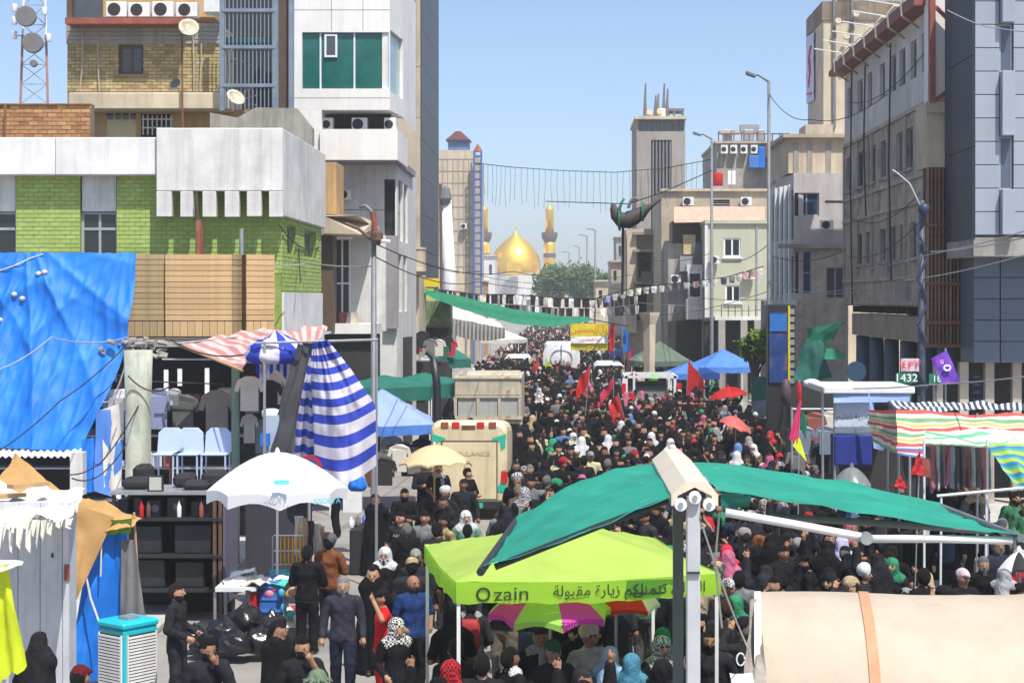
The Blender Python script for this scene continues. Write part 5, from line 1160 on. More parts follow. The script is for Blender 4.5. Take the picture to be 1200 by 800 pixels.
tag(cloth(W(855, 788, 16.3), W(882, 785, 16.4), W(884, 800, 16.2), W(858, 802, 16.1), 5, 4, 0, .02).build('paper_sheet', M_whitec), 'white paper sheet lying against the tent rope', 'paper')

# ---- kiosk and tarps, bottom left
kk = thing('sheet_metal_kiosk', 'whitewashed sheet metal kiosk with ragged cloth roof', 'kiosk', (-8, 22.5, 0))
xk = X_(81, 22); M_kw = M('shade_tinted_whitewash', (.55, .57, .62), .6, .14, 1.5, .12, 14, streak=.4, orand=.06, blotch=((.36, .33, .29), 1.6, .70))  # white sheet with dirt; its faint blue is shade mixed into the colour
MB().box(-10.6, xk - .02, 22.03, 22.4, 0, 3.05).build('body', M_kw, kk)
x = -9.6; 
while x < xk - .05: MB().box(x, min(x + .28, xk), 22.0, 22.028, 0, 3.08).build('sheet_strip', M_kw, kk, bevel=.006); x += .286
MB().pbox(75, 661, 81, 680, 21.98, .03).build('notice_plate', M_redst, kk); MB().pbox(60, 648, 62.5, 653, 21.99, .02).build('bolt_hole', M_dark, kk)
rf = cloth(W(-20, 566, 23.9), W(100, 574, 23.9), W(86, 606, 21.0), W(-20, 614, 21.0), 24, 12, 0, .06, 9, 2.0).build('ragged_roof_cloth', M_offw, kk, smooth=True)
rs = random.Random(11)
for i in range(22):
    px = -8 + i * 4.2 + rs.uniform(-1, 1); L = rs.uniform(8, 38) if px < 55 else rs.uniform(4, 14); y0 = 612 - px * .06
    cloth(W(px, y0, 21.0), W(px + rs.uniform(3, 7), y0 - 1, 21.0), W(px + rs.uniform(-3, 7), y0 + L, 20.95), W(px - 1, y0 + L * .8, 20.95), 3, 5, 0, .04, i * 3.1).build('torn_strip', M_offw, rf, smooth=True)
for a, b, c, d in ((12, 570, 54, 566), (-6, 582, 26, 579)): MB().bar(W(a, b, 22.2), W(c, d, 22.6), .16, .05).build('timber_batten', M_woodp, kk)
cloth(W(-20, 652, 20.9), W(28, 656, 20.7), W(26, 664, 20.2), W(-20, 672, 20.2), 8, 4, 0, .03, 3).build('awning_flap', M_offw, kk, smooth=True)
fy_ = thing('yellow_green_cloth', 'fluorescent yellow green cloth hung at the kiosk corner', 'cloth', (X_(8, 20.4), 20.4, .6))
cloth(W(-14, 664, 20.45), W(11, 662, 20.45), W(30, 775, 20.3), W(-14, 800, 20.3), 14, 16, 0, .04, 6, 1.6, None, .2, .05, 2).build('cloth', M_yelgr, fy_, smooth=True)
MB().tube([W(-16, 662, 20.5), W(14, 660, 20.5)], .012, 5).build('line', M_offw, fy_)
tag(cloth(W(-2, 668, 20.55), W(7, 668, 20.55), W(8, 760, 20.5), W(-4, 780, 20.5), 6, 8, 0, .03, 2).build('red_cloth', M_redc, smooth=True), 'narrow red cloth partly behind the fluorescent yellow one', 'cloth')
ot_ = thing('ochre_tarpaulin', 'ochre tarpaulin pitched like a tent behind the kiosk', 'tarpaulin', (X_(80, 25), 25, 1.4))
def tri(a, b, c, seed, n=14, wr=.04):
    a, b, c = map(Vector, (a, b, c)); nn = (b - a).cross(c - a).normalized()
    return MB().grid(lambda u, v: a + (b - a) * v * (1 - u) + (c - a) * v * u + nn * wr * 2 * fbm(u * v * 2, v * 2, seed, 1.6), n, n)
tri(W(18, 530, 26.5), W(-25, 600, 25.2), W(92, 592, 25.2), 2).build('peak_sheet', M_brownt, ot_, smooth=True)
cloth(W(80, 574, 25.8), W(167, 602, 25.3), W(152, 622, 24.8), W(82, 618, 24.7), 18, 10, .02, .07, 5).build('flap_sheet', M_brownt, ot_, smooth=True)
cloth(W(82, 588, 24.78), W(134, 606, 24.85), W(90, 702, 24.5), W(80, 704, 24.45), 10, 14, 0, .05, 7).build('hanging_sheet', M_brownt, ot_, smooth=True)
MB().tube([W(18, 531, 26.4), W(18, 780, 26.4)], .025, 6).build('tent_pole', M_woodp, ot_); MB().tube([W(157, 600, 25.2), W(163, 700, 25.2), W(165, 800, 25.2)], .02, 6).build('tent_pole', M_woodp, ot_)
bl = thing('hanging_blue_tarpaulin', 'bright blue tarpaulin hung upright behind the turquoise air cooler', 'tarpaulin', (X_(114, 25), 25, 0))
cloth(W(108, 626, 25.02), W(149, 624, 25.05), W(151, 796, 25.2), W(76, 799, 24.7), 22, 30, 0, .05, 8, 1.3, None, 0, .035, 3).build('sheet', M_bluet, bl, smooth=True)
MB().tube([W(98, 660, 24.7), W(112, 640, 24.8), W(119, 635, 24.8), W(118, 675, 24.75)], .012, 5).build('rope', M_offw, bl); MB().tube([W(98, 660, 24.7), W(106, 700, 24.6), W(116, 728, 24.5)], .015, 5).build('rope', M_offw, bl)
MB().tube([W(149, 615, 25.1), W(150, 800, 25.1)], .025, 6).build('support_pole', M_steel, bl)
tag(cloth(W(112, 609, 24.8), W(155, 606, 24.9), W(153, 627, 25.0), W(110, 630, 24.95), 8, 5, 0, .05, 4).build('green_cloth', M('leaf_green_cloth', (.20, .42, .05), .8, .3, 6, .2, 30, trans=.2), smooth=True), 'crumpled leaf green cloth on top of the hanging blue tarpaulin', 'cloth')
tag(cloth(W(142, 632, 24.95), W(158, 632, 25.0), W(171, 728, 24.8), W(141, 724, 24.9), 10, 14, 0, .03, 5, 1.5, None, 0, .03, 2).build('grey_cloth', M_greyc, smooth=True), 'grey cloth hanging between blue tarpaulin and equipment rack', 'cloth')

# air cooler
cool = thing('air_cooler', 'turquoise evaporative air cooler with white louvred sides', 'air cooler', (X_(147, 23.6), 23.9, 0))
cx, cy = X_(149, 23.9), 23.95; ang = math.radians(-38); ca, sa = math.cos(ang), math.sin(ang)
Rk = lambda x, y: Vector((cx + x * ca - y * sa, cy + x * sa + y * ca, 0)); hw = .29
def rbox(x0, x1, y0, y1, z0, z1): 
    P = [Rk(x0, y0), Rk(x1, y0), Rk(x1, y1), Rk(x0, y1)]; return MB().hexa([p + Vector((0, 0, z0)) for p in P] + [p + Vector((0, 0, z1)) for p in P])
rbox(-hw, hw, -hw, hw, .14, 1.12).build('body', M_turq, cool, bevel=.02); rbox(-hw - .02, hw + .02, -hw - .02, hw + .02, 1.122, 1.22).build('top_cover', M_turq, cool, bevel=.03); rbox(-.1, .12, -.1, .1, 1.222, 1.26).build('lid', M_steel, cool)
rbox(-hw - .015, hw + .015, -hw - .015, hw + .015, .02, .138).build('base_tray', M_turq, cool, bevel=.02)
for f in range(2):
    def fb(u0, u1, d0, d1, z0, z1):
        return rbox(u0, u1, -hw - d1, -hw - d0, z0, z1) if f == 0 else rbox(hw + d0, hw + d1, u0, u1, z0, z1)
    fb(-.235, .235, .001, .012, .20, 1.05).build('louvre_frame', M_dark, cool); s0 = None
    for i in range(19):
        z = .215 + i * .0435
        if s0 is None: s0 = fb(-.23, .23, .013, .035, z, z + .027).build('louvre_slat', M_whitem, cool)
        else: piece(s0, 'louvre_slat', WL[s0] + Vector((0, 0, i * .0435)), cool)
    for u in (-.25, .235): fb(u, u + .016, .002, .03, .2, 1.05).build('louvre_stile', M_whitem, cool)

# equipment rack
rk = thing('equipment_rack', 'tall dark steel shelving rack stacked with audio cases', 'rack', (X_(195, 30), 30.4, 0))
xa_, xb_ = X_(131, 30), X_(260, 30); YA, YB = 30.0, 31.1
M_br = M('brown_steel', (.11, .06, .035), .6, .25, 4, .1, 30)
for x in (xa_, xb_ - .06, xb_ - .16):
    for y in (YA, YB): MB().box(x, x + .06, y, y + .06, 0, 2.26).build('upright', M_br if x > xa_ else M_blackm, rk)
for z, m in ((2.26, M_steel), (1.80, M_blackm), (1.15, M_blackm), (.55, M_blackm)): MB().box(xa_ - .05, xb_ + .02, YA - .03, YB + .08, z, z + .05).build('shelf', m, rk)
MB().box(xa_, xb_, YB + .09, YB + .12, 0, 2.3).build('back_panel', M_dark, rk); MB().box(xb_ + .022, xb_ + .05, YA, YB + .1, .3, 2.24).build('side_cloth', M('mauve_cloth', (.11, .10, .15), .9, .2, 2, .2, 20), rk)
MB().box(xb_ + .06, xb_ + 1.3, 31.9, 31.95, .1, 2.0).build('rear_cloth', M('dark_mauve_cloth', (.035, .034, .045), .9, .2, 2, .2, 20), rk)
for i, (px, w, z, h) in enumerate(((138, 13, 1.85, .3), (157, 10, 1.85, .34), (173, 16, 1.85, .30), (196, 22, 1.85, .36), (224, 12, 1.85, .28), (238, 14, 1.85, .34), (150, 40, 1.2, .5), (205, 44, 1.2, .52), (150, 44, .6, .5), (206, 34, .6, .46))):
    c = tag(MB().box(X_(px, 30.2), X_(px + w, 30.2), 30.15, 30.75, z, z + h).build('audio_case', M_blackm, bevel=.02), 'black audio case %s in the steel rack' % ('with white logo disc on the top shelf' if i == 3 else ['at the far end of the upper shelf', 'slim on the upper shelf', 'medium on the upper shelf', '', 'short on the upper shelf', 'beside the brown upright on the upper shelf', 'broad on middle shelf outer half', 'broad on middle shelf by the parasol', 'broad on lowest shelf outer half', 'broad on lowest shelf by the parasol'][i]), 'audio case')
    if i in (3, 2): MB().disc((X_(px + w / 2, 30.1), 30.13, z + h * .5), (0, 1, 0), .07, .018, 14).build('speaker_cone', M_greyc, c)
for i, (px, w, h, y) in enumerate(((141, 34, .20, 30.3), (197, 24, .24, 30.6), (214, 30, .16, 30.2), (232, 28, .30, 30.5), (146, 20, .38, 30.8))):
    tag(MB().box(X_(px, 30.3), X_(px + w, 30.3), y, y + .5, 2.312, 2.312 + h).build('instrument_bag', M_blackc, bevel=.07), 'padded black bag on rack top %s' % ['lying low at the outer end', 'tall behind the framed panel', 'flat in front', 'rounded nearest the parasol', 'standing behind at the outer end'][i], 'bag')
sp_ = thing('framed_panel', 'small pale framed panel standing on the rack top', 'panel', (X_(182, 30), 30.1, 2.312)); MB().pbox(173, 557, 191, 577, 30.05, .06).build('frame', M_blackm, sp_); MB().pbox(175, 559, 189, 574, 30.03, .02).build('screen', M('pale_green_screen', (.42, .47, .38), .4, .05, 3, 0), sp_)
for px, m in ((166, M_redc), (174, M_bframe), (210, M_whitem), (236, M_redst)): tag(MB().lathe((X_(px, 30.05), 30.05, 1.852), [(.035, 0), (.04, .02), (.04, .2), (.015, .25), (.015, .3)], 10).build('bottle', m, smooth=True), 'small %s bottle on the upper rack shelf' % {166: 'red', 174: 'brown', 210: 'white', 236: 'maroon'}[px], 'bottle')

# white parasol by the rack
wu_ = parasol(325, 28.5, 3.14, 2.52, 1.16, [M_whitec], 'large white parasol with pale blue logo over the street stall', 8, M_whitem, drop=.22)
letters('SISOETA', .10, (X_(329, 27.35), 27.28, 2.66), M('pale_print', (.55, .66, .74), .8, .05, 4, 0), wu_, V=(0, .55, .83), sx=1.2)
cloth((X_(322, 27.4), 27.34, 2.80), (X_(340, 27.4), 27.34, 2.80), (X_(340, 27.4), 27.28, 2.735), (X_(322, 27.4), 27.28, 2.735), 4, 2, 0, .004).build('logo_mark', M('aqua_print', (.05, .52, .66), .7, .05, 4, 0), wu_)
letters('SISOETA', .12, (X_(385, 27.5), 27.34, 2.46), M('aqua_print', (.05, .52, .66), .7, .05, 4, 0), wu_, U=(.9, .43, 0))

# stall table with folded clothes
st = thing('stall_table', 'white topped stall table with folded garments by the rubbish bags', 'table', (X_(290, 28), 28.2, 0))
MB().pbox(252, 688, 300, 693, 27.7, 1.0).build('table_top', M_whitem, st)
for px in (254, 296):
    for y in (27.75, 28.6): MB().box(X_(px, 28), X_(px, 28) + .04, y, y + .04, 0, .93).build('leg', M_steel, st)
MB().pbox(293, 693, 300, 720, 27.72, .4).build('red_side', M_redc, st)
tb2 = thing('plastic_crate', 'blue plastic crate beside the white stall table', 'crate', (X_(316, 28), 28.2, 0)); MB().pbox(303, 680, 331, 745, 27.9, .6).build('crate_body', M('blue_plastic', (.03, .14, .42), .5, .1, 3, .05, 30), tb2, bevel=.02)
for k in range(4): MB().pbox(305, 686 + k * 14, 329, 689 + k * 14, 27.88, .02).build('crate_rib', M_bluec, tb2)
for i in range(13):
    px = rs.uniform(252, 318); y = 27.75 + rs.uniform(0, .7); c_ = [(.75, .76, .78), (.05, .45, .30), (.04, .04, .05), (.05, .35, .42), (.55, .5, .42), (.70, .72, .7)][i % 6]; z = .96 + (i // 4) * .045
    p0 = Vector((X_(px, y), y, z)); a = rs.uniform(-.5, .5); ux = Vector((math.cos(a), math.sin(a), .04)) * .42; vy = Vector((-math.sin(a), math.cos(a), .1)) * .36
    g = cloth(p0, p0 + ux, p0 + ux + vy, p0 + vy, 8, 7, -.01, .05, i * 2.7, 3.0).build('folded_garment', M('garment_%d' % (i % 6), c_, .9, .15, 5, .3, 30), smooth=True, solid=.02)
    tag(g, '%s%s garment in the heap on the white stall table' % (['lower ', 'middle ', 'upper '][i // 6], ['white', 'sea green', 'black', 'teal', 'beige', 'pale grey'][i % 6]), 'garment', 'garments heaped on the stall table')
# rack of bangles, beads and small goods under the parasol
bg = thing('bangle_stand', 'wire display stand hung with golden bangles under the white parasol', 'display stand', (X_(340, 29), 29, 0))
for px in (322, 354):
    for y in (28.8, 29.2): MB().tube([(X_(px, 29), y, .1), (X_(px, 29), y, Z_(626, 29))], .012, 5).build('upright', M_steel, bg)
for py in (627, 645, 661, 680): MB().tube([W(321, py, 28.8), W(355, py, 28.8)], .012, 5).build('rail', M_whitem, bg)
M_gd = M('brass_bangle', (.60, .36, .05), .35, .2, 5, 0, metal=.7); sr = None
for i in range(7):
    for j in range(3):
        q = W(325 + i * 4.6, 643 + j * 17.5, 28.78)
        if sr is None: sr = MB().tube([q, q + Vector((0, 0, .2))], .022, 8).build('bangle_roll', M_gd, bg)
        else: piece(sr, 'bangle_roll', q, bg)
gs = random.Random(5)
for i in range(26):
    px, py = gs.uniform(315, 362), gs.uniform(698, 742); Yq = 27.8 + gs.uniform(0, .5); c_ = [(.55, .05, .08), (.7, .7, .72), (.05, .3, .5), (.62, .40, .05), (.6, .2, .3), (.05, .35, .25), (.5, .3, .15)][i % 7]; z = .35 + .6 * (742 - py) / 44
    tag(MB().lathe((X_(px, Yq), Yq, z), [(.05, 0), (.07, .03), (.07, .09), (.04, .13), (.01, .14)], 8, sx=gs.uniform(.7, 1.5)).build('trinket', M('trinket_%d' % (i % 7), c_, .5, .2, 6, .1, 30), smooth=True), '%s%s trinket heaped on the stall below the bangle stand' % (['', 'second ', 'third ', 'fourth '][i // 7], ['red', 'white', 'blue', 'amber', 'pink', 'green', 'brown'][i % 7]), 'trinket', 'trinkets on the street stall')
tg = thing('trinket_counter', 'low cloth covered counter carrying trinkets below the bangles', 'counter', (X_(338, 28), 28, 0)); MB().box(X_(313, 28), X_(364, 28), 27.75, 28.5, 0, .34).build('counter_body', M_greyc, tg, bevel=.03); MB().prism([(X_(313, 28), 27.77, .35), (X_(364, 28), 27.77, .35), (X_(364, 28), 28.5, .35), (X_(313, 28), 28.5, .35), (X_(313, 28), 28.5, .9)], (0, 0, .01)).build('tray', M_offw, tg)
for i in range(5):
    px = 345 + i * 7; g = tag(cloth(W(px, 604 + i * 3, 29.4), W(px + 8, 604 + i * 3, 29.3), W(px + 9, 655 - i * 3, 29.25), W(px - 1, 650, 29.3), 6, 12, 0, .05, i, 1.5, None, 0, .03, 2).build('hanging_bag', [M_offw, M('tan_leather', (.40, .27, .15), .6, .2, 4, .1, 30), M_blackc][i % 3], smooth=True, solid=.04), 'hanging %s bag under the white parasol, %s along' % (['cream', 'tan', 'black'][i % 3], ['first', 'second', 'third', 'fourth', 'last'][i]), 'bag', 'bags hanging under the white parasol')
# rubbish bags
def blob(c, r, seed, sq=.75):
    c = Vector(c)
    def fn(u, v):
        th, ph = u * 2 * math.pi, v * math.pi; d = Vector((math.sin(ph) * math.cos(th), math.sin(ph) * math.sin(th), math.cos(ph)))
        k = 1 + .22 * mnoise.fractal(d * 1.6 + Vector((seed, 0, 0)), .9, 2, 4) + .10 * abs(mnoise.noise(d * 6 + Vector((seed, 3, 0))))
        z = d.z * k * r * sq; p = Vector((d.x * k * r, d.y * k * r, max(z, -r * sq * .62)))
        if v < .12: p.z += (0.12 - v) * r * 2.2
        return c + p
    return MB().grid(fn, 28, 18)
for i, (px, py, Y, r, d) in enumerate(((240, 752, 27.0, .27, 'low one nearest the profile man'), (262, 738, 27.2, .34, 'big one leaning on the table leg'), (288, 722, 27.5, .34, 'topmost under the stall table'), (276, 752, 26.8, .32, 'front middle'), (306, 748, 26.9, .30, 'front one by the blue crate'), (318, 728, 27.3, .28, 'one against the blue crate'), (228, 742, 27.4, .24, 'small outer one'))):
    z = max(Z_(py, Y), r * .5); tag(blob((X_(px, Y), Y, z * .9), r * .86, i * 5.3).build('rubbish_bag', M_bag, smooth=True), 'shiny black rubbish bag, %s of the pile' % d, 'rubbish bag', 'pile of black rubbish bags')
# ---- cloths on the corner shop
bt2 = thing('blue_tarpaulin', 'large bright blue tarpaulin draped over the shop fascia', 'tarpaulin', (X_(60, 37.4), 37.4, 2.4))
def bluef(u, v):
    P00, P10, P11, P01 = W(-45, 296, 38.1), W(160, 296, 38.1), W(94, 527, 36.8), W(-45, 522, 36.8)
    p = P00 * (1 - u) * (1 - v) + P10 * u * (1 - v) + P11 * u * v + P01 * (1 - u) * v
    p.x += .35 * math.sin(v * math.pi) * u ** 3
    a1 = math.atan2(v + .08, u - 1.02); a2 = math.atan2(v + .10, u - .36); a3 = math.atan2(v + .06, u + .02)
    rd = lambda a, k, ph: (1 - abs(math.sin(a * k + ph))) ** 1.6      # sharp creases running from where it is tied
    q = .20 * fbm(u * 3, v * 2, 1.0, .7) + .10 * rd(a1, 9, .4) * min(1, 1.3 - u + v * .3) + .12 * rd(a2, 8, 1.1 + .8 * v) + .07 * rd(a3, 7, .3) + .035 * rd(a2 + a1, 15, u * 2) + .02 * abs(fbm(u * 9, v * 7, 5.0))
    q -= .10 * math.exp(-(((u - .36) * 3) ** 2 + ((v - .2) * 3) ** 2) * 4)
    p.y -= q * (.25 + .75 * min(1, v * 4)); p.z += .03 * fbm(u * 6, 2, 0, 2) * (1 - v)
    return p
MB().grid(bluef, 110, 80).build('sheet', M_bluet, bt2, smooth=True)
for i, (px, py) in enumerate(((47, 322), (54, 320), (20, 347), (29, 351), (4, 377))): MB().lathe(Vector(bluef((px + 45) / 200, (py - 296) / 228)) - Vector((0, .03, .05)), [(.01, 0), (.065, .03), (.065, .08), (.01, .11)], 8).build('tied_weight', M_offw, bt2, smooth=True)
MB().tube([Vector(bluef(u_, v_)) - Vector((0, .03, 0)) for u_, v_ in ((.16, .115), (.24, .09), (.32, .07), (.40, .03), (.47, .01))], .015, 5).build('rope', M_offw, bt2)
ta = thing('tin_awning', 'white corrugated tin awning edge below the blue tarpaulin', 'awning', (X_(40, 36.6), 36.6, 2.3)); MB().grid(lambda u, v: (X_(-45 + 134 * u, 36.2), 36.2 + 1.4 * v, Z_(535, 36.2) + .28 * v + .025 * math.sin(u * 110)), 110, 2, uv=False).build('tin_sheet', M_whitem, ta, solid=.01)
MB().pbox(82, 530, 97, 580, 36.0, .3).build('post', M_white2, ta)
for k in range(2): tag(cloth(W(118 - k * 6, 480, 36.3), W(146, 470 + k * 10, 36.3), W(142, 585, 36.1), W(122 - k * 12, 575, 36.1), 8, 10, 0, .05, k + 3).build('cloth_sheet', [M_offw, M_bluec][k], smooth=True), ['cream cloth hanging beside the worn round column', 'pale blue cloth hanging under the tarpaulin edge'][k], 'cloth')
tag(cloth(W(96, 515, 36.5), W(118, 512, 36.5), W(122, 575, 36.3), W(94, 578, 36.3), 8, 8, 0, .04, 9).build('cloth_sheet', M_bluet, smooth=True), 'small bright blue sheet below the big tarpaulin corner', 'cloth')
# garments and chairs in the shop
def shirt(px, py, w, h, Y, mat, label):
    c = W(px, py, Y); s_ = Y / F_; w, h = w * s_, h * s_
    out = [(-.16, 0), (-.5, -.12), (-.62, -.42), (-.45, -.46), (-.36, -.28), (-.36, -1), (.36, -1), (.36, -.28), (.45, -.46), (.62, -.42), (.5, -.12), (.16, 0)]
    tag(MB().prism([(c.x + a * w, c.y + .02 * math.sin(a * 9), c.z + b * h) for a, b in out], (0, .05, 0)).build('hanging_shirt', mat, bevel=.01), label, 'shirt', 'shirts hanging in the shop')
for px, py, w, h, Y, c_, l in ((254, 457, 36, 54, 36.6, (.22, .20, .19), 'grey T-shirt hanging on the shop rail'), (214, 462, 34, 46, 37.2, (.09, .10, .09), 'dark olive shirt on the shop rail'), (186, 455, 26, 48, 37.0, (.24, .27, .42), 'blue grey shirt by the worn column'), (204, 455, 15, 20, 36.8, (.42, .42, .44), 'small pale grey shirt on the shop rail'), (296, 440, 22, 30, 36.8, (.40, .40, .40), 'white grey shirt beside the green thin column'), (292, 485, 18, 34, 36.4, (.5, .49, .46), 'cream shirt hanging low beside the thin column'), (300, 465, 16, 30, 36.5, (.03, .03, .03), 'black shirt beside the green thin column')): shirt(px, py, w, h, Y, M('shirt_' + l[:12].replace(' ', '_'), c_, .9, .15, 3, .3, 20), l)
def chair(px, Y, label):
    x = X_(px, Y); t = thing('plastic_chair', label, 'chair', (x, Y, .12), 'pale blue plastic chairs in the shop'); m = M('pale_blue_plastic', (.40, .49, .70), .5, .08, 3, .03, 30)
    zb = Z_(557, Y)
    MB().prism([(x - .28, Y + .3, zb + .45), (x - .26, Y + .34, zb + .85), (x - .15, Y + .36, zb + .95), (x + .15, Y + .36, zb + .95), (x + .26, Y + .34, zb + .85), (x + .28, Y + .3, zb + .45)], (0, .03, 0)).build('backrest', m, t, bevel=.01)
    MB().box(x - .27, x + .27, Y - .2, Y + .32, zb + .42, zb + .46).build('seat', m, t, bevel=.015)
    for a in (-.24, .24):
        for b in (-.17, .28): MB().tube([(x + a, Y + b, zb + .42), (x + a * 1.1, Y + b * 1.1, .12)], .02, 6).build('leg', m, t)
for px, d in ((196, 'beside the worn round column'), (219, 'in the middle of the shop'), (252, 'under the grey T-shirt')): chair(px, 34.8, 'pale blue plastic chair %s' % d)
rl = thing('red_step_ladder', 'dark red step ladder standing among the pale blue chairs', 'ladder', (X_(203, 35.4), 35.4, .12))
for px in (199, 207): MB().tube([(X_(px, 35.4) , 35.4, .12), W(px + 1, 512, 35.4)], .03, 6).build('rail', M_redst, rl)
for k in range(6): MB().tube([(X_(199, 35.4), 35.4, .5 + .4 * k), (X_(207, 35.4), 35.4, .5 + .4 * k)], .02, 6).build('rung', M_redst, rl)
for i_, (px, py, w_, h_, Y_, m_, d_) in enumerate(((126, 480, 18, 14, 37.3, M_bedg, 'pale box on the blue shop shelf'), (129, 456, 14, 16, 37.55, M_dark, 'dark box on top of the meter box'))):
    o_ = MB().pbox(px, py - h_, px + w_, py, Y_, .45).build('carton', m_, bevel=.012); tag(o_, d_, 'carton'); MB().pbox(px + w_ * .42, py - h_ - .2, px + w_ * .58, py - h_ * .55, Y_ - .004, .46).build('tape', M_offw, o_)
# pink striped awning, bunched cloth and the big blue and white cloth
M_pink = STR('pink_stripe_cloth', [(1, (.62, .27, .25)), (1, (.70, .60, .56))], 7, 'X', .3)
M_bws = STR('blue_white_stripe_cloth', [(1, (.025, .055, .44)), (1, (.62, .59, .66))], 8, 'Y', .22, 0, .22)
M_bws2 = STR('blue_white_fold_cloth', [(1, (.02, .05, .46)), (1, (.62, .60, .68))], 5, 'X', .22)
pa = thing('pink_striped_awning', 'faded pink and white striped awning over the corner shop', 'awning', (X_(300, 35), 35, 3.9))
cloth(W(212, 402, 36.2), W(300, 385, 37.0), W(340, 395, 34.2), W(284, 433, 34.2), 20, 12, .03, .05, 3).build('sheet', M_pink, pa, smooth=True)
cloth(W(296, 388, 37.0), W(384, 383, 37.0), W(376, 397, 34.6), W(318, 397, 34.4), 16, 10, .03, .06, 5).build('sheet', M_pink, pa, smooth=True)
MB().tube([W(204, 402, 36.2), W(284, 434, 34.2)], .03, 6).build('edge_batten', M_woodp, pa); MB().tube([W(204, 403, 36.2), W(300, 392, 36.4)], .02, 6).build('rail', M_steel, pa)
bs = thing('blue_striped_cloth', 'big blue and white striped cloth billowing from the awning frame', 'cloth', (X_(405, 32.5), 32.5, 2.1))
def billow(u, v):
    e = v ** .8; L0, R0 = W(366, 402, 33.2), W(384, 398, 33.2); pl = [(366, 402), (364, 440), (367, 490), (369, 558)]; prr = [(384, 398), (412, 436), (440, 480), (441, 553)]
    def ip(pts, t):
        t *= 3; i = min(int(t), 2); f = t - i; return pts[i][0] + (pts[i + 1][0] - pts[i][0]) * f, pts[i][1] + (pts[i + 1][1] - pts[i][1]) * f
    a, b = ip(pl, v), ip(prr, v); px = a[0] + (b[0] - a[0]) * u; py = a[1] + (b[1] - a[1]) * u + 14 * math.sin(u * math.pi) * v - 8 * v * u
    return W(px, py, 32.6 - .55 * math.sin(u * math.pi) * v + .07 * math.sin(u * 19 + v * 4 + 2 * fbm(u, v, 3)) * (1.05 - .7 * v) + .09 * fbm(u * 2, v * 3, 2) + .04 * math.sin(u * 41 + v * 6) * (1 - v))
MB().grid(billow, 34, 40).build('sheet', M_bws, bs, smooth=True)
cloth(W(364, 410, 33.0), W(368, 410, 33.0), W(369, 562, 32.8), W(336, 556, 33.4), 14, 24, 0, .06, 6, 1.2, None, 0, .08, 2).build('folded_side', M_bws, bs, smooth=True)
mb = blob(W(322, 414, 34.0), .62, 3.0, .5); mb.grid(lambda u, v: W(300 + 40 * u, 406 + 34 * v + 6 * math.sin(u * 8), 33.7 - .2 * math.sin(u * 9 + v * 4) - .1 * fbm(u * 3, v * 3, 4)), 16, 12); mb.build('bunched_cloth', M_bws2, bs, smooth=True)
tag(cloth(W(350, 402, 33.6), W(362, 408, 33.5), W(352, 530, 33.2), W(312, 528, 33.6), 12, 20, 0, .04, 5, 1.4, None, 0, .06, 2).build('dark_grey_cloth', M('charcoal_cloth', (.06, .06, .068), .85, .2, 2, .2, 20), smooth=True), 'dark grey cloth hanging behind the blue striped one', 'cloth')
fr_ = thing('awning_frame', 'thin steel frame holding the striped cloths', 'frame', (X_(350, 33.4), 33.4, 0))
for px in (310, 441): MB().tube([(X_(px, 33.4), 33.4, 0), W(px, 400, 33.4)], .03, 6).build('post', M_steel, fr_)
MB().tube([W(300, 402, 33.4), W(443, 398, 33.4)], .025, 6).build('rail', M_steel, fr_)
ck = thing('water_dispenser', 'pale blue water dispenser standing below the bunched cloth', 'dispenser', (X_(318, 33.8), 33.8, 0)); MB().pbox(308, 485, 328, 600, 33.6, .5).build('cabinet', M('pale_steel_blue', (.36, .44, .54), .5, .1, 2, .05, 30), ck, bevel=.03); MB().lathe(W(318, 488, 33.85), [(.18, 0), (.19, .05), (.19, .12), (.08, .16)], 14).build('lid', M_whitem, ck, smooth=True)
MB().pbox(305, 508, 315, 522, 33.4, .15).build('blue_tap_box', M_bluet, ck)
rg = thing('no_stopping_sign', 'round blue no-stopping sign with red ring behind the white parasol', 'sign', (X_(362, 31.5), 31.5, 0)); c_ = W(362, 549, 31.5)
MB().disc(c_, (0, -1, 0), .25, .02, 28).build('red_ring', M_redc, rg); MB().disc(c_ + Vector((0, -.021, 0)), (0, -1, 0), .19, .004, 28).build('blue_face', M('sign_blue', (.02, .07, .32), .4, .05, 3, 0), rg)
for s in (1,): MB().bar(c_ + Vector((-.13, -.03, .13)), c_ + Vector((.13, -.03, -.13)), .045, .006).build('red_bar', M_redc, rg)
MB().tube([(c_.x, 31.53, 0), (c_.x, 31.53, c_.z + .2)], .03, 8).build('post', M_steel, rg)
# left lamp post with bent head and tangled wires
ll = thing('street_lamp', 'dark street lamp post with bent hooked head and hanging wires before the white building', 'street lamp', (X_(438, 36), 36, 0)); x = X_(438, 36)
MB().lathe((x, 36, 0), [(.11, 0), (.11, .6), (.07, .7), (.055, Z_(275, 36))], 10).build('post', M_polegrey, ll, smooth=True)
MB().tube([W(438, 276, 36), W(438, 258, 36), W(434, 246, 36), W(428, 241, 36), (W(421, 243, 36))], [.055, .05, .045, .04, .03], 8).build('hook', M_polegrey, ll, smooth=True)
MB().tube([W(437, 248, 35.9), W(440, 275, 35.9)], .06, 8).build('red_wrap', M_redst, ll); MB().tube([W(405, 262, 35.9), W(420, 268, 35.9), W(432, 278, 35.9), W(437, 282, 35.95)], .035, 6).build('broken_arm', M_bframe, ll); MB().tube([W(440, 282, 35.9), W(457, 283, 35.8)], .04, 6).build('bracket', M_whitem, ll)
MB().lathe(W(442, 287, 35.9), [(.06, 0), (.13, .1), (.12, .25), (.02, .32)], 8).build('junction_box', M_bframe, ll)
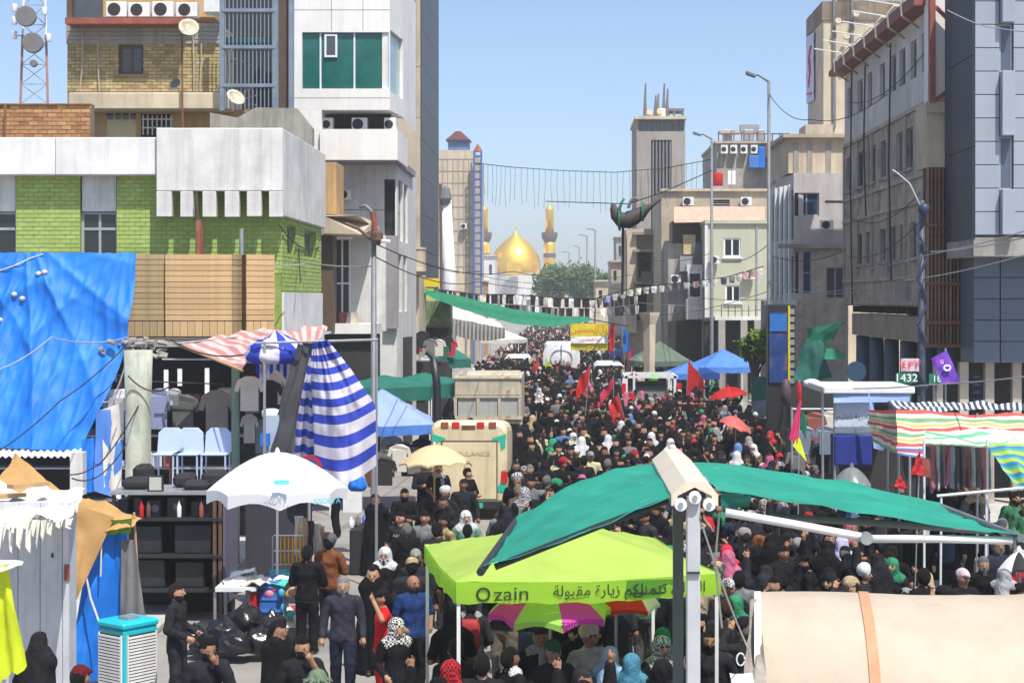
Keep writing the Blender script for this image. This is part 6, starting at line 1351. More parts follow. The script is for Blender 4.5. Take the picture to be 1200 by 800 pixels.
# right side lamp posts, far lamps
lamp_post(901, 62, 96, 874, 86, 'tall grey street lamp rising before the cream tower', .07); lamp_post(834, 90, 163, 812, 156, 'grey street lamp standing before the pale green house', .08)
lamp_post(697.5, 250, 270, 687, 268, 'far slim street lamp, tallest of the cluster over the trees', .16); lamp_post(688, 290, 277, 678, 275, 'far slim street lamp in the middle of the cluster', .16); lamp_post(679, 340, 290, 672, 288, 'far slim street lamp, third of the cluster', .16); lamp_post(667, 380, 296, 658, 295, 'farthest slim street lamp above the trees', .16)
bp_ = thing('blue_wire_pole', 'steel utility pole wrapped in blue cable before the rusty louvres', 'utility pole', (X_(1080, 45), 45, 0)); MB().lathe((X_(1080, 45), 45, 0), [(.11, 0), (.085, Z_(235, 45))], 10).build('post', M('pole_blue_grey', (.05, .065, .085), .6, .3, 3, .2, 20), bp_, smooth=True); 
MB().lathe((X_(1081, 45), 44.8, Z_(252, 45)), [(.05, 0), (.15, .08), (.15, .24), (.05, .3)], 10).build('cable_drum', M('cable_blue', (.02, .04, .10), .5, .2, 4, .1, 20), bp_, smooth=True)
for k in range(5): MB().tube([(X_(1080, 45) + .13 * math.sin(k), 44.85, Z_(250, 45) - k * 1.2), (X_(1080, 45) - .15, 44.84, Z_(250, 45) - k * 1.2 - .5), (X_(1080, 45) + .12, 44.86, Z_(250, 45) - k * 1.2 - 1.0)], .04, 5).build('cable_wrap', M('cable_blue', (.02, .05, .2)), bp_)
MB().tube([W(1078, 240, 44.9), W(1066, 215, 44.6), W(1052, 203, 44.3), W(1046, 199, 44.2)], .018, 6).build('white_bracket', M_whitem, bp_)
MB().lathe((X_(1078, 33), 33, 0), [(.06, 0), (.05, 5)], 8)

# ---- vehicles
def wheel(parent, x, y, r=.38, w=.24):
    t = MB().tube([(x - w / 2, y, r), (x - w / 2 + .03, y, r), (x + w / 2 - .03, y, r), (x + w / 2, y, r)], [r * .92, r, r, r * .92], 20).build('wheel', M_tyre, parent, smooth=False)
    MB().tube([(x - w / 2 - .01, y, r), (x + w / 2 + .01, y, r)], r * .55, 14).build('rim', M_steel, t); return t
am = thing('ambulance', 'cream ambulance with turquoise corner stripes seen from behind', 'ambulance', (X_(549, 44), 46.5, 0))
xa_, xb_ = X_(504, 44), X_(595, 44); xm = (xa_ + xb_) / 2; Ya = 44.0
def ring(y, zt_, zb_, wd, k=.28):
    hw_ = wd / 2; P = []
    for a in range(5): t = a / 4 * math.pi / 2; P.append((xm + hw_ - k + k * math.sin(t), y, zt_ - k + k * math.cos(t)))
    P += [(xm + hw_, y, (zt_ + zb_) / 2), (xm + hw_ - .04, y, zb_), (xm - hw_ + .04, y, zb_), (xm - hw_, y, (zt_ + zb_) / 2)]
    for a in range(5): t = a / 4 * math.pi / 2; P.append((xm - hw_ + k - k * math.cos(t), y, zt_ - k + k * math.sin(t)))
    return P
secs = [(44.0, 2.44, .5, 1.86), (44.08, 2.54, .45, 1.96), (44.3, 2.56, .42, 2.0), (45.4, 2.46, .42, 2.0), (47.6, 2.32, .42, 2.0), (48.0, 2.2, .42, 2.0), (48.7, 1.5, .42, 1.95), (49.6, 1.35, .45, 1.85), (49.7, 1.0, .5, 1.75)]
mb = MB(); n0 = 0
for i, s in enumerate(secs):
    Rg = ring(*s); mb.v += Rg
m_ = len(Rg)
for i in range(len(secs) - 1):
    for j in range(m_): mb.face((i * m_ + j, i * m_ + (j + 1) % m_, (i + 1) * m_ + (j + 1) % m_, (i + 1) * m_ + j))
mb.face(list(range(m_))); mb.face([(len(secs) - 1) * m_ + j for j in range(m_)][::-1]); mb.build('body', M_creamv, am)
MB().pbox(518, 517, 582, 585, Ya - .02, .03).build('rear_door', M_creamv, am, bevel=.015)
for a_, b_, c_2, d_2 in ((517, 516, 583, 517), (517, 584.5, 583, 585.5), (517, 517, 518, 585), (582, 517, 583, 585)): MB().pbox(a_, b_, c_2, d_2, Ya - .03, .03).build('hatch_seam', M_bframe, am)
MB().pbox(544, 578, 556, 581, Ya - .05, .03).build('hatch_handle', M_blackm, am, bevel=.008)
for s_2 in (501.5, 597.5): MB().pbox(s_2 - 2, 520, s_2 + 2, 531, Ya + 4.2, .12).build('wing_mirror', M_blackm, am, bevel=.02)
letters('AMBULANCE', .155, (X_(549, Ya), Ya - .035, Z_(531, Ya)), M('faded_print', (.50, .39, .21), .6, .05, 3, 0), am, sx=1.25)
MB().tube([(X_(549, Ya) + .09 * math.cos(a), Ya - .035, Z_(545, Ya) + .09 * math.sin(a)) for a in [i * .52 for i in range(9)]], .012, 5).build('crescent_mark', M('faded_print', (.42, .33, .17)), am)
for px, m in ((521, M_redst), (534, M_redl), (563, M_redl), (577, M_redst)): MB().pbox(px - 4.5, 494.5, px + 4.5, 502, Ya - .02, .1).build('roof_lamp', m, am, bevel=.015)
MB().pbox(541, 498, 557, 503, Ya - .02, .1).build('reflector', M_bframe, am, bevel=.01)
for s, x in ((1, 508), (-1, 591)):
    P = lambda a, b: (X_(x + s * a, Ya), Ya - .012, Z_(b, Ya))
    MB().prism([P(-2, 508), P(14, 513), P(14, 516), P(5, 517), P(4, 528), P(-1, 524)], (0, .02, 0)).build('livery_stripe', M_vgreen, am)
    MB().prism([P(-2, 550), P(3, 551), P(5, 566), P(12, 575), P(-2, 578)], (0, .02, 0)).build('livery_stripe', M_vgreen, am)
    MB().pbox(x - 3.5, 552 if s < 0 else 552, x + 3.5, 566, Ya - .03, .06).build('tail_lamp', M_redl, am)
MB().pbox(505, 586, 594, 596, Ya - .10, .12).build('bumper', M_blackm, am, bevel=.03); MB().pbox(532, 589, 566, 595, Ya - .115, .02).build('number_plate', M_vgreen, am)
for x in (xm - .88, xm + .88):
    for y in (45.0, 48.9): wheel(am, x, y)
# tipper
tp = thing('tipper_truck', 'weathered cream tipper truck with three grey tailgate panels', 'truck', (X_(571, 60), 63, 0)); Yd = 60.0; x0, x1 = X_(532, Yd), X_(611, Yd)
MB().pbox(533, 444, 610, 463, Yd, .08).build('tailgate_board', M_bed, tp, bevel=.02); MB().pbox(533, 463.5, 610, 466, Yd - .04, .12).build('tailgate_rail', M_bed, tp)
for i in range(3): MB().pbox(537 + i * 25, 466.5, 558 + i * 25, 487, Yd + .03, .05).build('tailgate_panel', M_bedg, tp)
for px in (532, 558.5, 583.5, 607.5): MB().pbox(px, 466, px + 3.5, 491, Yd - .03, .1).build('tailgate_post', M_bed, tp)
MB().pbox(531, 487.5, 612, 491.5, Yd - .05, .14).build('tailgate_sill', M_bed, tp); MB().pbox(531, 441, 612, 444.5, Yd - .05, .2).build('top_rail', M_bed, tp, bevel=.02)
for x in (x0, x1 - .08): MB().box(x, x + .08, Yd + .1, Yd + 4.6, 1.35, 2.95).build('side_board', M_bed, tp)
MB().box(x0 + .08, x1 - .08, Yd + .1, Yd + 4.6, 1.3, 1.4).build('bed_floor', M_bed, tp); MB().box(x0 + .1, x1 - .1, Yd + .25, Yd + 4.5, 2.5, 2.68).build('load_sheet', M_offw, tp); MB().box(x0 + .2, x1 - .2, Yd + .3, Yd + 6.5, .7, 1.25).build('chassis', M_blackm, tp)
MB().box(x0 + .1, x1 - .1, Yd + 4.9, Yd + 6.9, .8, 2.9).build('cab', M_bed, tp, bevel=.12); MB().box(x0 + .3, x1 - .3, Yd + 4.87, Yd + 4.9, 1.9, 2.6).build('cab_window', M_glass, tp)
for x in (x0 + .25, x1 - .25):
    for y in (61.2, 62.4, 66.1): wheel(tp, x, y, .5, .32)
# white cage truck
wt = thing('white_cage_truck', 'white open-bodied truck with tubular cage frame in the crowd', 'truck', (X_(763, 75), 78, 0)); Yc = 75.0; x0, x1 = X_(733, Yc), X_(793, Yc); zt_ = Z_(443, Yc)
for px in (734, 791): 
    for y in (Yc, Yc + 3.4): MB().box(X_(px, Yc) - .06, X_(px, Yc) + .06, y, y + .12, .5, zt_ + .1).build('cage_post', M_whitev, wt)
for y in (Yc, Yc + 1.7, Yc + 3.4): MB().box(x0, x1, y, y + .12, zt_, zt_ + .12).build('cage_beam', M_whitev, wt)
for px in (743, 784): MB().box(X_(px, Yc) - .05, X_(px, Yc) + .05, Yc - .02, Yc + .08, 1.0, zt_ + .3).build('inner_post', M_whitev, wt)
for x in (x0, x1): MB().box(x - .05, x + .05, Yc, Yc + 3.5, zt_ - .02, zt_ + .1).build('cage_rail', M_whitev, wt)
MB().box(x0 + .1, x1 - .1, Yc + 3.7, Yc + 5.2, .6, zt_ - .1).build('cab', M('slate_vehicle_paint', (.16, .18, .20), .4, .15, 2, 0), wt, bevel=.12); MB().box(x0 + .25, x1 - .25, Yc + 3.66, Yc + 3.7, 1.5, 2.15).build('cab_window', M_glass, wt)
MB().box(x0, x1, Yc - .05, Yc + 3.5, .9, 1.0).build('deck', M_bedg, wt); MB().box(x0 + .02, x1 - .02, Yc - .06, Yc, 1.0, 1.35).build('tailgate', M_whitev, wt); MB().box(x0 + .2, x1 - .2, Yc, Yc + 5, .5, .85).build('chassis', M_blackm, wt)
for px in (731, 796): MB().pbox(px - 2.5, 449, px + 2.5, 462, Yc - .1, .1).build('mirror_lamp', M_redl, wt, bevel=.02)
for x in (x0 + .2, x1 - .2):
    for y in (75.9, 79.5): wheel(wt, x, y, .42, .26)
for i, (px, py, m) in enumerate(((766, 443, M('lime_plastic', (.12, .55, .03), .5, .1, 3, 0)), (742, 442, M_blackc), (750, 444, M_tan))): tag(blob(W(px, py, 76.4) , .22, i * 3.0, .8).build('bundle', m, smooth=True), '%s bundle lying on the cage truck frame' % ['lime green', 'black', 'tan'][i], 'bundle')
# tanker
tk = thing('white_tank_truck', 'white tank truck seen from behind far down the crowded street', 'truck', (X_(658, 110), 113, 0)); Yk = 110.0; c_ = W(658, 420, Yk)
def tk_f(u, v):
    a = u * 2 * math.pi; return (c_.x + 1.2 * math.copysign(abs(math.cos(a)) ** .7, math.cos(a)), Yk + 5 * v, c_.z + .95 * math.copysign(abs(math.sin(a)) ** .7, math.sin(a)))
mb = MB().grid(tk_f, 24, 1, uv=False); nn = len(mb.v); mb.v.append((c_.x, Yk - .15, c_.z))
for j in range(24): mb.face((j, j + 1, nn))
mb.build('tank', M_whitev, tk, smooth=False)
MB().tube([(c_.x + .7 * math.cos(a), Yk - .13, c_.z + .62 * math.sin(a)) for a in [i * .3 for i in range(22)]], .03, 5).build('rear_hatch_ring', M_steel, tk); MB().box(c_.x - .03, c_.x + .03, Yk - .2, Yk - .1, c_.z - .9, c_.z + .9).build('rear_seam', M_steel, tk)
MB().box(c_.x - 1.1, c_.x + 1.1, Yk, Yk + 6, .5, c_.z - .85).build('chassis', M_blackm, tk); MB().box(c_.x - 1.15, c_.x + 1.15, Yk + 5.3, Yk + 7.2, .6, 2.8).build('cab', M_whitev, tk, bevel=.15)
for x in (c_.x - 1, c_.x + 1):
    for y in (111, 112.3, 116.5): wheel(tk, x, y, .5, .3)
for i, (px, Y, col, l) in enumerate(((714, 105, M_whitev, 'white roofed van half hidden by crowd near the yellow banner'), (606, 118, M_whitev, 'white van roof showing far down the street by the tank truck'))):
    v_ = thing('van', l, 'van', (X_(px, Y), Y + 2, 0)); x = X_(px, Y); MB().box(x - .9, x + .9, Y, Y + 4.6, .4, 1.75).build('body', col, v_, bevel=.2); MB().box(x - .8, x + .8, Y - .02, Y + .02, 1.05, 1.6).build('rear_window', M_glass, v_)
    for s in (-.8, .8):
        for y in (Y + .8, Y + 3.7): wheel(v_, x + s, y, .34, .2)

# ---- canopies along both sides
canopy_tent(X_(447, 46.5), 46.6, 2.8, 3.0, 2.36, 3.25, .26, M_bluel, 'pale blue pop-up canopy behind the billowing striped cloth', .12, vmat=M_bluec, group='pop-up canopies along the street')
canopy_tent(X_(445, 57), 58.5, 3.2, 3, 2.75, 3.1, .45, M_tealc, 'dark teal canopy behind the blue pop-up canopy', .05, group='pop-up canopies along the street')
canopy_tent(X_(492, 60), 61.5, 2.6, 2.6, 2.7, 3.05, .5, M_tealc, 'teal canopy with white posts before the netted shop', .05, group='pop-up canopies along the street')
canopy_tent(X_(518, 78), 79, 2.4, 2.4, 2.95, 3.75, .4, M_tealc, 'small teal peaked canopy close to the pleated white awning', .1, group='pop-up canopies along the street')
for i, (px, Y, w, m, l, ze, za) in enumerate(((851, 84, 2.9, M_bluec, 'larger blue pop-up canopy before the pale green house', 2.35, 3.2), (812, 80, 2.3, M_bluec, 'smaller blue pop-up canopy beside the red flag', 2.2, 2.75), (775, 96, 3.4, M('olive_canvas', (.11, .16, .12), .8, .2, 2, .2, 20, trans=.1), 'olive green canvas shelter under the ochre house', 2.2, 3.3), (742, 118, 3, M_bluec, 'far blue canopy near the yellow banner', 2.0, 2.6), (590, 130, 3, M_offw, 'far cream canopy on the street edge by the white awning', 2.6, 3.3))):
    canopy_tent(X_(px, Y), Y + w / 2, w, w, ze, za, .28, m, l, .2 - .1 * i, group='pop-up canopies along the street')
tg_ = thing('shelter_post', 'dark curved shelter post leaning beside the tipper truck', 'post', (X_(510, 56), 56, 0)); MB().tube([W(508, 420, 56), W(512, 450, 56), W(513, 500, 56), (X_(513, 56), 56, 0)], .13, 8).build('post', M_blackm, tg_, smooth=True); MB().tube([W(500, 412, 56), W(508, 420, 56)], .1, 6).build('arm', M_blackm, tg_)
# long green cloth across the street, pleated white awning, netting
gc_ = thing('long_green_cloth', 'long green cloth strung diagonally across the street', 'cloth', (X_(590, 84), 84, 5))
def gcf(u, v):
    top = [(486, 336), (540, 347), (600, 362), (650, 369), (692, 372)]; botm = [(486, 340), (540, 362), (600, 379), (650, 383), (692, 376)]
    t = u * 4; i = min(int(t), 3); f = t - i; a = [top[i][k] + (top[i + 1][k] - top[i][k]) * f for k in (0, 1)]; b = [botm[i][k] + (botm[i + 1][k] - botm[i][k]) * f for k in (0, 1)]
    Y = 78 + 16 * u + 1.4 * (1 - v); return W(a[0] + (b[0] - a[0]) * v, a[1] + (b[1] - a[1]) * v, Y) + Vector((0, .12 * math.sin(v * 9 + u * 4), .05 * fbm(u * 8, v * 2, 1)))
MB().grid(gcf, 40, 8).build('sheet', M_greenc, gc_, smooth=True)
MB().tube([W(470, 332, 77.5), W(486, 337, 78)], .03, 5).build('rope', M_wire, gc_); MB().tube([W(692, 374, 94.6), W(735, 382, 97)], .03, 5).build('rope', M_wire, gc_)
wa = thing('pleated_white_awning', 'white pleated awning hung below the long green cloth', 'awning', (X_(556, 90), 90, 3.7))
cloth(W(527, 357, 92), W(586, 378, 92), W(590, 384, 89.5), W(527, 372, 89.5), 16, 6, 0, .03, 3).build('top_sheet', M_offw, wa, smooth=True)
MB().grid(lambda u, v: W(526 + 66 * u, 372 + 13 * u + (18 - 7 * u) * v + 6 * math.sin(u * 3.14) * v, 89.4 - .15 * math.sin(u * 90)), 120, 4).build('pleated_skirt', M('pale_grey_pleat', (.52, .51, .48), .85, .1, 3, 0, trans=.2), wa, smooth=True)
nt_ = thing('netted_kiosk', 'street kiosk wrapped in olive netting below the tan tower', 'kiosk', (X_(505, 82), 83, 0)); MB().pbox(480, 350, 526, 384, 82, 3).build('netting_box', M('olive_net', (.16, .19, .10), .9, .5, 1.2, .5, 8, blotch=((.10, .15, .08), 1.5, .55)), nt_, bevel=.1); MB().pbox(482, 384, 526, 470, 82.4, 2.4).build('stall_body', M_dark, nt_)
M_yg = M('yellow_green_print', (.45, .50, .05), .8, .2, 2, .1, 20); MB().pbox(488, 338, 507, 350, 82.2, 1).build('yellow_sign', M_yg, nt_)
CNM = {M_blackc.name: 'black', M_greyc.name: 'grey', M_offw.name: 'cream', M_bluebar.name: 'slate blue', M_bframe.name: 'brown', M_redst.name: 'rust red', M_whitec.name: 'white', M_pinkc.name: 'crimson', M_tealc.name: 'teal'}
def rail_of_shirts(n, px0, px1, yr, zr, mats, tail, grp):
    """shirts side by side, each told apart by colour and its order along the rail"""
    L = []
    for i in range(n):
        px = px0 + (px1 - px0) * (i + .5) / n + gs.uniform(-1, 1); Y = gs.uniform(*yr); m = mats[i % len(mats)]; z = gs.uniform(*zr); L.append((px, Y, z, m))
    cnt = {}
    for px, Y, z, m in L:
        k = CNM[m.name]; cnt[k] = cnt.get(k, 0) + 1; sf_ = F_ / Y
        l = '%s%s shirt %s' % (['', 'second ', 'third ', 'fourth ', 'fifth ', 'sixth '][cnt[k] - 1] if cnt[k] > 1 else 'first ', k, tail)
        shirt(px, HY + (CH - z) * sf_, .52 * sf_, .72 * sf_, Y, m, l)
        o = C.objects[-1]; o['group'] = grp
rail_of_shirts(9, 284, 334, (35.2, 36.8), (3.0, 4.2), [M_blackc, M_offw, M_greyc, M_blackc, M_bluebar], 'from left behind the bunched striped cloth', 'shirts behind the striped cloth')
rail_of_shirts(16, 455, 530, (70, 78), (3.2, 4.4), [M_blackc, M_whitec, M_greyc, M_blackc, M_offw, M_tealc, M_blackc, M_pinkc], 'from left over the netted kiosk stalls', 'shirts hung over the far stalls')
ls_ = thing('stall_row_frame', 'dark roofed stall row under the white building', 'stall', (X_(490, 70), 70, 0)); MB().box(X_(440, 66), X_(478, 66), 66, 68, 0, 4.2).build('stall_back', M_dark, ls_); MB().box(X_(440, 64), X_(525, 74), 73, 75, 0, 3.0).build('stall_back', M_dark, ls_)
# yellow banner
yb_ = thing('yellow_banner', 'yellow banner with red and white writing hung over the crowd', 'banner', (X_(690, 100), 100, 2.6)); cloth(W(668, 379, 100), W(713, 379, 100), W(712, 410, 100), W(669, 410, 100), 14, 8, .02, .03, 5).build('cloth', M_yel, yb_, smooth=True)
cloth(W(669, 394, 99.9), W(712, 394, 99.9), W(712, 402, 99.9), W(669, 402, 99.9), 10, 3, .02, .02, 5).build('white_band', M_print_w, yb_)
ARY = '\uFEE6\uFEF4\uFEB4\uFEA4\uFEDF\uFE8D \uFE8E\uFEF3'
letters(ARY, .55, W(690, 386, 99.8), M_print_r, yb_); letters(ARY, .3, W(690, 398, 99.75), M_print_r, yb_); letters(ARY, .4, W(690, 406, 99.8), M('olive_print', (.25, .2, .02), .7, .05, 4, 0), yb_)
for px in (668, 713): MB().tube([W(px, 379, 100), W(px, 340, 100)], .015, 4).build('hanging_cord', M_wire, yb_)
# bunting across the street
bu = thing('bunting_string', 'black string of small black, white and red pennants across the street', 'bunting', (X_(670, 96), 96, 5.5))
pts = [W(505, 338, 92), W(560, 345, 93), W(600, 345, 94), W(650, 349, 96), (W(700, 350, 98)), W(748, 346, 100)]
MB().tube(pts, .04, 5).build('cord', M_wire, bu)
for r_ in range(2):
    n_ = 44
    for i in range(n_):
        t = (i + .5 * r_) / n_ * 5; k = min(int(t), 4); p = pts[k].lerp(pts[k + 1], t - k) + Vector((gs.uniform(-.1, .1), -.5 * r_, -.55 * r_ - .02)); w_ = gs.uniform(.16, .34)
        m = gs.choice([M_blackc] * 7 + [M_whitec, M_offw, M_offw, M_pinkc]) if r_ == 0 else gs.choice([M_blackc, M_blackc, M_whitec, M_greyc])
        cloth(p, p + Vector((w_, 0, 0)), p + Vector((w_ * .9, gs.uniform(-.1, .1), -.5)), p + Vector((w_ * .1, gs.uniform(-.1, .1), -.5)), 3, 3, 0, .06, i).build('pennant', m, bu)
# second bunting toward the right houses
bu2 = thing('bunting_string', 'loose string of faded pennants from the ochre house to the pale green house', 'bunting', (X_(800, 90), 90, 5)); pts2 = [W(690, 352, 96), W(740, 338, 94), W(790, 332, 92), W(850, 325, 90), W(895, 312, 88)]; MB().tube(pts2, .025, 5).build('cord', M_wire, bu2)
for i in range(22):
    t = i / 22 * 4; k = min(int(t), 3); p = pts2[k].lerp(pts2[k + 1], t - k); cloth(p, p + Vector((.34, 0, 0)), p + Vector((.3, 0, -.36)), p + Vector((.04, .05, -.36)), 3, 3, 0, .05, i).build('pennant', gs.choice([M_whitec, M_offw, M_offw, M_bluel, M_greyc, M('faded_pink_cloth', (.6, .36, .34), .8, .1, 2, 0)]), bu2)
# curtain of string lights
sl = thing('string_light_curtain', 'curtain of thin dangling string lights high across the street', 'string lights', (X_(690, 75), 75, 9))
ptt = [W(556, 191, 76), W(600, 196, 75), W(660, 200, 75), W(720, 202, 75), W(780, 197, 75), W(833, 187, 74)]
MB().tube(ptt, .018, 5).build('carrier_cable', M_wire, sl); k_ = 0
for i in range(41):
    px = 563 + i * 6.5; t = (px - 556) / 277 * 5; k = min(int(t), 4); p = ptt[k].lerp(ptt[k + 1], t - k); L = gs.uniform(1.35, 1.8) * (1 - .35 * (i > 34))
    MB().tube([p, p + Vector((gs.uniform(-.04, .04), 0, -L * .5)), p + Vector((gs.uniform(-.08, .08), 0, -L))], .0095, 4).build('light_strand', M_wire, sl)
# waterskin
ws = thing('hanging_waterskin', 'giant dark leather waterskin with teal ties hung over the street', 'waterskin', (X_(745, 60), 60, Z_(268, 60)))
sp = [(718, 238, .10), (719, 244, .22), (722, 252, .36), (728, 258, .46), (736, 258, .52), (744, 254, .46), (752, 249, .36), (758, 244, .24), (763, 241, .14), (772, 235, .09), (775, 233, .05)]
MB().tube([W(a, b, 60) for a, b, r in sp], [r * .60 for a, b, r in sp], 14).build('skin_body', M('dark_hide', (.045, .035, .032), .7, .3, 3, .3, 15), ws, smooth=True)
for (a, b, r) in ((726, 256, .40), (753, 248, .31)): MB().tube([W(a, b, 60) + Vector((.30 * r * math.cos(t) * .3, r * math.cos(t), r * math.sin(t))) for t in [i * .45 for i in range(15)]], .045, 6).build('tie_band', M_greenc, ws)
MB().tube([W(736, 244, 59.8), W(739, 236, 59.8), W(743, 232, 59.8), W(748, 234, 59.8)], .06, 6).build('rope_knot', M_greyc, ws); MB().tube([W(726, 246, 59.7), W(728, 238, 59.7), W(731, 233, 59.8)], .05, 6).build('teal_ribbon', M_greenc, ws)
MB().tube([W(640, 236, 68), W(736, 239, 60), W(775, 226, 60), W(834, 200, 62)], .018, 5).build('hanging_cable', M_wire, ws); MB().tube([W(730, 262, 60), W(730, 300, 60.2), W(729, 345, 60.2)], .05, 5).build('tail_rope', M_wire, ws)

# ---- overhead wires, each its own cable
wires = [((-20, 438, 34), (60, 395, 35), (150, 395, 37), .3, M_wireg, 'pale sagging cable across the blue tarpaulin'), ((-20, 540, 33), (70, 470, 34.5), (150, 402, 37), .2, M_wire, 'dark slanting cable across the lower blue tarpaulin'), ((80, 556, 34), (120, 540, 35), (165, 470, 35.8), .2, M_wire, 'dark cable bundle climbing to the worn column'),
         ((323, 310, 39), (360, 308, 40), (438, 312, 36), .1, M_wireg, 'pale cable from the green building to the bent lamp'), ((438, 285, 36), (600, 318, 60), (748, 320, 100), .8, M_wire, 'long cable from the bent lamp toward the ochre house'), ((438, 300, 36), (560, 330, 60), (700, 335, 110), .7, M_wire, 'lower long cable from the bent lamp down the street'),
         ((901, 110, 62), (950, 140, 58), (1040, 110, 50), .8, M_wire, 'sagging cable from tall lamp to the concrete building'), ((1090, 295, 44), (1140, 290, 40), (1210, 276, 36), .05, M_wireg, 'pale cable before the louvres, upper of three'), ((1000, 318, 55), (1090, 298, 44), (1210, 268, 36), .1, M_wireg, 'pale cable over the concrete building wall'), ((920, 345, 60), (1050, 330, 48), (1210, 296, 36), .2, M_wireg, 'pale cable over the lower concrete wall'),
         ((1110, 12, 40), (1150, 30, 38), (1210, 38, 36), .05, M_wireg, 'thin cable across the top of the panelled building'), ((680, 330, 110), (800, 345, 90), (905, 350, 66), .4, M_wire, 'cable running past the oriel building'), ((700, 345, 110), (800, 358, 90), (905, 362, 66), .4, M_wireg, 'lower cable running past the oriel building'), ((690, 365, 104), (790, 368, 90), (905, 340, 66), .3, M_wire, 'drooping cable under the oriel building'), ((1000, 455, 36), (1100, 450, 34), (1210, 440, 30), .05, M_wireg, 'thin cable above the striped stall awning')]
for a, b, c, sg, m, l in wires:
    A_, B_, C_ = W(*a), W(*b), W(*c); tag(MB().tube(catenary(A_, B_, sg * .4, 8)[:-1] + catenary(B_, C_, sg * .4, 8), .014, 5).build('overhead_cable', m), l, 'cable')

# loose cables sagging over the facades
for i, (a, b, sg, m, l) in enumerate((((992, 120, 63.5), (1085, 60, 50.2), .5, M_wire, 'black cable looped under the red eave'), ((990, 250, 64), (1078, 226, 50.4), .6, M_wire, 'black cable across the dark concrete storeys'), ((992, 300, 64), (1076, 262, 50.4), .4, M_wire, 'second black cable across the dark concrete storeys'), ((905, 300, 66), (992, 292, 62), .3, M_wire, 'cable across the grey bay building'), ((905, 330, 66), (1078, 322, 47), .5, M_wireg, 'pale cable over the bay building ledge'), ((835, 300, 89), (902, 285, 64), .5, M_wire, 'cable from the pale house lamp to the bay building'), ((748, 300, 108), (834, 296, 90), .4, M_wire, 'cable before the old tan house'), ((748, 322, 108), (834, 330, 90), .4, M_wire, 'lower cable before the old tan house'), ((560, 322, 90), (700, 318, 118), .6, M_wire, 'thin cable over the far trees'), ((478, 300, 74), (560, 318, 90), .3, M_wire, 'cable by the bowed balcony'), ((326, 262, 39.2), (374, 290, 46), .25, M_wire, 'black cable down the green side wall'), ((345, 170, 47), (352, 330, 41), .2, M_wire, 'heavy black cable hanging down the white side parapet'), ((200, 398, 36), (300, 412, 33.6), .2, M_wire, 'cable along the pink awning edge'), ((120, 470, 35.5), (146, 430, 35.6), .25, M_wireg, 'grey cable loop beside the worn column'), ((150, 440, 35.6), (200, 452, 35.8), .2, M_wire, 'cable tangle behind the worn column'), ((84, 560, 34.6), (148, 520, 35.4), .3, M_wire, 'drooping dark cable above the equipment rack'))):
    tag(MB().tube(catenary(W(*a), W(*b), sg, 12), .016, 5).build('overhead_cable', m), l, 'cable')
# ---- right side stalls
M_rgs = STR('fiesta_stripe_cloth', [(2, (.62, .10, .09)), (2, (.72, .66, .58)), (2, (.20, .42, .20)), (1, (.72, .66, .58)), (1.5, (.68, .50, .16)), (1, (.72, .66, .58))], 2.6, 'Y', .3)
M_ggs = STR('green_blue_stripe_cloth', [(1, (.45, .62, .08)), (1, (.05, .25, .52)), (.7, (.10, .45, .30))], 5, 'Y', .3); M_ggt = STR('mint_stripe_cloth', [(3, (.66, .76, .62)), (1, (.20, .55, .36))], 3, 'Y', .35)
sa = thing('fiesta_striped_awning', 'red, green and yellow striped stall awning with dark fringed top', 'awning', (X_(1110, 33), 33, 2.5))
cloth(W(1050, 480, 33), W(1225, 484, 33), W(1225, 528, 32.2), W(1052, 531, 32.2), 34, 14, .04, .04, 4, 1.5, None, 0, .03, 5).build('front_sheet', M_rgs, sa, smooth=True)
cloth(W(1018, 480, 36.5), W(1051, 480, 33), W(1053, 531, 32.2), W(1020, 512, 36.2), 16, 12, .03, .05, 7, 1.6, None, 0, .03, 3).build('side_sheet', M_rgs, sa, smooth=True)
cloth(W(1040, 470, 35.5), W(1225, 473, 35.5), W(1225, 482, 33), W(1050, 480, 33), 40, 4, 0, .03, 2).build('fringed_top', STR('fringe_cloth', [(1, (.03, .05, .09)), (1, (.62, .64, .66))], 26, 'X', .1), sa, smooth=True)
cloth(W(1050, 521, 32.15), W(1082, 520, 32.1), W(1082, 537, 32.0), W(1052, 532, 32.1), 8, 5, 0, .03, 3).build('blue_hem', STR('blue_hem_cloth', [(1, (.65, .10, .12)), (1, (.62, .66, .74)), (1, (.12, .2, .5))], 2, 'Y', .2), sa, smooth=True)
for px, y in ((1053, 33), (1145, 33), (1040, 36)): MB().tube([(X_(px, y), y, 0), W(px, 484, y)], .025, 6).build('post', M_steel, sa)
ma = thing('mint_striped_awning', 'mint and blue-green striped cloth awning over the clothes rail', 'awning', (X_(1150, 29), 29, 2.4))
cloth(W(1084, 508, 30.5), W(1225, 503, 30.5), W(1225, 526, 28.6), W(1084, 516, 28.8), 26, 8, .05, .05, 6).build('top_sheet', M_ggt, ma, smooth=True)
cloth(W(1156, 520, 28.7), W(1228, 522, 28.5), W(1228, 590, 27.8), W(1186, 566, 28.0), 18, 16, .0, .06, 8, 1.5, None, 0, .05, 2).build('side_drape', M_ggs, ma, smooth=True)
for px, y in ((1157, 28.7), (1083, 28.8), (1225, 28.6)): MB().tube([(X_(px, y), y, 0), W(px, 515, y)], .02, 6).build('post', M_whitem, ma)
MB().tube([W(1078, 520, 29.3), W(1160, 524, 29.0)], .015, 6).build('clothes_rail', M_steel, ma)
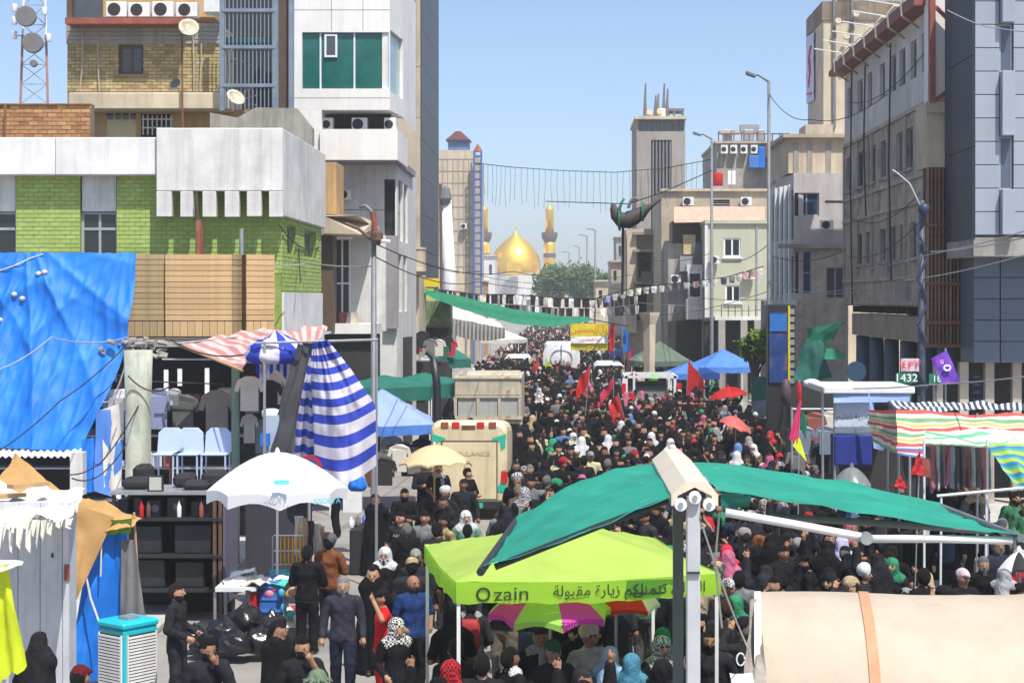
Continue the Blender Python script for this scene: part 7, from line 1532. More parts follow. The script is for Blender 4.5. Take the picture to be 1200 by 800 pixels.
for i in range(13):
    px = 1082 + i * 6; c_ = [(.10, .09, .10), (.30, .10, .12), (.34, .34, .36), (.16, .15, .17), (.42, .12, .15), (.22, .26, .30), (.06, .05, .06)][i % 7]; g = cloth(W(px, 522, 29.25), W(px + 7, 522, 29.2), W(px + 7.5, 572 + gs.uniform(-5, 6), 29.1), W(px - .5, 570, 29.2), 6, 12, 0, .03, i * 1.3, 2, None, 0, .03, 1).build('hanging_garment', M('rail_garment_%d' % (i % 7), c_, .85, .25, 5, .3, 25), smooth=True, solid=.03)
    tag(g, '%s%s garment on the rail under the mint awning' % ('second ' if i > 6 else 'first ', ['charcoal', 'wine red', 'pale grey', 'dark grey', 'crimson', 'slate blue', 'black'][i % 7]), 'garment', 'garments on the stall rail')
wr_ = thing('white_barrier_pole', 'long white pole spanning the stalls below the striped drape', 'pole', (X_(1160, 27.5), 27.5, 1.8)); MB().tube([W(1098, 581, 27.6), W(1215, 570, 27.4)], .025, 8).build('pole', M_whitem, wr_); 
for px in (1103, 1156): MB().tube([W(px, 580, 27.6), (X_(px, 27.6), 27.7, 0)], .02, 6).build('stand', M_whitem, wr_)
bnr = thing('banner_stall', 'stall with white printed banner and blue cloth under a white roof', 'stall', (X_(1015, 38), 38, 0))
MB().box(X_(962, 38), X_(1068, 38), 37.6, 40, Z_(460, 38), Z_(452, 38)).build('roof', M_whitem, bnr, bevel=.02)
cloth(W(977, 461, 37.7), W(1066, 459, 37.7), W(1066, 470, 37.6), W(977, 472, 37.6), 12, 3, 0, .02, 1).build('roof_valance', M_bluel, bnr, smooth=True)
bb = cloth(W(978, 470, 37.8), W(1024, 468, 37.8), W(1024, 510, 37.75), W(978, 508, 37.75), 12, 8, 0, .015, 3).build('banner', M('pale_banner', (.52, .58, .68), .7, .06, 2, 0, trans=.15), bnr, smooth=True)
letters('\uFEE2\uFEF4\uFEE0\uFECC\uFE97 \uFE94\uFEF3\uFEAE\uFEA4\uFEDF\uFE8D', .17, W(1001, 488, 37.65), M_print_dk, bnr)
MB().pbox(978, 510, 1022, 545, 37.7, .6).build('counter_cloth', M('royal_blue_cloth', (.01, .025, .20), .8, .2, 3, .2, 20), bnr, bevel=.02)
MB().pbox(978, 500, 1024, 507, 37.72, .02).build('dark_strip', M_bluebar, bnr)
for px in (964, 978, 1066): MB().tube([(X_(px, 37.8), 37.8, 0), W(px, 456, 37.8)], .03, 6).build('post', M_steel, bnr)
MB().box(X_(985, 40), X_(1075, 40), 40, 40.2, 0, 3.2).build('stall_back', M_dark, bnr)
tag(cloth(W(1017, 455, 37.3), W(1037, 520, 37.2), W(1035, 528, 37.2), W(1024, 525, 37.2), 4, 6).build('pale_poster', M_bluel, smooth=True), 'pale blue poster hanging at the banner stall end', 'poster')
ns = thing('number_sign', 'pink number board above a green number plate on a pole', 'sign', (X_(1064, 40), 40, 0)); MB().pbox(1056, 420, 1077, 435, 39.9, .05).build('pink_board', M('pink_board', (.62, .46, .50), .6, .08, 3, 0), ns); letters('\u0661\u0664\u0663\u0663', .27, W(1066.5, 427.5, 39.87), M_print_r, ns)
MB().pbox(1050, 437, 1074, 449, 39.9, .05).build('green_plate', M('green_plate', (.02, .17, .12), .5, .08, 3, 0), ns); letters('1432', .25, W(1062, 443, 39.87), M_print_w, ns, sx=1.1); MB().pbox(1089, 438, 1105, 450, 39.95, .04).build('green_plate', M('green_plate', (.02, .17, .12)), ns); letters('18', .22, W(1098, 444, 39.9), M_print_w, ns)
for px in (1066, 1097): MB().tube([(X_(px, 40.05), 40.05, 0), W(px, 420, 40.05)], .03, 6).build('pole', M_polegrey, ns)
pf = thing('purple_banner', 'tilted purple gradient banner with white ring logo', 'banner', (X_(1108, 39), 39, 3.5)); M_pur = M('purple_print', (.10, .02, .34), .6, .2, 1.2, 0, blotch=((.42, .01, .30), 1.0, .5))
cloth(W(1091, 420, 39), W(1110, 410, 39), W(1126, 448, 38.9), W(1104, 450, 38.9), 10, 10, 0, .03, 2).build('cloth', M_pur, pf, smooth=True)
MB().tube([W(1110, 431, 38.85) + Vector((.075 * math.cos(a), 0, .06 * math.sin(a))) for a in [i * .52 for i in range(13)]], .02, 6).build('ring_logo', M_print_w, pf); letters('G', .12, W(1104, 424, 38.85), M_print_w, pf); MB().tube([(X_(1108, 39.1), 39.1, 0), W(1108, 408, 39.1)], .02, 6).build('pole', M_steel, pf)
# poster pylon and green shade cloths
pp = thing('poster_pylon', 'tall pylon with blue scenic poster and yellow ladder edge', 'pylon', (X_(912, 54), 54, 0)); MB().pbox(900, 357, 932, 560, 54.1, .5).build('pylon_box', M_blackm, pp); MB().pbox(901.5, 366, 923, 448, 54.04, .05).build('poster', M('blue_scenic_print', (.012, .05, .20), .5, .7, 1.5, 0, blotch=((.16, .09, .05), 1.4, .52)), pp); MB().pbox(902, 368, 922, 388, 54.0, .03).build('poster_sky', M('azure_print', (.02, .16, .50), .5, .3, .8, 0), pp); MB().pbox(923.5, 358, 926, 450, 54.0, .1).build('yellow_edge', M_yel, pp)
for k in range(10): MB().pbox(926, 362 + k * 9, 931, 368 + k * 9, 54.02, .08).build('ladder_slot', M_steel, pp)
gs1 = thing('green_shade_cloth', 'torn green shade cloth slung from the concrete building', 'cloth', (X_(965, 52), 52, 3.5)); tri(W(992, 377, 50.5), W(945, 385, 53), W(938, 440, 52), 3, 16, .06).build('sheet', M_greenc, gs1, smooth=True); cloth(W(938, 405, 52), W(962, 395, 51.6), W(975, 442, 50.5), W(930, 446, 51.5), 14, 10, .05, .06, 4).build('sheet', M('dark_green_net', (.01, .10, .075), .85, .3, 2, .2, 20), gs1, smooth=True)
cloth(W(968, 408, 51), W(992, 412, 50), W(990, 420, 49.6), W(966, 421, 50), 8, 4, 0, .03, 4).build('sheet', M_greenc, gs1, smooth=True)
gs2 = thing('green_side_net', 'dark green netting hung by the right end of the blue canopy', 'netting', (X_(895, 64), 64, 1.5)); cloth(W(880, 440, 66), W(902, 442, 64), W(902, 500, 63.5), W(880, 498, 65.5), 10, 10, 0, .06, 3).build('net', M_tealc, gs2, smooth=True); cloth(W(880, 470, 65), W(900, 468, 63.4), W(900, 510, 63), W(882, 510, 64.6), 8, 8, 0, .06, 5).build('lower_net', M_bluebar, gs2, smooth=True)
tag(MB().disc(W(1003, 435, 46), (0, -1, 0), .27, .05, 24).build('blue_disc_sign', M('disc_blue', (.012, .05, .09), .5, .1, 3, 0)), 'round dark blue disc among the shaded columns', 'sign')
# dark clutter of stalls on the right
rail_of_shirts(14, 928, 984, (41.2, 47), (1.9, 3.0), [M_blackc, M_greyc, M_blackc, M_bluebar, M_offw, M_blackc, M_redst], 'from left beside the poster pylon', 'shirts on the shaded stall')
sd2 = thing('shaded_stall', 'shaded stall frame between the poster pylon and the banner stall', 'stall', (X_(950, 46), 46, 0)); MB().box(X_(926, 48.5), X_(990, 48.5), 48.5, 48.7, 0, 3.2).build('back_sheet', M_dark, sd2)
for px in (928, 985): MB().tube([(X_(px, 41), 41, 0), (X_(px, 41), 41, 3.1)], .03, 6).build('post', M_steel, sd2)
MB().tube([(X_(928, 41), 41, 3.05), (X_(985, 41), 41, 3.05)], .025, 6).build('rail', M_steel, sd2); tag(MB().lathe(W(921, 475, 42), [(.03, 0), (.12, .08), (.14, .3), (.1, .6), (.03, .66)], 10).build('hanging_lantern', M('mauve_wire', (.07, .04, .05), .6, .4, 6, .3, 20), smooth=True), 'mauve wire lantern hung on the poster pylon corner', 'lantern')
tag(MB().lathe(W(951, 455, 43), [(.03, 0), (.17, .08), (.15, .2), (.05, .24)], 12, sx=1.3).build('lamp_shade', M_whitem, smooth=True), 'white lamp shade above the pink flag', 'lamp')
# pedestal column and tree
pc = thing('pedestal_column', 'cream flared pedestal column below the ochre house', 'column', (X_(762, 92), 92, 0)); MB().lathe((X_(761, 92), 92, 0), [(.32, 0), (.30, 2.5), (.34, Z_(380, 92)), (.52, Z_(370, 92)), (.56, Z_(366, 92))], 4).build('shaft', M_cream, pc)
def tree(px, py0, py1, pxw, Y, label, mats, nleaf, seed, name='leafy_tree', leaf=.16):
    r = random.Random(seed); x = X_(px, Y); z0, z1 = Z_(py1, Y), Z_(py0, Y); t = thing(name, label, 'tree', (x, Y, 0)); rw = pxw * Y / F_ / 2
    mb = MB(); mb.tube([(x, Y, 0), (x + .1, Y, z0 * .7), (x, Y + .1, (z0 + z1) / 2)], [.22, .16, .08], 8); cl = []
    for i in range(20):
        a = r.uniform(0, 6.28); q = r.uniform(.15, .8); zz = z0 + (z1 - z0) * r.uniform(.15, .9); c = Vector((x + rw * q * math.cos(a), Y + rw * .8 * q * math.sin(a), zz)); cl.append((c, r.uniform(.3, .7) * rw)); mb.tube([(x, Y, z0 * .8), tuple(c)], [.07, .02], 5)
    mb.build('trunk', M_bark, t)
    mb = MB()
    for i in range(nleaf):
        c, rr_ = r.choice(cl); d = Vector((r.gauss(0, 1), r.gauss(0, 1), r.gauss(0, .8))); d.normalize(); p = c + d * rr_ * (r.random() ** .8) * (1.35 if r.random() < .12 else 1); a = Vector((r.gauss(0, 1), r.gauss(0, 1), r.gauss(0, 1))).normalized(); b = a.orthogonal().normalized(); s = leaf * r.uniform(.6, 1.3)
        mb.quad(p - a * s, p + b * s * .5, p + a * s, p - b * s * .5, r.choice((0, 0, 1, 2)))
    mb.build('crown', mats, t)
tree(884, 388, 428, 38, 66, 'bright green leafy tree beside the poster pylon', M_leafy, 3600, 1, leaf=.11)
for i, (px, y0, y1, w, Y, l) in enumerate(((640, 321, 347, 30, 300, 'broad dark tree in front of the dome base'), (655, 314, 347, 46, 290, 'dark tree below the standing minaret'), (686, 313, 346, 44, 280, 'dark tree under the far lamps'), (705, 322, 348, 30, 270, 'small dark tree next to the far cream building'))): tree(px, y0, y1, w, Y, l, M_leaf, 2600, i + 5, leaf=.42)
# ---- flags in the crowd
for i, (px, Y, pt_, m, l, w, h, sd_, lean) in enumerate(((684, 62, 425, M_redc, 'red flag hanging in the crowd before the tank truck', .7, .8, -1, .25), (738, 58, 460, M_redc, 'long red flag leaning before the cage truck', .5, .8, -1, -.4), (719, 66, 440, M_pinkc, 'crimson flag blown flat beside the cage truck', .8, .45, -1, 0), (631, 100, 420, M_redc, 'small red flag near the tank truck', .7, .9, -1, 0), (636, 101, 420, M_yelgr, 'small lime flag paired with the red one by the tank truck', .6, .8, 1, .2), (804, 78, 420, M_redc, 'tall red flag between the two blue canopies', 1.1, 1.6, 1, .1), (742, 105, 408, M_pinkc, 'crimson flag near the olive shelter', .5, 1.5, -1, 0), (719, 100, 374, M_redc, 'red flag beside the yellow banner', .5, 1.6, -1, .1), (733, 100, 380, M_bluet, 'blue flag close to the olive shelter', .5, 1.4, 1, -.2))): flag(px, Y, .9, Z_(pt_, Y), [m], l, w, h, sd_, .75, lean=lean, group='flags carried in the crowd')
ff = thing('tall_flag_pole', 'flag pole with red, pink and fluorescent yellow flags by the banner stall', 'flag', (X_(935, 33), 33, 0)); MB().tube([(X_(934, 33), 33, 0), W(937, 445, 33)], .015, 6).build('pole', M_steel, ff)
cloth(W(934, 446, 33), W(939, 450, 33), W(939, 475, 32.9), W(934, 465, 33), 6, 8, 0, .04, 1).build('red_flag', M_redc, ff, smooth=True); cloth(W(937, 468, 32.9), W(940, 470, 32.9), W(934, 520, 32.8), W(923, 513, 32.8), 8, 14, 0, .05, 2, 1.5, None, 0, .04, 2).build('pink_flag', M('pink_flag_cloth', (.72, .05, .18), .7, .1, 2, 0, trans=.35), ff, smooth=True); cloth(W(934, 512, 32.8), W(938, 514, 32.8), W(946, 541, 32.7), W(929, 522, 32.75), 8, 10, 0, .04, 3).build('yellow_flag', M_yelgr, ff, smooth=True)
cloth(W(940, 480, 33.2), W(946, 490, 33.2), W(944, 515, 33.2), W(937, 500, 33.2), 6, 8, 0, .04, 4).build('green_flag', M_greenc, ff, smooth=True)
rfl = thing('red_triangle_flag', 'red triangular flag leaning by the clothes rail', 'flag', (X_(1076, 28.5), 28.5, 0)); tri(W(1077, 527, 28.4), W(1066, 555, 28.3), W(1084, 557, 28.5), 5, 10, .04).build('cloth', M_redc, rfl, smooth=True); cloth(W(1080, 535, 28.6), W(1090, 538, 28.6), W(1092, 560, 28.6), W(1082, 558, 28.6), 6, 6, 0, .04, 3).build('fold', M_redst, rfl, smooth=True); MB().tube([(X_(1070, 28.5), 28.5, 0), W(1078, 525, 28.5)], .012, 5).build('pole', M_steel, rfl)
tag(tri(W(1054, 556, 27.2), W(1048, 570, 27.1), W(1065, 573, 27.2), 4, 8, .03).build('red_scarf', M_redc, smooth=True), 'small red cloth held up behind the teal awning edge', 'cloth')
# parasols in the crowd
parasol(509, 40, Z_(521, 40), Z_(542, 40), .84, [M_umb], 'beige parasol held before the ambulance', 10, M_woodp, drop=.05, tilt=(.03, 0))
parasol(853, 62, 1.75 + .75, 2.15, .75, [M_redc], 'red parasol over the crowd beyond the awning', 8, tilt=(.15, 0), drop=.04)
parasol(998, 33, 2.45, 2.1, .40, [M('clear_umbrella', (.32, .34, .35), .3, .3, 3, 0, trans=.5)], 'grey translucent umbrella above the teal awning', 8, drop=.03)
parasol(862, 50, 2.25, 1.95, .5, [M('coral_umbrella', (.70, .16, .14), .6, .1, 2, 0, trans=.35)], 'coral umbrella carried in the crowd behind the awning', 8, tilt=(-.35, .1), drop=.03)
parasol(1194, 24, 2.15, 1.9, .32, [M_whitec, M_blackc], 'black and white umbrella at the edge under the white pole', 8, drop=.04)
MB().box(0, .001, 0, .001, -2, -1.99)
sb = thing('street_stall_table', 'dark cloth covered vendor table behind the sign by the lamp post', 'table', (X_(430, 35.5), 35.5, 0)); MB().box(X_(408, 35), X_(466, 35), 35.2, 36.2, 0, .95).build('table_cloth', M_blackc, sb, bevel=.03)
for i_ in range(9):
    gx = X_(412 + i_ * 6, 35.4); tag(MB().lathe((gx, 35.35 + .3 * (i_ % 3), .952), [(.05, 0), (.06, .02), (.055, .16), (.02, .2), (.02, .24)], 10).build('vendor_bottle', [M_whitem, M_greyc, M_bluec, M_redst][i_ % 4], smooth=True), '%s %s bottle along the dark vendor table' % (['first', 'first', 'first', 'first', 'second', 'second', 'second', 'second', 'third'][i_], ['white', 'grey', 'blue', 'maroon'][i_ % 4]), 'bottle', 'bottles on the vendor table')
tag(blob(W(419, 568, 35.5), .18, 2.0, 1.1).build('blue_bundle', M_bluet, smooth=True), 'bright blue bundle on the dark vendor table', 'bundle'); tag(cloth(W(421, 540, 36.3), W(440, 538, 36.3), W(437, 572, 36.2), W(431, 570, 36.2), 8, 8, 0, .05, 3).build('orange_cloth', M('orange_cloth', (.50, .20, .08), .8, .2, 3, .1, 20), smooth=True), 'rust orange cloth hanging by the lamp post', 'cloth')
rail_of_shirts(12, 448, 502, (44, 47), (1.5, 2.2), [M_blackc, M_greyc, M_bluebar, M_blackc, M_offw, M_bframe, M_blackc], 'from left under the pale blue canopy', 'shirts under the blue canopy')
wd = thing('white_door_panel', 'white upright panel by the lamp post', 'panel', (X_(412, 38), 38, 0)); MB().pbox(402, 535, 424, 600, 38, .1).build('panel', M_whitem, wd)
# ================================================================ THE CROWD
import time as _time
HN = .0165
GREYH = (.30, .29, .28); BRN = (.03, .02, .014)
NAVY = (.012, .016, .035); WHT = (.62, .62, .62); KEFB = (.02, .02, .022)
def P_(px, py, rz, label, hgt=1.72, top=BLK, bot=BLK, cov=BLK, cov2=None, skin=None, hairc=(.012, .01, .009), group='people at the near end of the street', **kw):
    x, y = at_head(px, py, hgt); me = person_mesh(HN, **kw); return put_person(me, x, y, rz, label, group, top, bot, skin, hairc, cov, cov2, hgt / 1.72)
R90 = math.pi / 2
P_(207, 684, R90 * .9, 'bearded man in black long shirt seen in profile beside the air cooler', beard=1, arms=A_CARRY, long=True, hairc=BRN)
P_(243, 748, .45, 'curly haired man in black shirt looking down before the rubbish bags', hair=2, beard=1, arms=A_FACE, head=(.2, -.3))
P_(94, 782, 2.6, 'person in maroon cap low beside the kiosk and blue tarpaulin', hat='cap', cov=(.10, .008, .012), arms=A_REST)
P_(47, 742, 2.9, 'person wrapped in black chador seen from behind at the kiosk corner', 1.66, kind='chador', arms=A_CARRY)
P_(326, 730, .55, 'woman in black chador turned aside before the trinket stall', 1.62, kind='chador', arms=A_CARRY, head=(.5, -.1))
P_(353, 746, .5, 'bearded man in black T-shirt resting his hand on his face', beard=1, arms=A_FACE, sleeve=0, head=(.3, -.2))
P_(372, 787, .2, 'person in faded green sun hat at the bottom edge', hat='sunhat', cov=(.12, .17, .11), top=(.03, .03, .03))
P_(402, 676, .08, 'grey haired man in black shirt and navy trousers walking toward the camera', hairc=GREYH, beard=.6, bot=NAVY, stride=.25, arms=A_REST, top=(.012, .012, .018), head=(0, -.18))
P_(386, 628, 2.8, 'man in brown leather vest seen from behind near the bangle stand', top=(.16, .055, .02), hat='turban', cov=(.1, .1, .1), arms=A_FOLD)
P_(360, 640, 3.0, 'person in black seen from behind between bangle stand and grey haired man', arms=A_FOLD)
P_(437, 664, .2, 'woman in black chador and dark visor hat', 1.62, kind='chador', arms=A_CARRY, head=(-.2, -.3))
P_(449, 692, -R90 * .85, 'youth in red jersey and black cap facing sideways with raised forearm', 1.64, hat='cap', top=(.55, .012, .015), arms=A_UP, sleeve=0, bot=(.4, .012, .014))
P_(484, 674, .35, 'balding man in navy blue shirt with rolled sleeves', hair=0, top=(.012, .035, .13), arms=A_CARRY, sleeve=0, hairc=(.05, .05, .05), beard=.3, head=(.3, -.1))
P_(465, 727, .3, 'woman in black with black and white striped scarf over her head', 1.6, kind='robe', hat='keffiyeh', cov=WHT, cov2=KEFB, arms=A_CARRY, head=(.2, -.2))
P_(487, 645, .1, 'bearded man in olive cap and black shirt walking to the camera', hat='cap', cov=(.20, .21, .17), beard=1, stride=.3)
P_(470, 600, -.35, 'young man in black T-shirt with white chest print', top=(.02, .021, .026), sleeve=0, stride=.2, head=(-.3, -.1))
P_(498, 600, -.1, 'man in grey shirt carrying a pink bundle to his chest', top=(.16, .17, .17), arms=A_CARRY, sleeve=0, stride=.2)
P_(521, 604, -R90 * .6, 'man in khaki shirt in profile close to the lime gazebo', top=(.28, .22, .10), arms=A_SWING, sleeve=0)
P_(546, 600, .2, 'person in white headscarf and green jacket behind the lime gazebo', hat='keffiyeh', cov=(.55, .56, .55), cov2=(.42, .43, .42), top=(.14, .28, .2))
P_(440, 580, .2, 'woman in black niqab and chador walking past the lamp post', 1.66, kind='chador', arms=A_SWING, hat=None)
P_(394, 545, -R90, 'man in black T-shirt in profile at the vendor table', sleeve=0, arms=A_CARRY)
P_(474, 573, .1, 'bearded man in black near the walking chador woman', beard=1.2, arms=A_FOLD)
P_(497, 541, .4, 'tall person in black robe under the beige parasol', kind='robe', arms=A_FOLD)
P_(514, 544, .3, 'man in black with striped scarf on his shoulders under the beige parasol', hat='scarf_neck', cov=WHT, cov2=KEFB, arms=A_CARRY, sleeve=0)
P_(548, 549, 1.0, 'man in black bowing his head behind the ambulance', arms=A_FOLD, head=(.3, -.4))
P_(543, 562, .1, 'man in open black shirt standing close behind the ambulance', hairc=BRN)
P_(522, 572, -.3, 'person with pale cap among those behind the ambulance', hat='turban', cov=(.5, .5, .5))
P_(533, 648, 2.7, 'man in black T-shirt seen from behind at the gazebo pole', sleeve=0, arms=A_REST)
P_(529, 776, 2.5, 'person in red checked scarf at the bottom under the gazebo', hat='keffiyeh', cov=(.45, .02, .025), cov2=(.10, .01, .012))
P_(565, 768, 3.1, 'black haired man seen from behind at the bottom under the gazebo', sleeve=0)
P_(598, 760, 2.2, 'man with pale scarf on his shoulders under the gazebo edge', hat='scarf_neck', cov=WHT, cov2=(.3, .3, .3))
P_(648, 752, .4, 'man in dark green cap under the magenta and lime parasol', hat='cap', cov=(.02, .08, .04))
P_(690, 735, .5, 'man in cream skullcap lit under the gazebo', hat='turban', cov=(.5, .48, .38), top=(.4, .4, .4))
P_(715, 760, 2.8, 'person in pale blue headscarf bending under the gazebo', 1.62, kind='robe', hat='keffiyeh', cov=(.25, .36, .52), cov2=(.2, .3, .46), top=(.1, .16, .25))
P_(740, 768, 2.9, 'person in teal blue scarf beside the pale blue one', 1.6, kind='robe', hat='keffiyeh', cov=(.06, .22, .32), cov2=(.05, .17, .26))
P_(776, 748, .3, 'person with grey patterned scarf beside the rear awning post', hat='keffiyeh', cov=(.4, .42, .42), cov2=(.1, .1, .1))
P_(852, 640, 2.9, 'woman in crimson red headscarf seen from behind beside the silver post', 1.64, kind='robe', hat='keffiyeh', cov=(.60, .03, .06), cov2=(.50, .025, .05))
P_(866, 670, 3.0, 'man in grey shirt and pale rucksack straps behind the tent rope', top=(.14, .15, .16), arms=A_CARRY, sleeve=0)
P_(987, 630, 2.5, 'person in long lilac headscarf under the teal awning wing', 1.66, kind='robe', hat='keffiyeh', cov=(.45, .45, .62), cov2=(.40, .40, .58))
P_(1045, 640, 3.1, 'man in black T-shirt with small white mark on the back', sleeve=0)
P_(1086, 672, 2.7, 'person in beige hood just behind the barrel tent', 1.62, kind='robe', hat='keffiyeh', cov=(.50, .40, .25), cov2=(.46, .36, .22))
P_(1012, 664, 1.2, 'man in white skullcap behind the barrel tent', hat='turban', cov=(.62, .63, .62))
P_(1128, 668, .4, 'man in black cap with white and pink badge behind the tent', hat='cap', cov=(.5, .4, .42))
P_(1177, 664, 2.8, 'person in pale grey hooded scarf at the tent end', 1.64, hat='keffiyeh', cov=(.38, .38, .40), cov2=(.30, .30, .32))
P_(918, 640, .3, 'man in black raising his arm with a phone under the awning', arms=A_RAISE)
P_(900, 610, 2.9, 'tall man in brown and black seen from behind by the awning arm', top=(.20, .08, .03))
P_(636, 505, .2, 'man in cream and green jersey in the open crowd', top=(.42, .40, .28), sleeve=0)
P_(692, 530, .2, 'man in cap and pale yellow shirt near the awning wing', hat='cap', cov=(.2, .2, .2), top=(.5, .46, .28), sleeve=0)
P_(648, 515, 2.9, 'person in bright green head cloth in the open crowd', hat='keffiyeh', cov=(.03, .30, .14), cov2=(.02, .25, .12))
P_(672, 508, .3, 'person in long white headscarf in the open crowd', kind='robe', hat='keffiyeh', cov=(.55, .55, .57), cov2=(.45, .45, .47))
def shirt_print(word, txt, size, back):
    """a white print lying on one person's shirt"""
    o = [q for q in C.objects if q.name.startswith('person') and word in q.get('label', '')][0]; me = text_mesh(txt, size); s_ = 1 if back else -1
    for v in me.vertices: c = v.co.copy(); v.co = Vector((-s_ * c.x, s_ * (.138 - .25 * c.x * c.x) + s_ * abs(c.z), 1.30 + c.y))
    me.materials.clear(); me.materials.append(M_print_w); p = bpy.data.objects.new('shirt_print', me); C.objects.link(p); p.parent = o
shirt_print('white chest print', 'Adidas', .075, False); shirt_print('small white mark', '2', .1, True)
_taken = [(o.location.x, o.location.y) for o in C.objects if o.name.startswith('person')]

HATS = [None] * 9 + ['keffiyeh'] * 5 + ['cap'] * 3 + ['turban'] * 1 + ['scarf_neck'] * 2
_rp = random.Random(21)
def variants(h, n, seed):
    r = random.Random(seed); out = []; poses = [A_REST, A_PHONE, A_FOLD, A_CARRY, A_SWING, A_FACE, A_RAISE, A_UP, A_REST, A_CARRY]
    for i in range(n):
        kind = 'chador' if i % 5 == 1 else ('robe' if i % 6 == 4 else 'man'); hat = None if kind == 'chador' else [None, 'keffiyeh', 'cap', None, 'keffiyeh', 'scarf_neck', None, 'turban'][i % 8]
        out.append((person_mesh(h, kind=kind, hat=hat, arms=poses[i % 10], sleeve=0 if i % 3 == 0 else 1, stride=r.uniform(0, .4), beard=(.8 if i % 3 == 0 else 0), hair=2 if i % 7 == 3 else 1, head=(r.uniform(-.5, .5), r.uniform(-.35, .1)), lean=r.uniform(0, .08), long=i % 4 == 0, fat=r.uniform(.92, 1.12)), kind, hat))
    return out
VN = variants(.0175, 14, 3); VM = variants(.0225, 16, 4)
TOPS = [((.0068, .0068, .009), 'black', 78), ((.016, .016, .019), 'charcoal', 14), ((.02, .025, .05), 'navy', 6), ((.14, .145, .15), 'grey', 4), ((.5, .5, .5), 'white', 3), ((.36, .30, .20), 'beige', 3), ((.04, .16, .08), 'green', 2), ((.40, .02, .03), 'red', 2), ((.05, .14, .32), 'blue', 3), ((.08, .07, .05), 'brown', 4), ((.42, .14, .22), 'pink', 1)]
COVS = [((.5, .5, .5), (.03, .03, .03), 'checked scarf', 'checked cap', 4), ((.55, .55, .56), (.5, .5, .5), 'white scarf', 'white cap', 2.5), ((.008, .008, .01), (.008, .008, .01), 'black head cloth', 'black cap', 12), ((.25, .25, .26), (.2, .2, .2), 'grey scarf', 'grey cap', 4), ((.40, .02, .03), (.14, .01, .012), 'red scarf', 'red cap', 2), ((.03, .22, .10), (.02, .16, .08), 'green scarf', 'green cap', 2), ((.38, .30, .18), (.33, .26, .15), 'tan scarf', 'tan cap', 2), ((.45, .12, .2), (.4, .1, .18), 'pink scarf', 'pink cap', 1), ((.10, .2, .4), (.08, .17, .35), 'blue scarf', 'blue cap', 1)]
def wch(L): return _rp.choices(L, [l[-1] for l in L])[0]
KEEP = [(1.6, 9, 16.3, 20.0), (-3.7, -1.2, 43.2, 50.2), (-4.2, -1.2, 59.4, 67.4), (2.6, 5.5, 74.4, 80.8), (-1.6, 1.4, 109.4, 118), (1.6, 4.0, 104, 110.5), (-4.3, -2.2, 117, 123), (5.8, 8.2, 37.2, 40.6), (5.3, 12, 28.2, 29.8), (5.5, 12, 31.9, 33.3), (-20, -3.75, 10, 34.3), (-20, -3.2, 34.3, 37), (.35, 1.1, 11.8, 14.8), (-20, -4.0, 36, 48), (8.3, 9.4, 53.8, 55), (-1.25, -1.1, 18.9, 19.1), (4.6, 5.0, 91, 93)]
def free(x, y, m=.22):
    for a, b, c, d in KEEP:
        if a - m < x < b + m and c - m < y < d + m: return False
    return True
spots = []
def zone(x0, x1, y0, y1, cell, jit=.42, keep=1.0):
    y = y0; k = 0
    while y < y1:
        x = (x0(y) if callable(x0) else x0) + (cell / 2 if k % 2 else 0)
        while x < (x1(y) if callable(x1) else x1):
            px, py = x + _rp.uniform(-jit, jit) * cell, y + _rp.uniform(-jit, jit) * cell
            if _rp.random() < keep and free(px, py) and all((px - a) ** 2 + (py - b) ** 2 > .2 for a, b in _taken if abs(b - py) < 1): spots.append((px, py)); _taken.append((px, py))
            x += cell
        y += cell * .9; k += 1
zone(lambda y: 2.0 if y < 23.5 else 1.7, lambda y: min(.285 * y, 5.5) if y > 26.5 else .285 * y, 20.2, 36.5, .80)
zone(5.5, lambda y: .288 * y, 26.6, 36.8, 1.0, keep=.85)
zone(-1.0, 1.75, 17.9, 23.0, .95)
zone(-.9, 1.8, 23.3, 36.5, .95, keep=.9)
zone(-3.6, -.9, 24.5, 36.5, 1.15, keep=.5)
zone(lambda y: -1.0 if y < 60 else -1.1, lambda y: 6.0 + .04 * (y - 36), 36.6, 62, .86)
zone(-4.0, -1.0, 50.5, 59, 1.2, keep=.7)
spots.sort(key=lambda s: s[1])
NIND = 300 - 50
ind, rest = spots[:NIND], spots[NIND:]
def where(x, y):
    px, py = VX + F_ * x / y, HY + F_ * (CH - 1.7) / y
    if y < 23.2 and x < 1.9: return 'under lime gazebo'
    if y < 20.5: return 'behind barrel tent'
    if y < 25.5: return 'beyond barrel tent'
    if y < 30: return 'below teal awning' if px > 840 else 'past lime gazebo'
    if y < 37: return 'by clothes rail' if px > 960 else ('past teal awning' if px > 760 else 'short of ambulance')
    if px < 640: return 'beside ambulance'
    if px > 830: return 'near flag pole'
    return 'in mid street' if y < 46 else 'before cage truck'
recs = []
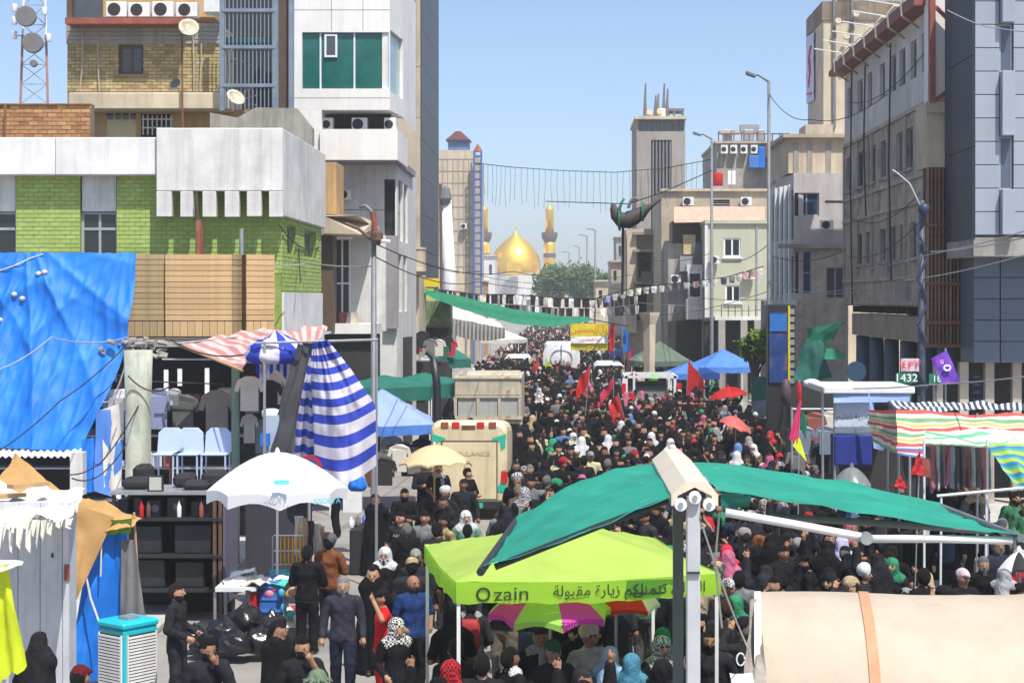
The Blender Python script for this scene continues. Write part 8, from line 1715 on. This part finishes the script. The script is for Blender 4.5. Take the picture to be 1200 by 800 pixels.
for i, (x, y) in enumerate(ind):
    me, kind, hat = _rp.choice(VN if y < 31 else VM); t = wch(TOPS); c = wch(COVS); facing = _rp.choices((math.pi, 0.0, _rp.uniform(0, 6.28)), (5, 4, 2))[0] + _rp.uniform(-.5, .5)
    top = t[0] if kind != 'chador' else BLK; bot = _rp.choice([BLK, BLK, (.02, .025, .04), (.06, .06, .065), (.12, .10, .08)]) if kind == 'man' else top
    o = put_person(me, x, y, facing, None, 'people in the crowd', top, bot, None, _rp.choice([(.012, .01, .009)] * 5 + [(.2, .19, .18), (.05, .03, .02)]), c[0], c[1], _rp.uniform(.93, 1.05))
    away = math.cos(facing) < -.25; dress = 'black chador' if kind == 'chador' else ('%s robe' % t[1] if kind == 'robe' else '%s shirt' % t[1]); hw_ = {'keffiyeh': c[2], 'cap': c[3], 'turban': c[3], 'scarf_neck': c[2].replace(' scarf', ' neck scarf')}.get(hat) if hat else None
    recs.append((o, 'person in %s%s%s %s' % (dress, ' and %s' % hw_ if hw_ else '', ' from behind' if away else '', where(x, y)), VX + F_ * x / y))
from collections import defaultdict
_by = defaultdict(list)
for r_ in recs: _by[r_[1]].append(r_)
ORD = ['leftmost', 'second from left', 'third from left', 'fourth from left', 'fifth from left', 'sixth from left', 'seventh from left', 'eighth from left', 'ninth from left', 'tenth from left']
for l, L in _by.items():
    L.sort(key=lambda q: q[2])
    for i, q in enumerate(L): q[0]['label'] = l if len(L) == 1 else (l + ', ' + (ORD[i] if i < 10 else 'number %d from left' % (i + 1)))

# rucksacks worn by some of those walking away
def rucksack(mat):
    mb = MB()
    def fn(u, v):
        th, ph = u * 2 * math.pi, v * math.pi; e = .55; f = lambda c: math.copysign(abs(c) ** e, c)
        return (.15 * f(math.cos(th)) * math.sin(ph) ** .5, .09 * f(math.sin(th)) * math.sin(ph) ** .5, 1.02 + .22 - .22 * f(math.cos(ph)))
    mb.grid(fn, 16, 12, uv=False)
    for s_ in (-.09, .09): mb.tube([(s_, -.08, 1.40), (s_ * 1.1, -.22, 1.42), (s_ * 1.3, -.30, 1.30)], .018, 5)
    return mb
_rm = [(M('rucksack_%s' % n, c, .75, .2, 5, .2, 30), n) for n, c in (('black', (.015, .015, .017)), ('grey', (.12, .12, .125)), ('navy', (.015, .025, .07)), ('red', (.30, .015, .02)), ('olive', (.10, .11, .05)))]
_cnt = 0
for i, (o, l, px) in enumerate(recs):
    if i % 7 == 3 and o.location.y < 42 and math.cos(o.rotation_euler.z) < -.4 and 'chador' not in l and 'robe' not in l:
        m_, n_ = _rm[_cnt % 5]; _cnt += 1; b_ = rucksack(m_).build('rucksack', m_, smooth=True); off_ = Vector((0, .215, WL[b_].z)); off_.rotate(o.rotation_euler)
        b_.location = o.location + off_ * o.scale[0]; b_.rotation_euler = o.rotation_euler; tag(b_, '%s rucksack worn by the %s' % (n_, ' '.join(o['label'].replace('person in ', '').split()[:11])), 'rucksack', 'rucksacks worn in the crowd')
# the far crowd past the individuals: one mass with real bodies
def mass(name, pts, vs, label):
    Vs, Fs, Cs = [], [], []; n0 = 0
    for x, y in pts:
        V, Fq, lab, kind = _rp.choice(vs); t = wch(TOPS)[0] if kind != 'chador' else BLK; c = wch(COVS); a = _rp.choice((0, math.pi)) + _rp.uniform(-.6, .6); s = _rp.uniform(.93, 1.05)
        R = np.array(((math.cos(a), -math.sin(a), 0), (math.sin(a), math.cos(a), 0), (0, 0, 1))); Vs.append((V * s) @ R.T + (x, y, 0)); Fs.append(Fq + n0); n0 += len(V)
        tab = np.array([_rp.choice(SKINS), t, BLK if kind == 'man' else t, (.03, .025, .02), (.012, .01, .009), c[0], (.02, .02, .02), (.3, .12, .1), c[1]]); Cs.append(tab[lab])
    V = np.concatenate(Vs); Fq = np.concatenate(Fs); Cc = np.concatenate(Cs)
    me = bpy.data.meshes.new(name); me.vertices.add(len(V)); me.vertices.foreach_set('co', V.astype(np.float32).ravel()); me.loops.add(len(Fq) * 4); me.loops.foreach_set('vertex_index', Fq.astype(np.int32).ravel()); me.polygons.add(len(Fq)); me.polygons.foreach_set('loop_start', np.arange(0, len(Fq) * 4, 4, dtype=np.int32)); me.polygons.foreach_set('use_smooth', np.ones(len(Fq), bool)); me.update(calc_edges=True)
    at = me.attributes.new('garment', 'FLOAT_COLOR', 'FACE'); at.data.foreach_set('color', np.concatenate([Cc, np.ones((len(Cc), 1))], 1).astype(np.float32).ravel())
    m = bpy.data.materials.get('crowd_cloth')
    if not m:
        m = bpy.data.materials.new('crowd_cloth'); m.use_nodes = True; a_ = m.node_tree.nodes.new('ShaderNodeAttribute'); a_.attribute_name = 'garment'; b_ = m.node_tree.nodes['Principled BSDF']; b_.inputs['Roughness'].default_value = .85; b_.inputs['Specular IOR Level'].default_value = .15; m.node_tree.links.new(a_.outputs['Color'], b_.inputs['Base Color'])
    me.materials.append(m); o = bpy.data.objects.new(name, me); C.objects.link(o); tag(o, label, 'crowd', None, 'stuff'); return o
def rawv(h, seed, n):
    r = random.Random(seed); out = []
    for i in range(n):
        kind = 'chador' if i % 4 == 1 else 'man'; hat = None if kind == 'chador' else [None, 'keffiyeh', 'cap', None, 'keffiyeh', 'turban'][i % 6]
        V, Fq, lab = surface(person_prims(kind=kind, hat=hat, fine=False, arms=[A_REST, A_FOLD, A_CARRY, A_RAISE, A_FACE][i % 5], sleeve=1 if i % 2 else 0, stride=.15), h); cz = V[Fq].mean(1)
        if kind == 'man': lab = np.where((lab == TOP) & (cz[:, 2] < .86), BOT, lab)
        out.append((V, Fq, lab, kind))
    return out
R3 = rawv(.04, 5, 8); R4 = rawv(.052, 6, 7); R5 = rawv(.085, 7, 6)
mass('crowd', rest, R3, 'dense mid street crowd between ambulance and cage truck') if rest else None
spots = []
zone(-4.2, lambda y: 7.0 + .012 * (y - 62), 62.2, 100, 1.0)
mass('crowd', spots, R4, 'dense crowd around the cage truck and red flags')
spots = []
zone(-5.0, lambda y: 7.6 + .008 * (y - 100), 100.5, 150, 1.1); zone(-4.5, 8.5, 150, 290, 1.45)
mass('crowd', spots, R5, 'far crowd filling the street end near the tank truck')
print('CROWD', len(ind), len(rest), len(spots), sum(len(o.data.polygons) for o in C.objects if o.name.startswith('crowd')))
# ================================================================ AIR: thin dust haze in one closed box round the whole place
hz = MB().box(-720, 720, -80, 1260, -1.2, 31).build('haze', M_white); hz.data.materials.clear()
hm = bpy.data.materials.new('haze_air'); hm.use_nodes = True; _nt = hm.node_tree; _nt.nodes.clear()
_o = _nt.nodes.new('ShaderNodeOutputMaterial'); _v = _nt.nodes.new('ShaderNodeVolumePrincipled'); _v.inputs['Color'].default_value = (.86, .91, .97, 1); _v.inputs['Density'].default_value = .0006; _v.inputs['Anisotropy'].default_value = .15
_nt.links.new(_v.outputs[0], _o.inputs['Volume']); hz.data.materials.append(hm); hz['kind'] = 'stuff'; hz['label'] = 'thin dusty haze filling the street air'
